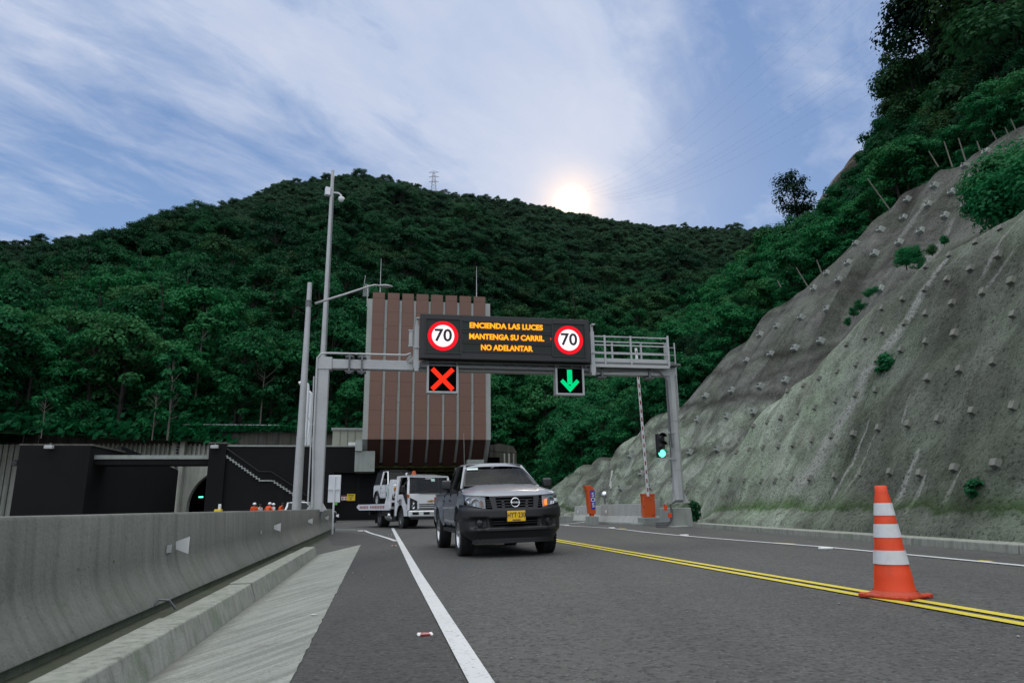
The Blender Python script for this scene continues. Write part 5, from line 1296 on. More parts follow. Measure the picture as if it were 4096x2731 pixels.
def npatch(mb, c, nu=6, nv=4, off=.0, offv=None): # c: 4 corners (s,z)
    def fn(u, v):
        a = V((*c[0], 0)).lerp(V((*c[1], 0)), u); b = V((*c[3], 0)).lerp(V((*c[2], 0)), u); q = a.lerp(b, v)
        return nsurf(q.x, q.y, off if offv is None else offv(u, v))
    return mb.grid(nu, nv, fn)
def xs(y, z, flare=True, bed=False):
    w = .895
    if z > .92: w -= .055*((z-.92)/.22)**1.6
    if z < .62: w -= .10*((.62-z)/.22)**1.5
    w += .012*math.exp(-((z-.86)/.03)**2) # character line
    if y < -.3: w -= .05*((-.3-y)/.3)
    for wy in (0, 3.15):
        d = math.hypot(y-wy, z-.42)
        w += .05*math.exp(-max(0, d-.47)/.09) if d < .8 and z < 1.0 else 0
    return w
AR = .475
def zarch(y, sill=.40):
    z = sill
    for wy in (0, 3.15):
        d = abs(y-wy)
        if d < AR: z = max(z, .42+math.sqrt(AR*AR-d*d)*.98)
    return z
def side_panel(name, mat, parent, y0, y1, ztf, sill=.40, nz=12, side=1, dy=.03, smoothing=35):
    ny = max(2, int((y1-y0)/dy)); mb = MB()
    def fn(u, v):
        y = lerp(y0, y1, u); zb_ = zarch(y, sill); z = lerp(zb_, ztf(y), v); return V((side*xs(y, z), y, z))
    mb.grid(ny, nz, fn)
    # inward lip so the panel edge has thickness
    def lip(u, v):
        y = lerp(y0, y1, u); z = zarch(y, sill); return V((side*(xs(y, z)-.09*v), y, z+.0*v))
    mb.grid(ny, 1, lip)
    return mb.build(name, mat, parent, smooth=smoothing)
def quadplate(mb, a, b, c, d, th, n):
    n = V(n)*th; a, b, c, d = map(V, (a, b, c, d)); mb.add([a, b, c, d, a+n, b+n, c+n, d+n], [(0, 1, 2, 3), (7, 6, 5, 4), (0, 4, 5, 1), (1, 5, 6, 2), (2, 6, 7, 3), (3, 7, 4, 0)])
def pickup(root, paint='silver', detail=True):
    # black interior masses
    mb = MB(); mb.span((-.62, -.72, .32), (.62, 4.1, .9)); mb.span((-.84, .62, .45), (.84, 2.5, 1.02)); mb.span((-.8, .2, .55), (.8, .64, 1.08)); mb.build('chassis', 'void', root)
    # bumper
    def boff(s, z):
        a = abs(s); o = .012
        o += .022*smooth(.60, .66, z)*(1-smooth(.80, .86, z))
        if a < .46: o -= .0
        o += .03*smooth(.40, .43, z)*(1-smooth(.47, .50, z))*(1-smooth(.62, .8, a))
        o -= .075*smooth(.485, .505, z)*(1-smooth(.63, .65, z))*(1-smooth(.42, .50, a))
        o -= .05*smooth(.50, .55, a)*(1-smooth(.8, .86, a))*smooth(.46, .5, z)*(1-smooth(.64, .68, z))
        o -= max(0, .42-z)*.55
        o += .035*smooth(.8, 1.05, a)*smooth(.3, .5, z)
        return o
    def btop(s): return .81+.085*smooth(.45, .95, abs(s))+.01*smooth(.95, 1.1, abs(s))
    def bbot(s): return .21+.10*smooth(.75, 1.1, abs(s))
    mb = MB()
    def fn(u, v):
        s = lerp(-NL[-1], NL[-1], u); z = lerp(bbot(s), btop(s), v); return nsurf(s, z, boff(s, z))
    mb.grid(90, 44, fn)
    mb.grid(60, 2, lambda u, v: nsurf(lerp(-NL[-1], NL[-1], u), btop(lerp(-NL[-1], NL[-1], u)), boff(lerp(-NL[-1], NL[-1], u), .8)-.1*v))
    bp = mb.build('front_bumper', 'bumper', root, smooth=40)
    mb = MB(); npatch(mb, [(-.42, .505), (.42, .505), (.46, .625), (-.46, .625)], 12, 2, -.05); mb.build('air_intake', 'void', bp)
    mb = MB()
    for zz in (.545, .585): npatch(mb, [(-.43, zz-.006), (.43, zz-.006), (.43, zz+.006), (-.43, zz+.006)], 12, 1, -.035)
    mb.build('intake_bars', 'black', bp)
    for sg in (-1, 1):
        p, n_ = nose(sg*.68); o = MB(Matrix.Translation(nsurf(sg*.68, .57, -.03)) @ n_.to_track_quat('Z', 'Y').to_matrix().to_4x4()); o.lathe([(.0, .012), (.05, .008), (.062, .0), (.07, .02), (.072, -.02)], n=20); o.build('fog_lamp', 'lamp_off', bp, smooth=50)
    mb = MB(); npatch(mb, [(-.9, .2), (.9, .2), (.84, .34), (-.84, .34)], 14, 1, -.06); mb.build('undertray', 'black', bp)
    # grille
    mb = MB(); npatch(mb, [(-.54, .80), (.54, .80), (.56, 1.035), (-.56, 1.035)], 20, 3, -.03); g = mb.build('grille', 'void', root)
    mb = MB()
    for sg in (-1, 1):
        c_ = [(sg*.335, .80), (sg*.42, .80), (sg*.475, 1.035), (sg*.365, 1.035)]; npatch(mb, c_, 3, 4, .018)
    npatch(mb, [(-.34, .795), (.34, .795), (.34, .828), (-.34, .828)], 8, 1, .016)
    npatch(mb, [(-.47, 1.01), (.47, 1.01), (.475, 1.04), (-.475, 1.04)], 8, 1, .016)
    mb.build('grille_frame', 'bumper', g, smooth=30)
    mb = MB()
    for zz in (.865, .915, .965):
        npatch(mb, [(-.345, zz-.007), (.345, zz-.007), (.35, zz+.007), (-.35, zz+.007)], 8, 1, .002); npatch(mb, [(-.35, zz+.007), (.35, zz+.007), (.35, zz+.008), (-.35, zz+.008)], 8, 1, -.02)
    for zz in (.85, .89, .93, .97):
        for sg in (-1, 1): npatch(mb, [(sg*.44, zz-.006), (sg*.53, zz-.006), (sg*.53, zz+.006), (sg*.44, zz+.006)], 3, 1, .0)
    mb.build('grille_bars', 'bumper', g)
    if detail:
        mb = MB()
        for sx_, zz in ((-.23, .94), (-.22, .89), (-.22, .84+.005), (.23, .94), (.22, .89), (.22, .845)): mb.box(nsurf(sx_, zz, .005), (.045, .01, .012))
        mb.build('grille_clips', 'galv_dark', g)
    # emblem: chrome ring with a crossing bar
    e = nsurf(0, .915, .03)
    mb = MB(Matrix.Translation(e)); ring = [(.078+.012*math.cos(2*PI*k/10), .012*math.sin(2*PI*k/10)) for k in range(11)]; mb.lathe(ring, axis='y', n=36); mb.box((0, -.008, 0), (.175, .018, .03), bev=.004)
    em = mb.build('emblem', 'chrome', root, smooth=40)
    if detail: text('NISSAN', .032, 'black', em, (e.x, e.y-.0195, e.z), (PI/2, 0, 0), bold=.0006, wide=1.05)
    # headlamps
    for sg in (-1, 1):
        c_ = [(sg*.555, .815), (sg*.99, .905), (sg*1.09, 1.085), (sg*.545, 1.03)]
        if sg < 0: c_ = [c_[1], c_[0], c_[3], c_[2]]
        mb = MB(); npatch(mb, c_, 10, 5, -.03); h = mb.build('headlamp', 'galv', root, smooth=50)
        mb = MB(); npatch(mb, c_, 10, 5, .0, lambda u, v: .008+.018*math.sin(PI*u)*math.sin(PI*v)); mb.build('lens', 'lens', h, smooth=True)
        for s_, z_, r_ in ((.74, .925, .078), (.9, .975, .058)):
            p, n_ = nose(sg*s_); n2 = (n_+V((0, -1.2, 0))).normalized()
            mb = MB(Matrix.Translation(nsurf(sg*s_, z_, -.012)) @ n2.to_track_quat('Z', 'Y').to_matrix().to_4x4()); mb.lathe([(.0, -.03), (r_*.4, -.022), (r_*.8, -.005), (r_, .012), (r_*1.06, .01)], n=20); mb.build('reflector', 'chrome', h, smooth=50)
        mb = MB(); npatch(mb, [(sg*.585, .85), (sg*.645, .86), (sg*.64, .97), (sg*.59, .95)], 2, 3, .0); mb.build('turn_signal', 'amber' if (sg > 0 and detail) else simple('amber_off', (.25, .1, .04), .3), h)
    # number plate
    if detail:
        pl_ = MB(Matrix.Translation((0, -1.015, .675))); pl_.box((0, 0, 0), (.34, .012, .185), bev=.004); po = pl_.build('number_plate', 'yellow_plate', root)
        mb = MB(Matrix.Translation((0, -1.008, .675))); mb.box((0, 0, 0), (.365, .012, .21), bev=.004); mb.build('plate_holder', 'black', po)
        text('HYT·230', .126, 'black', po, (0, -1.0225, .69), (PI/2, 0, 0), bold=.0014, wide=.70, space=1.06); text('RIONEGRO', .03, 'black', po, (0, -1.0225, .605), (PI/2, 0, 0), bold=.001)
    # bonnet
    def hood(u, v):
        s = lerp(-1.02, 1.02, u); F = nsurf(s*1.06, 1.032+.062*abs(s/1.02)**2.2, .012); B = V((s/1.02*.80, .34, 1.272-.075*abs(s/1.02)**2.5))
        q = F.lerp(B, v); a = abs(s)/1.02
        zt = lerp(F.z, B.z, v**.8); q.z = zt + .035*math.sin(PI*min(1, v*1.0))*(1-a**4) + .022*smooth(0, .12, v)*(1-a**3)
        q.z += .018*math.exp(-((a-.62)/.07)**2)*smooth(0, .2, v)*(1-smooth(.8, 1, v))
        return q
    mb = MB(); mb.grid(48, 24, hood); mb.build('bonnet', paint, root, smooth=True)
    # sides
    zt = lambda y: interp([(-.6, 1.07), (-.3, 1.10), (.36, 1.185), (.6, 1.185)], y)
    for sg in (-1, 1):
        side_panel('front_wing', paint, root, -.46, .43, zt, .44, side=sg)
        d1 = side_panel('door', paint, root, .44, 1.45, lambda y: 1.185, side=sg); d2 = side_panel('door', paint, root, 1.465, 2.42, lambda y: 1.185, side=sg)
        side_panel('bed_side', paint, root, 2.46, 4.3, lambda y: 1.19, .46, side=sg)
        for dd_, yy in ((d1, 1.3), (d2, 2.26)):
            mb = MB(); mb.box((sg*(xs(yy, .98)+.022), yy, 1.0), (.03, .17, .03), bev=.008); mb.build('door_handle', 'black', dd_)
        mb = MB(); mb.span((sg*.78, .5, .36), (sg*.9, 2.4, .43)); mb.build('sill', 'black', root)
        mb = MB()
        for yy in (.435, 1.458, 2.44): mb.span((sg*.80, yy-.012, .46), (sg*.868, yy+.012, 1.13))
        mb.build('door_gaps', 'void', root)
        # mirror
        mr_ = MB(); mr_.box((sg*1.06, .62, 1.3), (.2, .13, .19), bev=.025); mo = mr_.build('mirror', 'bumper', root, smooth=50, bevel=.015)
        mb = MB(); mb.bar((sg*.86, .64, 1.16), (sg*.98, .63, 1.22), .06, .05); mb.build('mirror_arm', 'bumper', mo)
        mb = MB(); mb.box((sg*1.06, .688, 1.3), (.17, .006, .15)); mb.build('mirror_glass', 'chrome', mo)
        # wheels
        wheel(root, sg*.80, 0, .345, .405, .27, sg); wheel(root, sg*.80, 3.15, .345, .405, .27, sg)
        mb = MB()
        for wy in (0, 3.15): mb.lathe([(AR-.01, sg*.60), (AR-.01, sg*.86)], (0, wy, .42), 'x', 30, -.1, PI+.1)
        mb.build('wheel_housing', 'void', root)
    # cabin frame
    A0 = lambda sg: V((sg*.79, .34, 1.2)); A1 = lambda sg: V((sg*.60, 1.06, 1.66)); B1 = lambda sg: V((sg*.615, 1.5, 1.70)); C1 = lambda sg: V((sg*.60, 2.33, 1.66)); C0 = lambda sg: V((sg*.80, 2.52, 1.16))
    def roof(u, v):
        y = lerp(1.02, 2.38, v); a = lerp(-1, 1, u); x = a*(.63+.01*math.sin(PI*v)); z = 1.675+.07*math.sin(PI*clamp(v*.8+.12))+.035*(1-abs(a)**3)-.03*(abs(a) > .97)
        return V((x, y+.02*(1-a*a)*(-1 if v < .5 else .5), z))
    mb = MB(); mb.grid(24, 14, roof); rf = mb.build('roof', paint, root, smooth=True)
    mb = MB(); mb.grid(20, 3, lambda u, v: V(((2*u-1)*.61, lerp(1.0, 1.12, v)-.1*(1-(2*u-1)**2)-.02, lerp(1.675, 1.745, v)-.03*(abs(2*u-1)**3)))); mb.build('windscreen_header', paint, root, smooth=True)
    for sg in (-1, 1):
        mb = MB(); mb.bar(A0(sg), A1(sg)+UP*.02, .075, .05, up=(0, -1, .6)); mb.bar(A1(sg)+UP*.025, B1(sg)+UP*.0, .06, .045); mb.bar(B1(sg), C1(sg)+UP*.02, .06, .045)
        quadplate(mb, (sg*.82, 2.40, 1.15), (sg*.80, 2.54, 1.15), (sg*.62, 2.37, 1.72), (sg*.64, 2.2, 1.72), .03, (-sg, 0, 0))
        mb.build('pillar', paint, root, bevel=.012)
        mb = MB(); mb.bar((sg*.835, 1.46, 1.15), (sg*.645, 1.5, 1.71), .03, .09, up=(sg, 0, 0)); mb.bar((sg*.845, .5, 1.155), (sg*.845, 2.42, 1.16), .02, .03); mb.bar((sg*.83, .68, 1.16), (sg*.775, .68, 1.36), .025, .02); mb.build('window_trim', 'black', root)
        for ya, yb in ((.5, 1.44), (1.49, 2.3)):
            mb = MB(); f = lambda y: V((sg*.845, y, 1.15)); tpz = interp([(.5, 1.22), (.98, 1.6), (1.1, 1.68), (1.5, 1.71), (2.3, 1.68)], ya)
            mb.grid(8, 4, lambda u, v: V((sg*lerp(.842, interp([(1.15, .842), (1.72, .64)], lerp(1.15, interp([(.42, 1.17), (1.06, 1.69), (1.5, 1.72), (2.3, 1.69)], lerp(ya, yb, u)), v)), 1.), lerp(ya, yb, u), lerp(1.15, interp([(.42, 1.17), (1.06, 1.69), (1.5, 1.72), (2.3, 1.69)], lerp(ya, yb, u)), v))))
            mb.build('side_window', 'side_glass', root, smooth=True)
        # tail lamp
        mb = MB(); mb.box((sg*.84, 4.27, .95), (.1, .08, .34), bev=.02); mb.build('tail_lamp', 'red', root)
    def ws(u, v):
        a = lerp(-1, 1, u); x = a*lerp(.775, .60, v); return V((x, lerp(.31, 1.05, v)-.10*(1-a*a), lerp(1.262, 1.675, v)+.012*math.sin(PI*v)))
    mb = MB(); mb.grid(20, 10, ws); wsd = mb.build('windscreen', 'windshield', root, smooth=True)
    mb = MB()
    for (v0, v1, u0, u1) in ((-.02, .035, 0, 1), (.985, 1.0, 0, 1)): mb.grid(20, 1, lambda u, v: ws(lerp(u0, u1, u), lerp(v0, v1, v))+V((0, -.006, .004)))
    for (u0, u1) in ((0, .025), (.975, 1)): mb.grid(1, 12, lambda u, v: ws(lerp(u0, u1, u), v)+V((0, -.006, .004)))
    mb.build('seal', 'black', wsd)
    if detail:
        mb = MB(); mb.grid(6, 2, lambda u, v: ws(lerp(.03, .21, u), lerp(.80, .93, v))+V((0, -.008, .006))); st = mb.build('sticker', 'sticker', wsd)
        mb = MB(); mb.grid(6, 2, lambda u, v: ws(lerp(.035, .21, u), lerp(.80, .86, v))+V((0, -.012, .008))); mb.build('sticker_band', 'white_matte', st)
        mb = MB(); mb.grid(2, 1, lambda u, v: ws(lerp(.43, .49, u), lerp(.915, .94, v))+V((0, -.008, .006))); mb.build('sticker', 'white_matte', wsd)
    mb = MB(); mb.grid(20, 1, lambda u, v: V((lerp(-.78, .78, u), lerp(.35, .22, v)-.1*(1-(2*u-1)**2), 1.262-.0*v)))
    for xx, a_ in ((-.3, 1), (.25, 1)): mb.tube([ws(.5+xx*.6, .0)+V((0, -.03, .02)), ws(.5+xx*.6+.22, .03)+V((0, -.03, .02))], .01, 5)
    mb.build('wipers', 'black', root)
    # cab back wall and bed
    mb = MB(); mb.span((-.8, 2.42, .9), (.8, 2.5, 1.15)); quadplate(mb, (-.78, 2.5, 1.15), (.78, 2.5, 1.15), (.70, 2.44, 1.3), (-.70, 2.44, 1.3), .03, (0, 1, 0)); quadplate(mb, (-.66, 2.40, 1.58), (.66, 2.40, 1.58), (.62, 2.36, 1.73), (-.62, 2.36, 1.73), .03, (0, 1, 0)); mb.build('cab_back', paint, root)
    mb = MB(); mb.add([(-.7, 2.44, 1.29), (.7, 2.44, 1.29), (.66, 2.4, 1.59), (-.66, 2.4, 1.59)], [(0, 1, 2, 3)]); mb.build('rear_window', 'side_glass', root)
    mb = MB(); mb.span((-.84, 4.24, .6), (.84, 4.3, 1.15)); mb.span((-.8, 2.5, .68), (.8, 4.25, .74)); 
    for sg in (-1, 1): mb.span((sg*.8, 2.5, .75), (sg*.74, 4.25, 1.17)); mb.span((sg*.74, 2.47, 1.155), (sg*.86, 4.3, 1.18))
    mb.build('load_bed', paint, root)
    mb = MB(); mb.span((-.8, 4.34, .45), (.8, 4.46, .6)); mb.build('rear_bumper', 'black', root)
    # interior
    mb = MB(); mb.span((-.76, .5, 1.0), (.76, .85, 1.12)); mb.tube([(-.62, .84, 1.1), (0, .8, 1.15), (.62, .84, 1.1)], .07, 8); mb.build('dashboard', 'seat', root)
    for sx_ in (-.38, .38):
        mb = MB(); mb.box((sx_, 1.55, 1.28), (.5, .14, .62), Matrix.Rotation(-.2, 3, 'X'), bev=.05); mb.box((sx_, 1.6, 1.64), (.26, .1, .17), bev=.04); mb.box((sx_, 1.35, 1.0), (.5, .5, .14), bev=.04); mb.build('seat', 'seat', root)
    mb = MB(); mb.box((0, 2.25, 1.25), (1.3, .14, .55), bev=.05); mb.build('seat', 'seat', root)
    st_ = MB(); st_.x = Matrix.Translation((.38, 1.02, 1.17)) @ Matrix.Rotation(math.radians(65), 4, 'X'); st_.lathe([(.18+.014*math.cos(2*PI*k/8), .014*math.sin(2*PI*k/8)) for k in range(9)], n=24); st_.box((0, 0, 0), (.34, .05, .02)); st_.build('steering_wheel', 'black', root)
    mb = MB(); mb.box((0, .95, 1.6), (.22, .02, .07), bev=.008); mb.build('rear_view_mirror', 'black', root)
    if detail:
        mb = MB(); mb.tube([(-.60, 1.16, 1.68), (-.57, 1.35, 2.1), (-.54, 1.55, 2.45)], .005, 5); mb.build('whip_antenna', 'galv_dark', root)
fr = (-1.0, 12.96); th_ = math.radians(13.0)
px_c = V((-.17, 13.22, 0))
pk = thing('pickup_truck', 'silver grey double cab pickup with black front bumper driving toward the camera', 'pickup truck', at(V((px_c.x, px_c.y, zg(px_c.x)+.06)), th_) @ Matrix.Rotation(math.radians(-1.1), 4, 'Y') @ Matrix.Scale(.955, 4))
pickup(pk)
wm = pk.matrix_world
dp = wm @ V((.38, 1.42, .06)); person(dp, th_, 'dark haired driver behind the wheel of the silver pickup', jacket='dark_cloth', helmet=None, arms=((.16, -.42, 1.22), (-.16, -.42, 1.2)), seated=True).scale = (.93, .93, .93)

# white pickup of the work crew
def small_at(px, py, D, z0): p = P(px, py, D); return V((p.x, p.y, z0))
wp = G(1180, 2030) if False else P(1185, 2020, 50)
w2 = thing('pickup_truck', 'white pickup parked among the workers behind the barrier', 'pickup truck', at((P(1292, 2020, 49).x, 49, -.36), math.radians(96)) @ Matrix.Scale(.97, 4))
pickup(w2, 'white_paint', False)
# workers
def wk(px, D, rz, label, **k):
    p = P(px, 2010, D); r = person((p.x, p.y, -.40), rz, label, **k)
    return r
wk(1019, 51, .3, 'worker in orange jacket and white helmet, leftmost of the crew behind the barrier', arms=((.25, -.1, .9), (-.25, -.1, .9)))
r = wk(1041, 51.5, 1.2, 'dark haired worker in white shirt beside the leftmost orange worker', jacket='white_cloth', helmet=None, arms=((.3, -.1, 1.0), (-.3, -.2, 1.0))); r.scale = (.96, .96, .96)
r = wk(1070, 50, PI-.4, 'worker in orange with white helmet bending over the pickup, third from left', lean=.35, arms=((.5, -.35, 1.2), (-.45, -.3, 1.1)))
r = wk(1096, 52.5, -.9, 'worker with white helmet and pale jacket standing behind the white pickup', jacket='white_cloth', arms=((.25, -.2, 1.0), (-.25, -.2, 1.0))); r.scale = (.98, .98, .98)
r = wk(1114, 52, 1.5, 'bare headed worker in orange leaning on the white pickup, rightmost of the crew', lean=.5, helmet=None, arms=((.3, -.5, 1.25), (-.3, -.5, 1.25)))

# ------------------------------------------------------------------ tow truck
def tow(root):
    W_ = .99
    def xw(z): return W_ if z < 1.35 else W_-.10*((z-1.35)/.9)
    zb_ = lambda y: max(.52, .48+math.sqrt(max(0, .52**2-y*y)) if abs(y) < .52 else .52)
    # cab sides
    for sg in (-1, 1):
        mb = MB(); mb.grid(46, 10, lambda u, v: (lambda y: V((sg*xw(lerp(zb_(y), 1.43, v)), y, lerp(zb_(y), 1.43, v))))(lerp(-1.02, .78, u)))
        mb.grid(46, 1, lambda u, v: (lambda y: V((sg*(xw(.6)-.1*v), y, zb_(y))))(lerp(-1.02, .78, u)))
        s = mb.build('cab_side', 'white_paint', root, smooth=40)
        mb = MB(); mb.bar((sg*.985, -1.02, 1.4), (sg*.885, -.74, 2.16), .09, .07, up=(0, 1, .3)); mb.bar((sg*.95, .32, 1.4), (sg*.89, .36, 2.16), .06, .16, up=(sg, 0, 0)); quadplate(mb, (sg*.985, .4, 1.4), (sg*.985, .78, 1.4), (sg*.885, .78, 2.2), (sg*.885, .4, 2.2), .04, (-sg, 0, 0)); mb.bar((sg*.88, -.76, 2.17), (sg*.88, .78, 2.2), .06, .07)
        mb.build('pillar', 'white_paint', root, bevel=.01)
        mb = MB(); quadplate(mb, (sg*.99, -.96, 1.43), (sg*.985, .3, 1.43), (sg*.887, .3, 2.16), (sg*.887, -.74, 2.16), .012, (-sg, 0, 0)); mb.build('side_window', 'side_glass', root)
        mb = MB(); mb.prism([(sg*.992, -.94, 1.43), (sg*.992, -.35, 1.43), (sg*.992, -.78, 1.02), (sg*.992, -.97, 1.0)], (sg, 0, 0), .006); mb.build('window_sweep', 'black', root)
        mb = MB()
        for yy in (-.9, .42): mb.span((sg*.993, yy-.006, .8), (sg*.997, yy+.006, 1.43))
        mb.span((sg*.993, .22, 1.12), (sg*1.01, .36, 1.16)); mb.build('door_seam', 'black', s)
        # decals
        mb = MB(); mb.span((sg*.993, -.22, 1.0), (sg*.996, .22, 1.32-.08)); 
        mo = mb.build('door_decal', simple('decal_grey', (.3, .3, .31), .5), s)
        tx = text('803', .13, 'black', mo, (sg*.9975, 0.02, 1.16), (PI/2, 0, sg*PI/2), bold=.004); text('503', .1, 'black', mo, (sg*.9975, .02, 1.05), (PI/2, 0, sg*PI/2), bold=.003)
        mb = MB(); mb.box((sg*1.18, -.95, 1.62), (.16, .1, .3), bev=.03); m_ = mb.build('mirror', 'black', root); mb = MB(); mb.bar((sg*.97, -.93, 1.4), (sg*1.16, -.95, 1.5), .03); mb.bar((sg*.9, -.8, 2.05), (sg*1.16, -.95, 1.77), .03); mb.build('mirror_arm', 'black', m_)
        # front corner lamps
        mb = MB(); mb.add([(sg*.93, -1.125, .78), (sg*.62, -1.15, .82), (sg*.62, -1.15, 1.13), (sg*.93, -1.11, 1.34-.06)], [(0, 1, 2, 3)] if sg > 0 else [(3, 2, 1, 0)]); h = mb.build('headlamp', 'lamp_off', root, fixn=False)
        for zz, rr in ((.9, .075), (1.06, .05)):
            mb = MB(Matrix.Translation((sg*.79, -1.15, zz))); mb.lathe([(0, .02), (rr*.7, .005), (rr, -.012)], axis='y', n=16); mb.build('reflector', 'chrome', h, smooth=True)
        mb = MB(); mb.add([(sg*.945, -1.14, .77), (sg*.61, -1.168, .81), (sg*.61, -1.168, 1.14), (sg*.945, -1.125, 1.29)], [(0, 1, 2, 3)]); mb.build('lens', 'lens', h)
        mb = MB(); mb.box((sg*.975, -1.0, 1.36-.02), (.06, .14, .12), bev=.01); mb.build('turn_signal', simple('amber_lens', (.55, .11, .01), .3), root)
        wheel(root, sg*.82, 0, .4, .4, .24, sg, 'galv_dark', 5, .55)
        wheel(root, sg*.70, 3.4, .4, .4, .44, sg, 'galv_dark', 5, .55)
        mb = MB(); mb.lathe([(.5, sg*.6), (.5, sg*.98)], (0, 0, .48), 'x', 24, -.1, PI+.1); mb.build('wheel_housing', 'black', root)
        mb = MB(); mb.box((sg*.72, 3.9, .42), (.5, .02, .5)); mb.build('mud_flap', 'black', root)
    # front panel
    def front(u, v):
        a = lerp(-1, 1, u); z = lerp(.76, 1.44, v); return V((a*.985, -1.13+.11*abs(a)**5+.02*v, z))
    mb = MB(); mb.grid(30, 8, front); fp = mb.build('cab_front', 'white_paint', root, smooth=40)
    mb = MB()
    for zz in (.83, .92, 1.0): mb.box((0, -1.14, zz), (1.05, .02, .035), bev=.005)
    mb.build('grille_slots', 'black', fp)
    mb = MB(); mb.box((0, -1.13, .775), (1.9, .03, .05)); mb.build('grille_shadow', 'black', fp)
    mb = MB(); mb.prism([(-.17, -1.155, 1.10), (-.02, -1.155, 1.10), (-.035, -1.155, 1.145), (-.17, -1.155, 1.145)], (0, -1, 0), .01); mb.prism([(.02, -1.155, 1.12), (.17, -1.155, 1.12), (.17, -1.155, 1.165), (.035, -1.155, 1.165)], (0, -1, 0), .01); mb.box((0, -1.16, 1.133), (.1, .012, .085)); mb.build('emblem', simple('gold_emblem', (.6, .36, .06), .3, .7), fp)
    mb = MB(); mb.box((0, -1.16, .62), (1.98, .22, .26), bev=.04); bp = mb.build('front_bumper', 'white_paint', root, bevel=.01)
    mb = MB()
    for sx_, w in ((-.72, .28), (.72, .28), (-.2, .34), (.32, .3)): mb.box((sx_, -1.272, .63), (w, .01, .11), bev=.003)
    mb.box((0, -1.2, .44), (1.8, .1, .1)); mb.build('bumper_slots', 'black', bp)
    mb = MB(); mb.box((.06, -1.285, .6), (.32, .01, .16)); pt = mb.build('number_plate', 'white_matte', bp); text('EQT', .12, 'black', pt, (.0, -1.2915, .605), (PI/2, 0, 0), bold=.002, wide=.8)
    def ws(u, v):
        a = lerp(-1, 1, u); return V((a*lerp(.945, .86, v), lerp(-1.11, -.78, v)+.1*abs(a)**4, lerp(1.41, 2.17, v)))
    mb = MB(); mb.grid(24, 8, ws); w_ = mb.build('windscreen', 'truck_glass', root, smooth=True)
    mb = MB(); mb.grid(24, 1, lambda u, v: ws(u, lerp(0, .05, v))+V((0, -.008, 0))); mb.grid(24, 1, lambda u, v: ws(u, lerp(.9, 1, v))+V((0, -.008, 0)))
    for a, b in ((0, .03), (.97, 1)): mb.grid(1, 8, lambda u, v: ws(lerp(a, b, u), v)+V((0, -.008, 0)))
    mb.build('seal', 'black', w_)
    text('ANGAR', .085, 'white_matte', w_, (-.02, -.835, 2.075), (math.radians(67), 0, 0), bold=.002)
    mb = MB(); mb.grid(3, 2, lambda u, v: ws(lerp(.55, .65, u), lerp(.72, .88, v))+V((0, -.012, 0))); mb.build('sticker', 'sticker', w_)
    mb = MB()
    for x0 in (-.55, .25): mb.tube([(x0, -1.13, 1.46), (x0+.5, -1.1, 1.52)], .012, 5)
    mb.build('wipers', 'black', root)
    mb = MB(); mb.grid(16, 12, lambda u, v: V((lerp(-.9, .9, u), lerp(-.84, .8, v), 2.17+.07*math.sin(PI*clamp(v*.9+.1))*(1-abs(2*u-1)**3)+.03))); mb.span((-.88, -.82, 2.12), (.88, -.78, 2.2)); mb.build('roof', 'white_paint', root, smooth=40)
    mb = MB(); mb.span((-.92, .76, .7), (.92, .8, 2.2)); mb.build('cab_back', 'white_paint', root)
    bcn = MB(Matrix.Translation((-.5, -.3, 2.26))); bcn.lathe([(.1, 0), (.1, .05), (.085, .06), (.08, .15), (.0, .17)], n=16); bcn.build('beacon', simple('beacon_lens', (.5, .09, .02), .3), root)
    mb = MB(); mb.span((-.86, -.9, .8), (.86, .7, 1.15)); mb.span((-.8, -.95, 1.15), (.8, -.7, 1.33)); mb.span((-.4, -.8, 1.75), (-.1, -.78, 1.9)); mb.build('cab_interior', 'seat', root)
    for sx_ in (-.45, .45): mb = MB(); mb.box((sx_, .35, 1.5), (.5, .15, .75), bev=.05); mb.build('seat', 'seat', root)
    # chassis and deck
    mb = MB()
    for sx_ in (-.4, .4): mb.span((sx_-.05, -.8, .52), (sx_+.05, 4.6, .74))
    mb.span((-.55, 3.2, .3), (.55, 3.6, .5)); mb.span((-.95, 1.5, .5), (-.5, 2.9, .8)); mb.span((.5, .9, .45), (.95, 2.9, .8)); mb.span((-1.05, 4.55, .55), (1.05, 4.75, .72)); mb.build('chassis', 'black', root)
    mb = MB(); mb.lathe([(.0, 1.55), (.2, 1.57), (.26, 1.62), (.26, 2.1), (.2, 2.15), (0, 2.17)], (-.78, 0, .52), 'y', 24); mb.build('fuel_tank', 'chrome', root, smooth=40)
    mb = MB(); mb.span((-.98, .62, .3), (-.7, .95, .75)); 
    for k in range(3): mb.span((-.985, .68, .36+k*.13), (-.99, .9, .39+k*.13))
    mb.build('battery_box', 'black', root)
    dk = thing('deck', None, None); 
    bpy.data.objects.remove(dk)
    y0, y1, zd = .95, 6.55, .93
    mb = MB(); mb.span((-1.13, y0, zd-.12), (1.13, y1-.5, zd)); mb.prism([(-1.13, y1-.5, zd-.12), (-1.13, y1-.5, zd), (-1.13, y1, zd-.04), (-1.13, y1, zd-.07)], (1, 0, 0), 2.26); d = mb.build('flat_deck', 'galv', root)
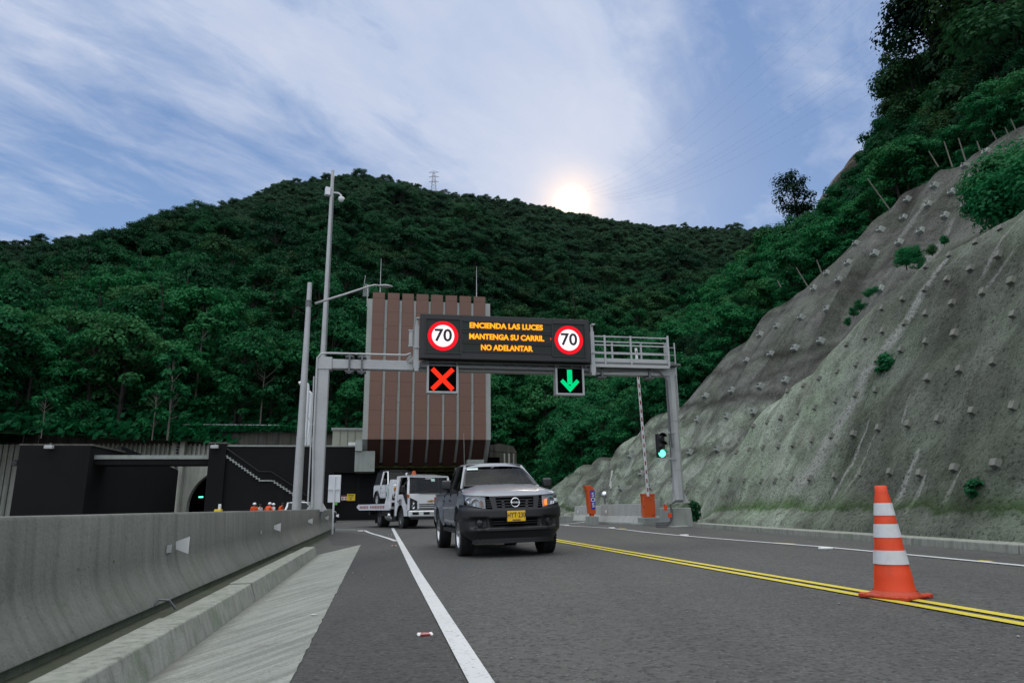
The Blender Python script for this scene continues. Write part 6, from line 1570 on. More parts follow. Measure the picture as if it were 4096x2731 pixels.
    for sg in (-1, 1):
        mb = MB(); mb.prism([(sg*1.13, y0, zd-.16), (sg*1.13, y1-.45, zd-.16), (sg*1.13, y1+.1, zd+.0), (sg*1.13, y1-.25, zd+.12), (sg*1.13, y0, zd+.12)], (sg, 0, 0), .06); r_ = mb.build('deck_rail', 'white_paint', d)
        mb = MB(); k = 0
        for yy in [y0+.75+.27*k for k in range(9)]+[y0+3.5+.27*k for k in range(6)]: mb.span((sg*1.191, yy, zd-.08), (sg*1.196, yy+.14, zd+.04))
        mb.build('red_stripes', 'red', r_)
    mb = MB()
    for sg in (-1, 1): mb.prism([(sg*1.19, y0-.06, zd-.1), (sg*1.19, y0+.75, zd-.1), (sg*1.19, y0+.7, zd+.1), (sg*1.1, y0+.25, 2.1), (sg*1.1, y0-.06, 2.1)], (-sg, 0, 0), .07)
    mb.span((-1.1, y0-.07, 1.9), (1.1, y0+.05, 2.1)); mb.span((-1.1, y0-.07, 1.1), (1.1, y0, 1.2))
    hb = mb.build('headboard', 'white_paint', root)
    mb = MB(); mb.box((-1.18, y0+.35, 1.55), (.01, .16, .5), Matrix.Rotation(-.1, 3, 'X')); mb.build('decal', 'sticker', hb)
th_t = math.radians(27)
fpos = V((-4.95, 31.9, 0)); ftc = fpos+V((math.cos(th_t), math.sin(th_t), 0))*.9
S_T = 1.05
TM = at((ftc.x-.1, ftc.y, zg(ftc.x)), th_t) @ Matrix.Scale(S_T, 4)
tt_ = thing('tow_truck', 'white flatbed tow truck following the silver pickup with a small off roader on its deck', 'tow truck', TM)
tow(tt_)
dpp = TM @ V((.42, .2, .25)); r = person(dpp, th_t, 'driver in orange jacket inside the white tow truck cab', helmet=None, arms=((.12, -.45, 1.25), (-.3, -.5, 1.15)), seated=True)

# ------------------------------------------------------------------ white off-roader on the deck
def suv(root):
    W_ = .76
    AR2 = .38
    def zb2(y):
        z = .38
        for wy in (0, 2.05):
            d = abs(y-wy)
            if d < AR2: z = max(z, .33+math.sqrt(AR2**2-d*d))
        return z
    for sg in (-1, 1):
        def xw(y, z): return W_-(.06*((z-.9)/.15)**2 if z > .9 else 0)-(.05 if z < .45 else 0)-(.05*((-.25-y)/.4) if y < -.25 else 0)
        mb = MB(); mb.grid(70, 8, lambda u, v: (lambda y: V((sg*xw(y, lerp(zb2(y), interp([(-.62, .9), (.5, .98), (2.7, 1.0)], y), v)), y, lerp(zb2(y), interp([(-.62, .9), (.5, .98), (2.7, 1.0)], y), v))))(lerp(-.62, 2.72, u)))
        s = mb.build('body_side', 'white_paint', root, smooth=40)
        mb = MB()
        for wy in (0, 2.05):
            mb.lathe([(AR2-.01, sg*W_*.9), (AR2-.01, sg*(W_+.07)), (AR2+.045, sg*(W_+.06)), (AR2+.05, sg*(W_-.01))], (0, wy, .33), 'x', 26, -.15, PI+.15)
        mb.build('wheel_flare', 'black', root, smooth=40)
        mb = MB(); mb.span((sg*(W_+.002), .62, .5), (sg*(W_+.006), .635, .98)); mb.span((sg*(W_+.002), 1.52, .5), (sg*(W_+.006), 1.535, .98)); mb.span((sg*(W_), 1.34, .86), (sg*(W_+.02), 1.46, .89)); mb.span((sg*(W_+.002), .5, .64), (sg*(W_+.006), 1.6, .65)); mb.build('door_seam', 'black', s)
        wheel(root, sg*.68, 0, .33, .33, .2, sg, 'galv', 6, .6); wheel(root, sg*.68, 2.05, .33, .33, .2, sg, 'galv', 6, .6)
        # frame of cab
        mb = MB(); mb.bar((sg*.70, .48, .98), (sg*.62, .82, 1.62), .06, .06); mb.bar((sg*.72, 1.55, .98), (sg*.63, 1.4, 1.62), .07, .1); mb.bar((sg*.62, .82, 1.62), (sg*.63, 1.45, 1.64), .05); mb.bar((sg*.73, .5, .98), (sg*.73, 2.7, 1.0), .05); mb.build('pillar', 'white_paint', root, bevel=.01)
        mb = MB(); quadplate(mb, (sg*.72, .52, 1.0), (sg*.725, 1.5, 1.0), (sg*.63, 1.4, 1.6), (sg*.63, .84, 1.6), .01, (-sg, 0, 0)); mb.build('side_window', 'side_glass', root)
        mb = MB(); quadplate(mb, (sg*.74, 1.6, 1.0), (sg*.74, 2.68, 1.02), (sg*.64, 2.45, 1.64), (sg*.635, 1.47, 1.64), .03, (-sg, 0, 0)); mb.build('soft_top_side', 'black', root)
        mb = MB(); mb.box((sg*.84, .62, 1.14), (.16, .08, .24), bev=.03); mb.build('mirror', 'black', root)
        mb = MB(Matrix.Translation((sg*.56, -.635, .78))); mb.lathe([(0, .0), (.09, -.02), (.1, .03)], axis='y', n=16); mb.build('headlamp', 'lens', root)
        mb = MB(); mb.box((sg*.69, -.6, .76), (.1, .1, .16), bev=.01); mb.build('turn_signal', simple('amber_lens', (.55, .2, .01), .3), root)
    mb = MB(); mb.grid(20, 12, lambda u, v: V((lerp(-.71, .71, u), lerp(-.64, .52, v), .9+.1*v+.045*(1-abs(2*u-1)**3)+.02*math.sin(PI*v)))); mb.grid(20, 4, lambda u, v: V((lerp(-.71, .71, u), -.64, lerp(.5, .905+.045*(1-abs(2*u-1)**3), v)))); mb.build('bonnet', 'white_paint', root, smooth=40)
    mb = MB(); mb.box((0, -.65, .72), (.8, .02, .2)); mb.build('grille', 'black', root)
    mb = MB(); mb.box((0, -.72, .48), (1.5, .16, .15), bev=.02); mb.box((0, 2.8, .48), (1.45, .14, .14), bev=.02); mb.build('bumper', 'black', root)
    mb = MB(); mb.add([(-.69, .47, .99), (.69, .47, .99), (.61, .81, 1.6), (-.61, .81, 1.6)], [(0, 1, 2, 3)]); mb.build('windscreen', 'windshield', root)
    mb = MB(); mb.bar((-.62, .82, 1.62), (.62, .82, 1.62), .05); mb.bar((-.7, .47, .99), (.7, .47, .99), .04); mb.bar((-.4, .46, 1.03), (.1, .5, 1.1), .015); mb.build('windscreen_frame', 'black', root)
    mb = MB(); mb.grid(14, 12, lambda u, v: V((lerp(-.66, .66, u), lerp(.8, 2.5, v), 1.66+.05*math.sin(PI*clamp(v+.05))*(1-abs(2*u-1)**3)))); quadplate(mb, (-.72, 2.7, 1.0), (.72, 2.7, 1.0), (.64, 2.47, 1.66), (-.64, 2.47, 1.66), .03, (0, 1, 0)); mb.span((-.6, 1.6, 1.7), (.6, 1.66, 1.76)); mb.span((-.6, 2.2, 1.7), (.6, 2.26, 1.76)); mb.span((-.64, .82, 1.6), (.64, 2.46, 1.66)); mb.build('soft_top', 'black', root)
    mb = MB(); mb.span((-.66, -.5, .4), (.66, 2.65, .9)); mb.span((-.7, 2.66, .45), (.7, 2.72, 1.0)); mb.build('chassis', 'void', root)
    mb = MB(); mb.span((-.72, .45, .35), (.72, 1.6, .42)); mb.build('sill', 'black', root)
    mb = MB(Matrix.Translation((.25, .6, 1.5))); mb.lathe([(0, -.02), (.075, 0), (.075, .02)], axis='y', n=14); mb.build('spare_light', 'chrome', root)
    for sx_ in (-.35, .35): mb = MB(); mb.box((sx_, 1.3, 1.15), (.4, .12, .6), bev=.04); mb.build('seat', 'seat', root)
sv = thing('off_roader', 'small white two door off roader with black soft top carried on the tow truck deck', 'off-road car', TM @ Matrix.Translation((0, 2.35, .94)))
suv(sv)
# ------------------------------------------------------------------ trees
def rnd_unit(rg):
    while True:
        v = V((rg.uniform(-1, 1), rg.uniform(-1, 1), rg.uniform(-1, 1)))
        if .05 < v.length <= 1: return v.normalized()
def tree_mesh(seed, h, crr, kind, nleaf, leaf, z0=.35):
    rg = random.Random(seed); tr = MB(); base_r = (h*.018+.05)*(.55 if kind == 'bare' or seed in (96, 97) else 1)
    bend = V((rg.uniform(-.06, .06), rg.uniform(-.06, .06), 0))*h
    P_ = lambda f: V((bend.x*f*f, bend.y*f*f, h*f))
    tr.tube([P_(k/6)-UP*(1. if k == 0 else 0) for k in range(7)], [base_r*(1-.8*k/6) for k in range(7)], 6)
    blobs = []
    if kind == 'bare':
        for k in range(11):
            f = rg.uniform(.45, .95); a = rg.uniform(0, 2*PI); L = crr*rg.uniform(.4, 1)
            p = P_(f); q = p+V((math.cos(a)*L*.6, math.sin(a)*L*.6, L*.45)); e = q+V((math.cos(a+.5)*L*.4, math.sin(a+.5)*L*.4, L*.5)); e2 = q+V((math.cos(a-.6)*L*.4, math.sin(a-.6)*L*.4, L*.3))
            tr.tube([p, q, e], [base_r*.4, base_r*.25, .02], 5); tr.tube([q, e2], [base_r*.2, .015], 4)
        blobs = [(P_(.9)+V((rg.uniform(-1, 1), rg.uniform(-1, 1), rg.uniform(-1, 1)))*crr*.6, crr*.22) for _ in range(4)]
    elif kind == 'conifer':
        n = 22
        for k in range(n):
            f = lerp(z0, .99, k/(n-1)); r = crr*(1-(f-z0)/(1-z0))**.8+.15; a = k*2.4
            p = P_(f); q = p+V((math.cos(a)*r*.62, math.sin(a)*r*.62, -.05*r)); blobs.append((q, max(.35, r*.55)))
            if k % 2 == 0: blobs.append((p+V((math.cos(a+2)*r*.35, math.sin(a+2)*r*.35, 0)), max(.3, r*.45)))
    else:
        n = {'umbrella': 22, 'round': 22, 'tall': 26, 'bush': 16}[kind]
        for k in range(n):
            a = rg.uniform(0, 2*PI); rr = math.sqrt(rg.random())
            if kind == 'umbrella': low_ = rg.random() < .38; z = h*(.97-.26*rr*rr)-rg.random()*h*.12-(h*rg.uniform(.2, .55) if low_ else 0); br = crr*rg.uniform(.24, .4)
            elif kind == 'round': c = rnd_unit(rg); rr = math.hypot(c.x, c.y)*rg.uniform(.5, 1); z = h*(z0+(1-z0)*.5)+c.z*h*(1-z0)*.45; br = crr*rg.uniform(.28, .46)
            elif kind == 'tall': f = rg.uniform(z0, 1); rr = rg.uniform(.2, 1)*(math.sin(PI*clamp((f-z0)/(1-z0)*.8+.15))); z = h*f; br = crr*rg.uniform(.26, .45)
            else: c = rnd_unit(rg); rr = math.hypot(c.x, c.y)*rg.uniform(.4, 1); z = h*.45+c.z*h*.4; br = crr*rg.uniform(.3, .5)
            p = P_(clamp(z/h)); q = V((p.x+math.cos(a)*rr*crr*.85, p.y+math.sin(a)*rr*crr*.85, z)); blobs.append((q, br))
            s = P_(clamp(z/h-.18, .15, 1)); tr.tube([s, s.lerp(q, .55)+UP*.1*br, q], [base_r*.32, base_r*.2, .02], 4, cap=False)
    cw = MB(); vs = []; fs = []; tot = sum(b[1]**2 for b in blobs) or 1
    for c, br in blobs:
        m = int(nleaf*br*br/tot); flat = .55 if kind in ('umbrella', 'conifer') else .8
        dx_ = V((rg.uniform(-.3, .3), rg.uniform(-.3, .3), 0))*br
        for _ in range(m):
            d = rnd_unit(rg)
            if d.z < -.3 and rg.random() < .6: d.z = -d.z
            p = c+V((d.x, d.y, d.z*flat))*br*(rg.random()**.35)*rg.uniform(.85, 1.2)+dx_*d.z
            n_ = (d*1.15+UP*.6+rnd_unit(rg)*.42).normalized(); a = n_.orthogonal().normalized(); b = n_.cross(a)
            t = rg.uniform(0, 2*PI); a, b = a*math.cos(t)+b*math.sin(t), b*math.cos(t)-a*math.sin(t)
            L = leaf*rg.uniform(.6, 1.35); w = L*rg.uniform(.35, .6); o = len(vs)
            tip = p+a*L-UP*L*.25
            vs += [p-a*L*.4, p+b*w, tip, p-b*w]; fs.append((o, o+1, o+2, o+3))
    cw.v = vs; cw.f = fs; cw.mi = [0]*len(fs)
    return tr, cw
def mesh_only(mb, name, mats):
    o = mb.build(name, mats, None, fixn=False); me = o.data; bpy.data.objects.remove(o); return me
LIB = {}
def lib(key, seed, h, cr2, kind, nleaf, leaf, bark='bark_dark', leafm='leaf', z0=.35):
    tr, cw = tree_mesh(seed, h, cr2, kind, nleaf, leaf, z0)
    tm = mesh_only(tr, 'trunk', bark); cm_ = mesh_only(cw, 'crown', leafm)
    jb = MB(); jb.v = tr.v+cw.v; o = len(tr.v); jb.f = tr.f+[tuple(o+k for k in f) for f in cw.f]; jb.mi = [0]*len(tr.f)+[1]*len(cw.f)
    LIB[key] = (tm, cm_, lambda: mesh_only(jb, 'tree', [bark, leafm]), h)
# mid distance forest species
for i in range(3): lib(('umb', i), 10+i, 11., 4.6, 'umbrella', 4200, .29)
for i in range(3): lib(('rnd', i), 20+i, 9.5, 3.9, 'round', 4600, .28, z0=.05)
for i in range(2): lib(('con', i), 30+i, 14., 3.2, 'conifer', 3800, .28, z0=.1)
lib(('tall', 0), 41, 13., 3.6, 'tall', 4200, .28, z0=.1)
lib(('bush', 0), 51, 4.5, 3.4, 'bush', 1600, .32, z0=.1); lib(('bush', 1), 52, 5.5, 4., 'bush', 2000, .32, z0=.1)
# near hillside species, finer leaves
for i in range(3): lib(('nr', i), 60+i, 9.5, 4.4, 'round', 7500, .25, leafm='leaf_near', z0=-.05)
for i in range(2): lib(('nt', i), 70+i, 14., 4.6, 'tall', 10000, .25, leafm='leaf_near', z0=.0)
for i in range(2): lib(('nb', i), 80+i, 3.2, 2.6, 'bush', 4200, .17, leafm='leaf_bright', z0=.1)
lib(('nc', 0), 90, 17., 4.2, 'conifer', 8000, .27, leafm='leaf_near', z0=.2)
lib(('bare', 0), 95, 11., 3.6, 'bare', 500, .25, bark='bark', z0=.4); lib(('pale', 0), 96, 13, 3.4, 'umbrella', 1800, .45, bark='bark')
lib(('pale', 1), 97, 11, 3.2, 'umbrella', 1500, .4, bark='bark')
lib(('sky', 0), 98, 11.5, 4.3, 'tall', 3800, .3, leafm='leaf_near', bark='bark_dark', z0=.3)
lib(('plant', 0), 99, .5, .34, 'bush', 320, .09, leafm='leaf_bright', z0=.1)
def plant(key, p, sc_, label, name, cat, group, rz=None, sink=.5):
    tm, cm_, _, h = LIB[key]
    o = bpy.data.objects.new(name, None); COL.objects.link(o); o.location = p-UP*sink*sc_; o.rotation_euler = (0, 0, random.uniform(0, 6.28) if rz is None else rz); o.scale = (sc_*random.uniform(.9, 1.1), sc_*random.uniform(.9, 1.1), sc_)
    tag(o, label, cat, group)
    for nm, me in (('trunk', tm), ('crown', cm_)):
        c = bpy.data.objects.new(nm if name != 'shrub' else {'trunk': 'stem', 'crown': 'foliage'}[nm], me); COL.objects.link(c); c.parent = o
    return o
rg = random.Random(5)
KN = {'umb': ('broad flat crowned tree', 'broadleaf_tree'), 'rnd': ('round crowned dark green tree', 'broadleaf_tree'), 'con': ('pointed dark conifer', 'conifer_tree'), 'tall': ('tall narrow crowned tree', 'broadleaf_tree'), 'bush': ('low dense shrub', 'shrub')}
# --- mountain forest: the nearest belt as individual trees
pts_far = []; nind = 0
AZ0, AZ1 = math.radians(-42), math.radians(42)
q = 0.0; row = 0
while q < 1.3:
    r_here = lerp(88, 400, min(q, 1)); az = AZ0+rg.random()*.03
    step = lerp(5.0, 4.6, clamp(q))/r_here
    while az < AZ1:
        a = az+rg.uniform(-.4, .4)*step; qq = q+rg.uniform(-.5, .5)*.014
        if qq > 0.004:
            el_ = ridge_el(a); p = mount_pt(a, qq)
            # the saddle where the sun stands stays low
            az_s, _ = az_of(1312, 470); near_sun = abs(a-az_s) < .02
            f = rg.random()
            patch = noise.noise(V((a*8, qq*5, 1.)))
            if qq < .04 or (qq < .22 and rg.random() < .3): kk = ('bush', rg.randrange(2))
            elif f < .34+patch*.3: kk = ('umb', rg.randrange(3))
            elif f < .75: kk = ('rnd', rg.randrange(3))
            elif f < .85+.3*max(0, -patch)+(.2 if qq > .85 else 0): kk = ('con', rg.randrange(2))
            elif f < .92: kk = ('tall', 0)
            else: kk = ('bush', rg.randrange(2))
            s_ = rg.uniform(.6, 1.15)*lerp(1.05, .62, clamp(qq)); s_ *= (1.35 if rg.random() < .06 else 1)
            if .93 < qq < 1.12 and near_sun: s_ *= .55
            pts_far.append((a, qq, p, kk, s_))
        az += step
    q += .0125 if q < .3 else .0145
    if q > 1.02: q += .02
vis = [t for t in pts_far if -.62 < t[0] < .42]
vis.sort(key=lambda t: (t[2]-EYE).length/(1.3 if t[3][0] != 'bush' else .8))
NIND = 150
ind = vis[:NIND]; ids = set(id(t) for t in ind)
rest = [t for t in pts_far if id(t) not in ids]
for (a, qq, p, kk, s_) in ind:
    k2, nm = KN[kk[0]]; sd = 'left' if a < -.12 else 'right'
    plant(kk, p, s_, f'{k2} in the lowest belt of the forested mountain on the {sd}', nm if kk[0] != 'bush' else 'shrub', 'shrub' if kk[0] == 'bush' else 'tree', f'{k2}s at the mountain foot, {sd}')
def make_forest():
    # --- the remaining forest reads as one mass
    src = bpy.data.collections.new('forest_species')
    keys = [('umb', 0), ('umb', 1), ('umb', 2), ('rnd', 0), ('rnd', 1), ('rnd', 2), ('con', 0), ('con', 1), ('tall', 0), ('bush', 0), ('bush', 1), ('nr', 0), ('nr', 1), ('nr', 2), ('nt', 0), ('nt', 1), ('nb', 0), ('nb', 1)]
    for i, k in enumerate(keys):
        o = bpy.data.objects.new('species_%02d' % i, LIB[k][2]()); src.objects.link(o)
    me = bpy.data.meshes.new('forest'); me.from_pydata([tuple(t[2]-UP*.5) for t in rest], [], [])
    at_i = me.attributes.new('kindex', 'INT', 'POINT'); at_s = me.attributes.new('size', 'FLOAT', 'POINT'); at_r = me.attributes.new('turn', 'FLOAT', 'POINT')
    for i, t in enumerate(rest): at_i.data[i].value = keys.index(t[3]); at_s.data[i].value = t[4]; at_r.data[i].value = rg.uniform(0, 6.28)
    fo = bpy.data.objects.new('forest', me); COL.objects.link(fo)
    tag(fo, 'dense dark green forest covering the mountain up to the ridge', 'forest', kind='stuff')
    ng = bpy.data.node_groups.new('scatter', 'GeometryNodeTree')
    ng.interface.new_socket('Geometry', in_out='INPUT', socket_type='NodeSocketGeometry'); ng.interface.new_socket('Geometry', in_out='OUTPUT', socket_type='NodeSocketGeometry')
    N_ = ng.nodes; gi = N_.new('NodeGroupInput'); go = N_.new('NodeGroupOutput'); ip = N_.new('GeometryNodeInstanceOnPoints'); ci = N_.new('GeometryNodeCollectionInfo')
    ci.inputs['Collection'].default_value = src; ci.inputs['Separate Children'].default_value = True; ci.inputs['Reset Children'].default_value = True
    ip.inputs['Pick Instance'].default_value = True
    def na(name, ty):
        n = N_.new('GeometryNodeInputNamedAttribute'); n.data_type = ty; n.inputs['Name'].default_value = name; return n.outputs['Attribute']
    ng.links.new(gi.outputs[0], ip.inputs['Points']); ng.links.new(ci.outputs[0], ip.inputs['Instance']); ng.links.new(na('kindex', 'INT'), ip.inputs['Instance Index'])
    cx = N_.new('ShaderNodeCombineXYZ'); ng.links.new(na('turn', 'FLOAT'), cx.inputs[2]); ng.links.new(cx.outputs[0], ip.inputs['Rotation']); ng.links.new(na('size', 'FLOAT'), ip.inputs['Scale'])
    ng.links.new(ip.outputs[0], go.inputs[0])
    md = fo.modifiers.new('scatter', 'NODES'); md.node_group = ng

# --- pale trunks that stand out
def ground_on_mount(px, py):
    d = ray(px/K_, py/K_); a = math.atan2(d.x, d.y); d = d/math.hypot(d.x, d.y)
    for k in range(400):
        q = k/400; p = mount_pt(a, q); D = math.hypot(p.x, p.y)
        if H+d.z*D <= p.z: return p
    return mount_pt(a, .02)
for px, py, kk, s_, lb in ((385, 1000, ('pale', 0), .8, 'slender tree with a pale trunk above the old wall, left of the footbridge'), (350, 1000, ('pale', 1), .55, 'leaning thin pale trunk left of the tallest pale trunk above the old wall'),
        (598, 965, ('bare', 0), .85, 'nearly leafless pale branching tree above the staircase wall'), (450, 900, ('pale', 0), .85, 'tall thin pale trunk in the dark part of the forest at left'),
        (95, 1000, ('pale', 1), .4, 'short pale trunk tree near the utility pole at far left'), (1185, 905, ('bare', 0), .6, 'bare pale branches just left of the green arrow signal'),
        (1310, 930, ('pale', 1), .9, 'thin pale trunk below the green arrow signal'), (1250, 905, ('bare', 0), .7, 'leaning bare stem between the two lane signals')):
    p = ground_on_mount(px, py); p = p-V((p.x, p.y, 0)).normalized()*3
    plant(kk, p, s_, lb, 'pale_tree', 'tree', None)
# --- nearer hillside above the farther cut slope
hill_trees = []
for vi in range(15):
    v = .02+vi*.068; n = int(lerp(62, 17, v)); 
    for k in range(n):
        u = (k+rg.random())/n; vv = v+rg.uniform(-.03, .03); p = hill_pt(u, max(0.01, vv)); D = (p-EYE).length
        if D < 20: continue
        if vv < .10:
            if vv < .06: kk = ('nb', rg.randrange(2)); s_ = rg.uniform(.55, 1.0)
            else: kk = ('nr', rg.randrange(3)); s_ = rg.uniform(.35, .6)
        else:
            kk = rg.choice([('nr', 0), ('nr', 1), ('nr', 2), ('nr', 1), ('nt', 1)]); s_ = rg.uniform(.6, .95)*(.75 if v < .2 else 1)*(.8 if kk[0] == 'nt' else 1)
        lbn = {'nb': ('bright green shrub along the crest of the farther concrete slope', 'shrub', 'shrubs along the crest of the farther concrete slope'), 'nr': ('round dark leafy tree on the steep hillside at right', 'broadleaf_tree', 'round trees on the right hillside'), 'nt': ('tall dark leafy tree on the steep hillside at right', 'broadleaf_tree', 'tall trees on the right hillside')}[kk[0]]
        s_ *= clamp(D/105, .38, .9)
        hill_trees.append((D/(1.5 if kk[0] != 'nb' else 1.), kk, p, s_, lbn))
hill_trees.sort(key=lambda t: t[0])
for D, kk, p, s_, lbn in hill_trees[:165]: plant(kk, p, s_, lbn[0], lbn[1], 'shrub' if kk[0] == 'nb' else 'tree', lbn[2])
rest += [(0, 0, p, kk, s_) for D, kk, p, s_, lbn in hill_trees[165:]]
make_forest()
# skyline trees on the right
def on_sky(px, py, D): r = ray(px/K_, py/K_); r = r/math.hypot(r.x, r.y); return EYE+r*D
plant(('sky', 0), on_sky(1836, 530, 96), .74, 'lone open crowned tree standing against the sky where mountain and right hillside meet', 'broadleaf_tree', 'tree', None, sink=0)
plant(('nc', 0), on_sky(2082, 310, 74), .68, 'ragged dark tree leaning into the sky at the upper right skyline', 'broadleaf_tree', 'tree', None, sink=0)
plant(('nt', 1), on_sky(2085, 330, 78), .5, 'ragged loose crowned tree lower left of the tall skyline tree', 'broadleaf_tree', 'tree', None, sink=0)
for i, (x, y, D, s_, k_) in enumerate(((2190, 300, 66, 1.05, ('nt', 0)), (2265, 250, 62, 1.3, ('nt', 1)), (2340, 200, 58, 1.4, ('nt', 0)), (2265, 130, 74, 1.15, ('nt', 1)), (2350, 60, 70, 1.3, ('nt', 0)), (2275, 20, 80, 1.2, ('nt', 1)), (2350, 330, 50, 1.0, ('nr', 0)), (2120, 330, 66, .9, ('nr', 1)))):
    plant(k_, on_sky(x, y, D), s_, 'large dark tree massed at the upper right corner above the cut slopes', 'broadleaf_tree', 'tree', 'large dark trees at the upper right', sink=0)
# shrubs on the bench between the two slopes and small plants on the near face
def hitp(bvh, px, py, k=1): return bvh.ray_cast(EYE, ray(px, py).normalized(), 300)[0]
for i, (x, y, D, s_) in enumerate(((2305, 425, 27, .65), (2345, 385, 28, .6), (2265, 440, 26.5, .4), (2340, 440, 25.5, .55), (2080, 600, 28, .2), (2098, 590, 27.5, .17), (2110, 612, 27, .13), (2140, 578, 27, .1), (2168, 556, 27, .09), (1975, 705, 30, .12), (1960, 720, 31, .1), (1995, 676, 29, .09), (1948, 742, 31, .09), (2010, 668, 29, .07))):
    p = on_sky(x, y, D); plant(('nb', i % 2), p, s_, 'leafy green shrub growing on the ledge between the two concrete slopes' if x < 2250 else 'bright bushy shrub hanging over the near concrete slope at the right edge', 'shrub', 'shrub', 'shrubs on the ledge between the slopes' if x < 2250 else 'bright shrubs at the right edge', sink=1.6 if s_ > .3 else .7)
for i, (x, y, s_) in enumerate(((1026, 318, .95), (1022, 288, .75), (1455, 905, .62))):
    p = hitp(bvh_n, *z6([(x, y)])[0])
    if p: plant(('plant', 0), p, s_, ['small bright green plant rooted high in the near concrete slope', 'upper sprig of the bright green plant high in the near concrete slope', 'small bright green plant low on the near concrete slope beside the cone'][i], 'plant', 'plant', None, sink=.25)
p = G(2783, 2085); 
for k in range(3): plant(('plant', 0), p+V((.0, .2, .1+k*.28)), .9, 'small weed growing between the pedestal and the near concrete slope', 'plant', 'plant', 'weeds beside the gantry pedestal', sink=.25)
# posts of a wire fence above the far slope
for i, (x, y, dx, L) in enumerate(((1255, 780, -18, 46), (1325, 765, -10, 75), (1392, 745, -8, 70), (1468, 715, -4, 30), (1553, 668, -14, 45), (1608, 640, -6, 30), (1645, 622, -10, 50), (1000, 962, -50, 95), (622, 1352, -28, 60), (703, 1305, -12, 50), (505, 1375, -8, 22))):
    px, py = z5([(x, y)])[0]; h = hitp(bvh_f, px, py+8)
    D = h if h else None
    p = h if h else on_sky(px*K_, py*K_, 36)
    R_ = (p-EYE).length/2731/1.2063; mb = MB(Matrix.Translation(p)); mb.tube([(-dx*R_*.5, 0, -L*R_*.5), (dx*R_, 0, L*R_)], [.035, .022], 6)
    tag(mb.build('wooden_post', 'bark'), 'pale leaning wooden post above the farther concrete slope', 'post', 'wooden posts above the farther slope')
# ivy mat spilling over the old wall
mb = MB(); rg2 = random.Random(3); vs = []; fs = []
for _ in range(9000):
    s = lerp(fa, fb, rg2.random()); d = rg2.random()**2*1.6*(.5+noise.noise(V((s*.2, 0, 0)))); 
    if s > ST(*z8(1300, 90), TF)[0]: d *= .2
    p = W(s, TF-1.0+rg2.uniform(-.2, .9)-.0, zf+.5-abs(d)*1.3+rg2.uniform(-.1, .3)); n_ = rnd_unit(rg2); a = n_.orthogonal().normalized()*.3; b = n_.cross(a)*.6; o = len(vs)
    vs += [p-a, p+b, p+a, p-b]; fs.append((o, o+1, o+2, o+3))
mb.v = vs; mb.f = fs; mb.mi = [0]*len(fs); tag(mb.build('ivy', 'leaf_bright', fixn=False), 'low ground cover spilling over the weathered wall', 'ground cover', kind='stuff')
mb = MB(); vs = []; fs = []
for _ in range(26000):
    a = lerp(AZ0, AZ1, rg2.random()); q_ = rg2.random()**1.6*.2; p = mount_pt(a, q_)+UP*rg2.uniform(0, 1.2); n_ = (rnd_unit(rg2)+UP*.5).normalized(); a_ = n_.orthogonal().normalized()*rg2.uniform(.3, .6); b = n_.cross(a_)*.6; o = len(vs)
    vs += [p-a_, p+b, p+a_, p-b]; fs.append((o, o+1, o+2, o+3))
for _ in range(30000):
    u = rg2.random(); p = hill_pt(u, rg2.random()**1.5*.6)+UP*rg2.uniform(0, .8); n_ = (rnd_unit(rg2)+UP*.5).normalized(); a_ = n_.orthogonal().normalized()*rg2.uniform(.12, .3); b = n_.cross(a_)*.6; o = len(vs)
    vs += [p-a_, p+b, p+a_, p-b]; fs.append((o, o+1, o+2, o+3))
mb.v = vs; mb.f = fs; mb.mi = [0]*len(fs); tag(mb.build('undergrowth', 'leaf_bright', fixn=False), 'leafy undergrowth between the trees on the slopes', 'undergrowth', kind='stuff')

# ------------------------------------------------------------------ pylon, utility poles, power lines
pp = on_sky(996, 446, 445); py_ = thing('lattice_pylon', 'lattice power pylon standing on the mountain ridge', 'pylon', at(pp))
mb = MB(); ht = on_sky(996, 402, 445).z-pp.z+2
for sx_ in (-1, 1):
    for sy_ in (-1, 1): mb.bar((sx_*2.2, sy_*2.2, -4), (sx_*.6, sy_*.6, ht), .2)
for k in range(7):
    f0 = k/7; f1 = (k+1)/7; w0 = lerp(2.2, .6, f0); w1 = lerp(2.2, .6, f1)
    for sg in (-1, 1): mb.bar((-w0*sg, -w0, ht*f0), (w1*sg, -w1, ht*f1), .14)
mb.build('tower', 'galv_dark', py_)
mb = MB()
for f in (.55, .78, .99): mb.bar((-3.6, 0, ht*f), (3.6, 0, ht*f+.2), .2); mb.bar((-3.6, 0, ht*f), (0, 0, ht*f+1.3), .15); mb.bar((3.6, 0, ht*f), (0, 0, ht*f+1.3), .15)
mb.build('crossarm', 'galv_dark', py_)
def pole_at(px, y0, y1, lbl, D, lean=0):
    b = on_sky(px, y0, D); t = on_sky(px+lean, y1, D); o = thing('utility_pole', lbl, 'utility pole', at(b))
    mb = MB(); mb.tube([V((0, 0, -6)), t-b], [.26, .16], 8); mb.build('pole', 'bark', o); mb = MB(); c_ = (t-b)*.88; mb.bar(c_+V((-1.3, 0, .1)), c_+V((1.3, 0, -.1)), .16); mb.build('crossarm', 'bark', o); return o
pole_at(82, 822, 757, 'pale utility pole with a crossarm among the trees at far left', 97, 9)
pole_at(1020, 472, 437, 'weathered pole near the ridge just right of the lattice pylon', 400, 0)
pole_at(1010, 528, 490, 'pale pole on the upper mountainside below the lattice pylon', 330, -3)
pole_at(1060, 615, 592, 'tiny pole halfway down the mountainside above the brown building', 240, 0)
A_ = on_sky(90, 770, 97)
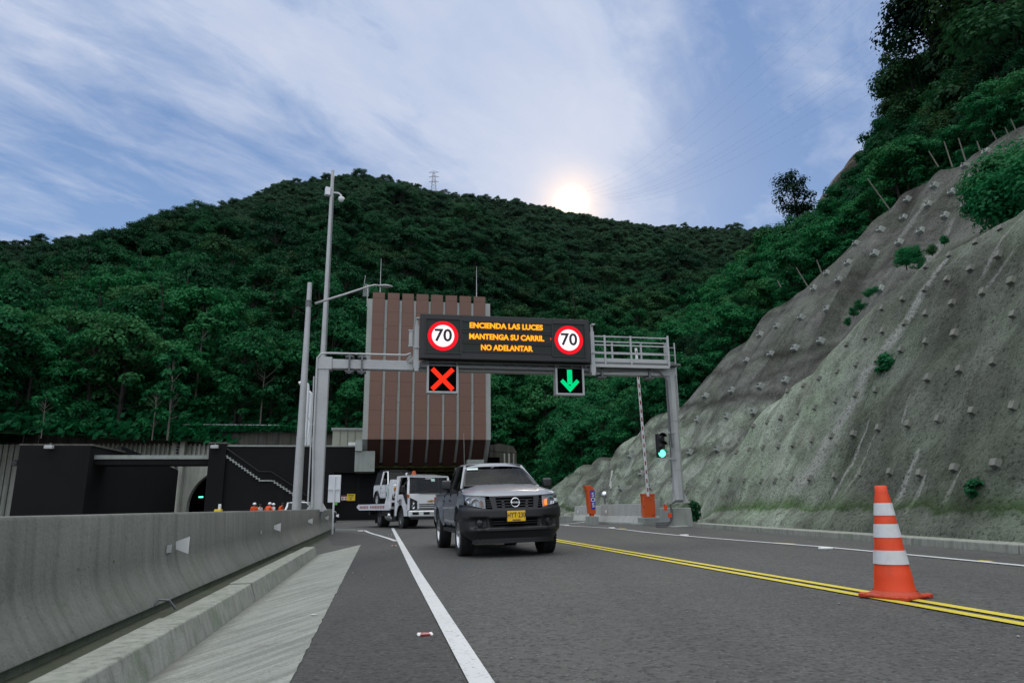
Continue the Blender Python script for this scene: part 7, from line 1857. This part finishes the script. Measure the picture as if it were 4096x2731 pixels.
for i, (y0, y1) in enumerate(((768, 800), (785, 806), (790, 815))):
    a = on_sky(88, y0, 97); b = on_sky(-30, y1, 80); mb = MB(); mb.tube([a.lerp(b, k/8)-UP*.9*math.sin(PI*k/8) for k in range(9)], .03, 4); tag(mb.build('power_line', 'black'), 'thin wire running left from the pale utility pole', 'wire', 'wires at the far left pole')
# spans crossing the upper right sky toward the ridge
for i, (x0, y0, x1, y1) in enumerate(((1950, -60, 1330, 395), (2010, -60, 1345, 400), (2070, -60, 1360, 405), (2200, -60, 1380, 410), (2260, -60, 1395, 415), (2300, -60, 1400, 418), (2330, -40, 1410, 422), (2360, 0, 1420, 428))):
    a = on_sky(x0, y0, 120); b = on_sky(x1, y1+40, 430); mb = MB(); mb.tube([a.lerp(b, k/24)-UP*9*math.sin(PI*k/24) for k in range(25)], [lerp(.009, .022, k/24) for k in range(25)], 4, cap=False); tag(mb.build('power_line', 'galv_dark'), 'thin overhead power line crossing the sky from the upper right toward the ridge', 'power line', 'overhead power lines')

# ------------------------------------------------------------------ camera, sun, sky
cam = bpy.data.cameras.new('camera'); cam.sensor_width = 36; cam.lens = 36*FPX/4096; cam.clip_start = .05; cam.clip_end = 4000
co_ = bpy.data.objects.new('camera', cam); COL.objects.link(co_)
mw_ = Matrix((cr, cu, -cf)).transposed().to_4x4(); mw_.translation = EYE; co_.matrix_world = mw_; sc.camera = co_
sd = ray(1312/K_, 466/K_).normalized()
az_sun = math.atan2(sd.x, sd.y); el_sun = math.asin(sd.z)
sun = bpy.data.lights.new('sun', 'SUN'); sun.energy = .6; sun.angle = math.radians(12); sun.color = (1, .93, .82)
so = bpy.data.objects.new('sun', sun); COL.objects.link(so); so.rotation_euler = sd.to_track_quat('Z', 'Y').to_euler()
w = bpy.data.worlds.new('World'); sc.world = w; w.use_nodes = True; T = w.node_tree; T.nodes.clear()
class WT(NT):
    def __init__(s): s.t = T; s.out = s.n('ShaderNodeOutputWorld')
t = WT()
sky = t.n('ShaderNodeTexSky'); sky.sky_type = 'NISHITA'; sky.sun_disc = False; sky.sun_elevation = el_sun; sky.sun_rotation = az_sun; sky.air_density = 1.; sky.dust_density = .6; sky.ozone_density = 2.; sky.altitude = 1500
d = t.coord('Generated'); sp = t.n('ShaderNodeSeparateXYZ'); t.link(d, sp.inputs[0])
base = t.mix(1., sky.outputs[0], (.075, .075, .075), 'MULTIPLY')
grad = t.ramp(sp.outputs[2], [(0., (.36, .55, .86)), (.45, (.23, .37, .665)), (1., (.2, .33, .64))])
base = t.mix(.78, base, grad)
# high thin cloud sheet, projected on a plane overhead
zz = t.math('MAXIMUM', sp.outputs[2], .06); cxyz = t.n('ShaderNodeCombineXYZ'); t.link(t.math('DIVIDE', sp.outputs[0], zz), cxyz.inputs[0]); t.link(t.math('DIVIDE', sp.outputs[1], zz), cxyz.inputs[1])
pl = cxyz.outputs[0]
pl = t.n('ShaderNodeVectorMath', _operation='ADD', i0=pl).outputs[0] if False else pl
rp = t.mapping(pl, (1, 1, 1), (0, 0, 0), (0, 0, math.radians(-58)))
wq = t.noise(t.mapping(pl, (1, 1, 1), (4.2, 1.1, 0)), .9, 3, .5)
n1 = t.noise(t.mapping(rp, (.55, 1.0, 1), (7.7, 2.35, 0)), 1.0, 6, .5, .35)
n2 = t.noise(t.mapping(rp, (1.0, 1.9, 1), (1.3, 5, 0)), 2.6, 9, .62, .3)
cl = t.math('ADD', t.math('MULTIPLY', n1, .62), t.math('MULTIPLY', n2, .38))
# more veil on the left and above, clearer low at far left and to the right
cl = t.math('ADD', cl, t.math('MULTIPLY', sp.outputs[2], .10)); cl = t.math('SUBTRACT', cl, t.math('MULTIPLY', sp.outputs[0], .05))
def lobe(px, py, n, amt):
    q_ = ray(px/K_, py/K_).normalized(); v_ = t.n('ShaderNodeVectorMath', _operation='DOT_PRODUCT'); t.link(d, v_.inputs[0]); v_.inputs[1].default_value = tuple(q_)
    return t.math('MULTIPLY', t.math('POWER', t.math('MAXIMUM', v_.outputs['Value'], 0.), n), amt)
# the banks and the clear gaps of that evening
for a_ in ((1235, 350, 160., .2), (1000, 60, 14., -.035), (1430, 130, 60., .06), (1050, 410, 70., -.09), (1570, 340, 110., -.09), (950, 150, 25., .04), (60, 480, 22., -.12), (420, 430, 40., -.07), (1680, 390, 45., -.09), (2050, 120, 25., -.05), (150, 120, 18., .06), (1880, 330, 120., .06), (1150, 40, 60., .03)): cl = t.math('ADD', cl, lobe(*a_))
mask = t.ramp(cl, [(.44, 0.), (.52, .42), (.63, 1.)])
cc = t.mix(t.ramp(n2, [(.3, 0.), (.7, 1.)]), (.50, .60, .80), (.66, .71, .85))
col = t.mix(t.math('MULTIPLY', mask, .85), base, cc)
# aureole
vd = t.n('ShaderNodeVectorMath', _operation='DOT_PRODUCT'); t.link(d, vd.inputs[0]); vd.inputs[1].default_value = tuple(sd)
dt = t.math('MAXIMUM', vd.outputs['Value'], 0.)
g1 = t.math('POWER', dt, 1100.); g2 = t.math('POWER', dt, 60.); g3 = t.math('POWER', dt, 12000.)
bank = t.math('MULTIPLY', g2, t.ramp(n1, [(.35, .3), (.6, 1.)]))
col = t.mix(t.math('MULTIPLY', bank, .5), col, (.80, .82, .92))
add = t.mix(1., col, t.mix(g1, (0, 0, 0), (.6, .32, .06)), 'ADD')
add = t.mix(1., add, t.mix(g3, (0, 0, 0), (5, 4, 2.6)), 'ADD')
# unseen sky overhead and behind the camera, brightened as added light for the road
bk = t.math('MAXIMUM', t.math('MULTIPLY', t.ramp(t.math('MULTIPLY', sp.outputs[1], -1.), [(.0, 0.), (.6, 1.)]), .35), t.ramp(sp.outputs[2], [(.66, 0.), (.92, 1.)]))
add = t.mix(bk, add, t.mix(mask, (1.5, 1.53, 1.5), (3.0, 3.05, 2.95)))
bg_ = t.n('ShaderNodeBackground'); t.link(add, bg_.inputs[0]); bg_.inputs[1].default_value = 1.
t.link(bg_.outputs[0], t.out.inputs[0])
w.cycles.sampling_method = 'MANUAL'; w.cycles.sample_map_resolution = 1024
sc.view_settings.view_transform = 'Standard'; sc.view_settings.look = 'None'; sc.view_settings.exposure = 0; sc.view_settings.gamma = 1
sc.render.engine = 'CYCLES'
try:
    sc.cycles.use_denoising = True; sc.cycles.max_bounces = 8; sc.cycles.transparent_max_bounces = 16; sc.cycles.sample_clamp_indirect = 4.; sc.cycles.caustics_reflective = False; sc.cycles.caustics_refractive = False
except Exception: pass
# put each assembled thing's empty at its base
bpy.context.view_layer.update()
for o in list(COL.objects):
    if o.type == 'EMPTY' and o.parent is None and o.matrix_world == Matrix.Identity(4):
        pts = [c.matrix_world @ V(q) for c in o.children for q in c.bound_box]
        if not pts: continue
        c = V(((min(p.x for p in pts)+max(p.x for p in pts))/2, (min(p.y for p in pts)+max(p.y for p in pts))/2, min(p.z for p in pts)))
        o.location = c
        for ch in o.children: ch.location = ch.location-c
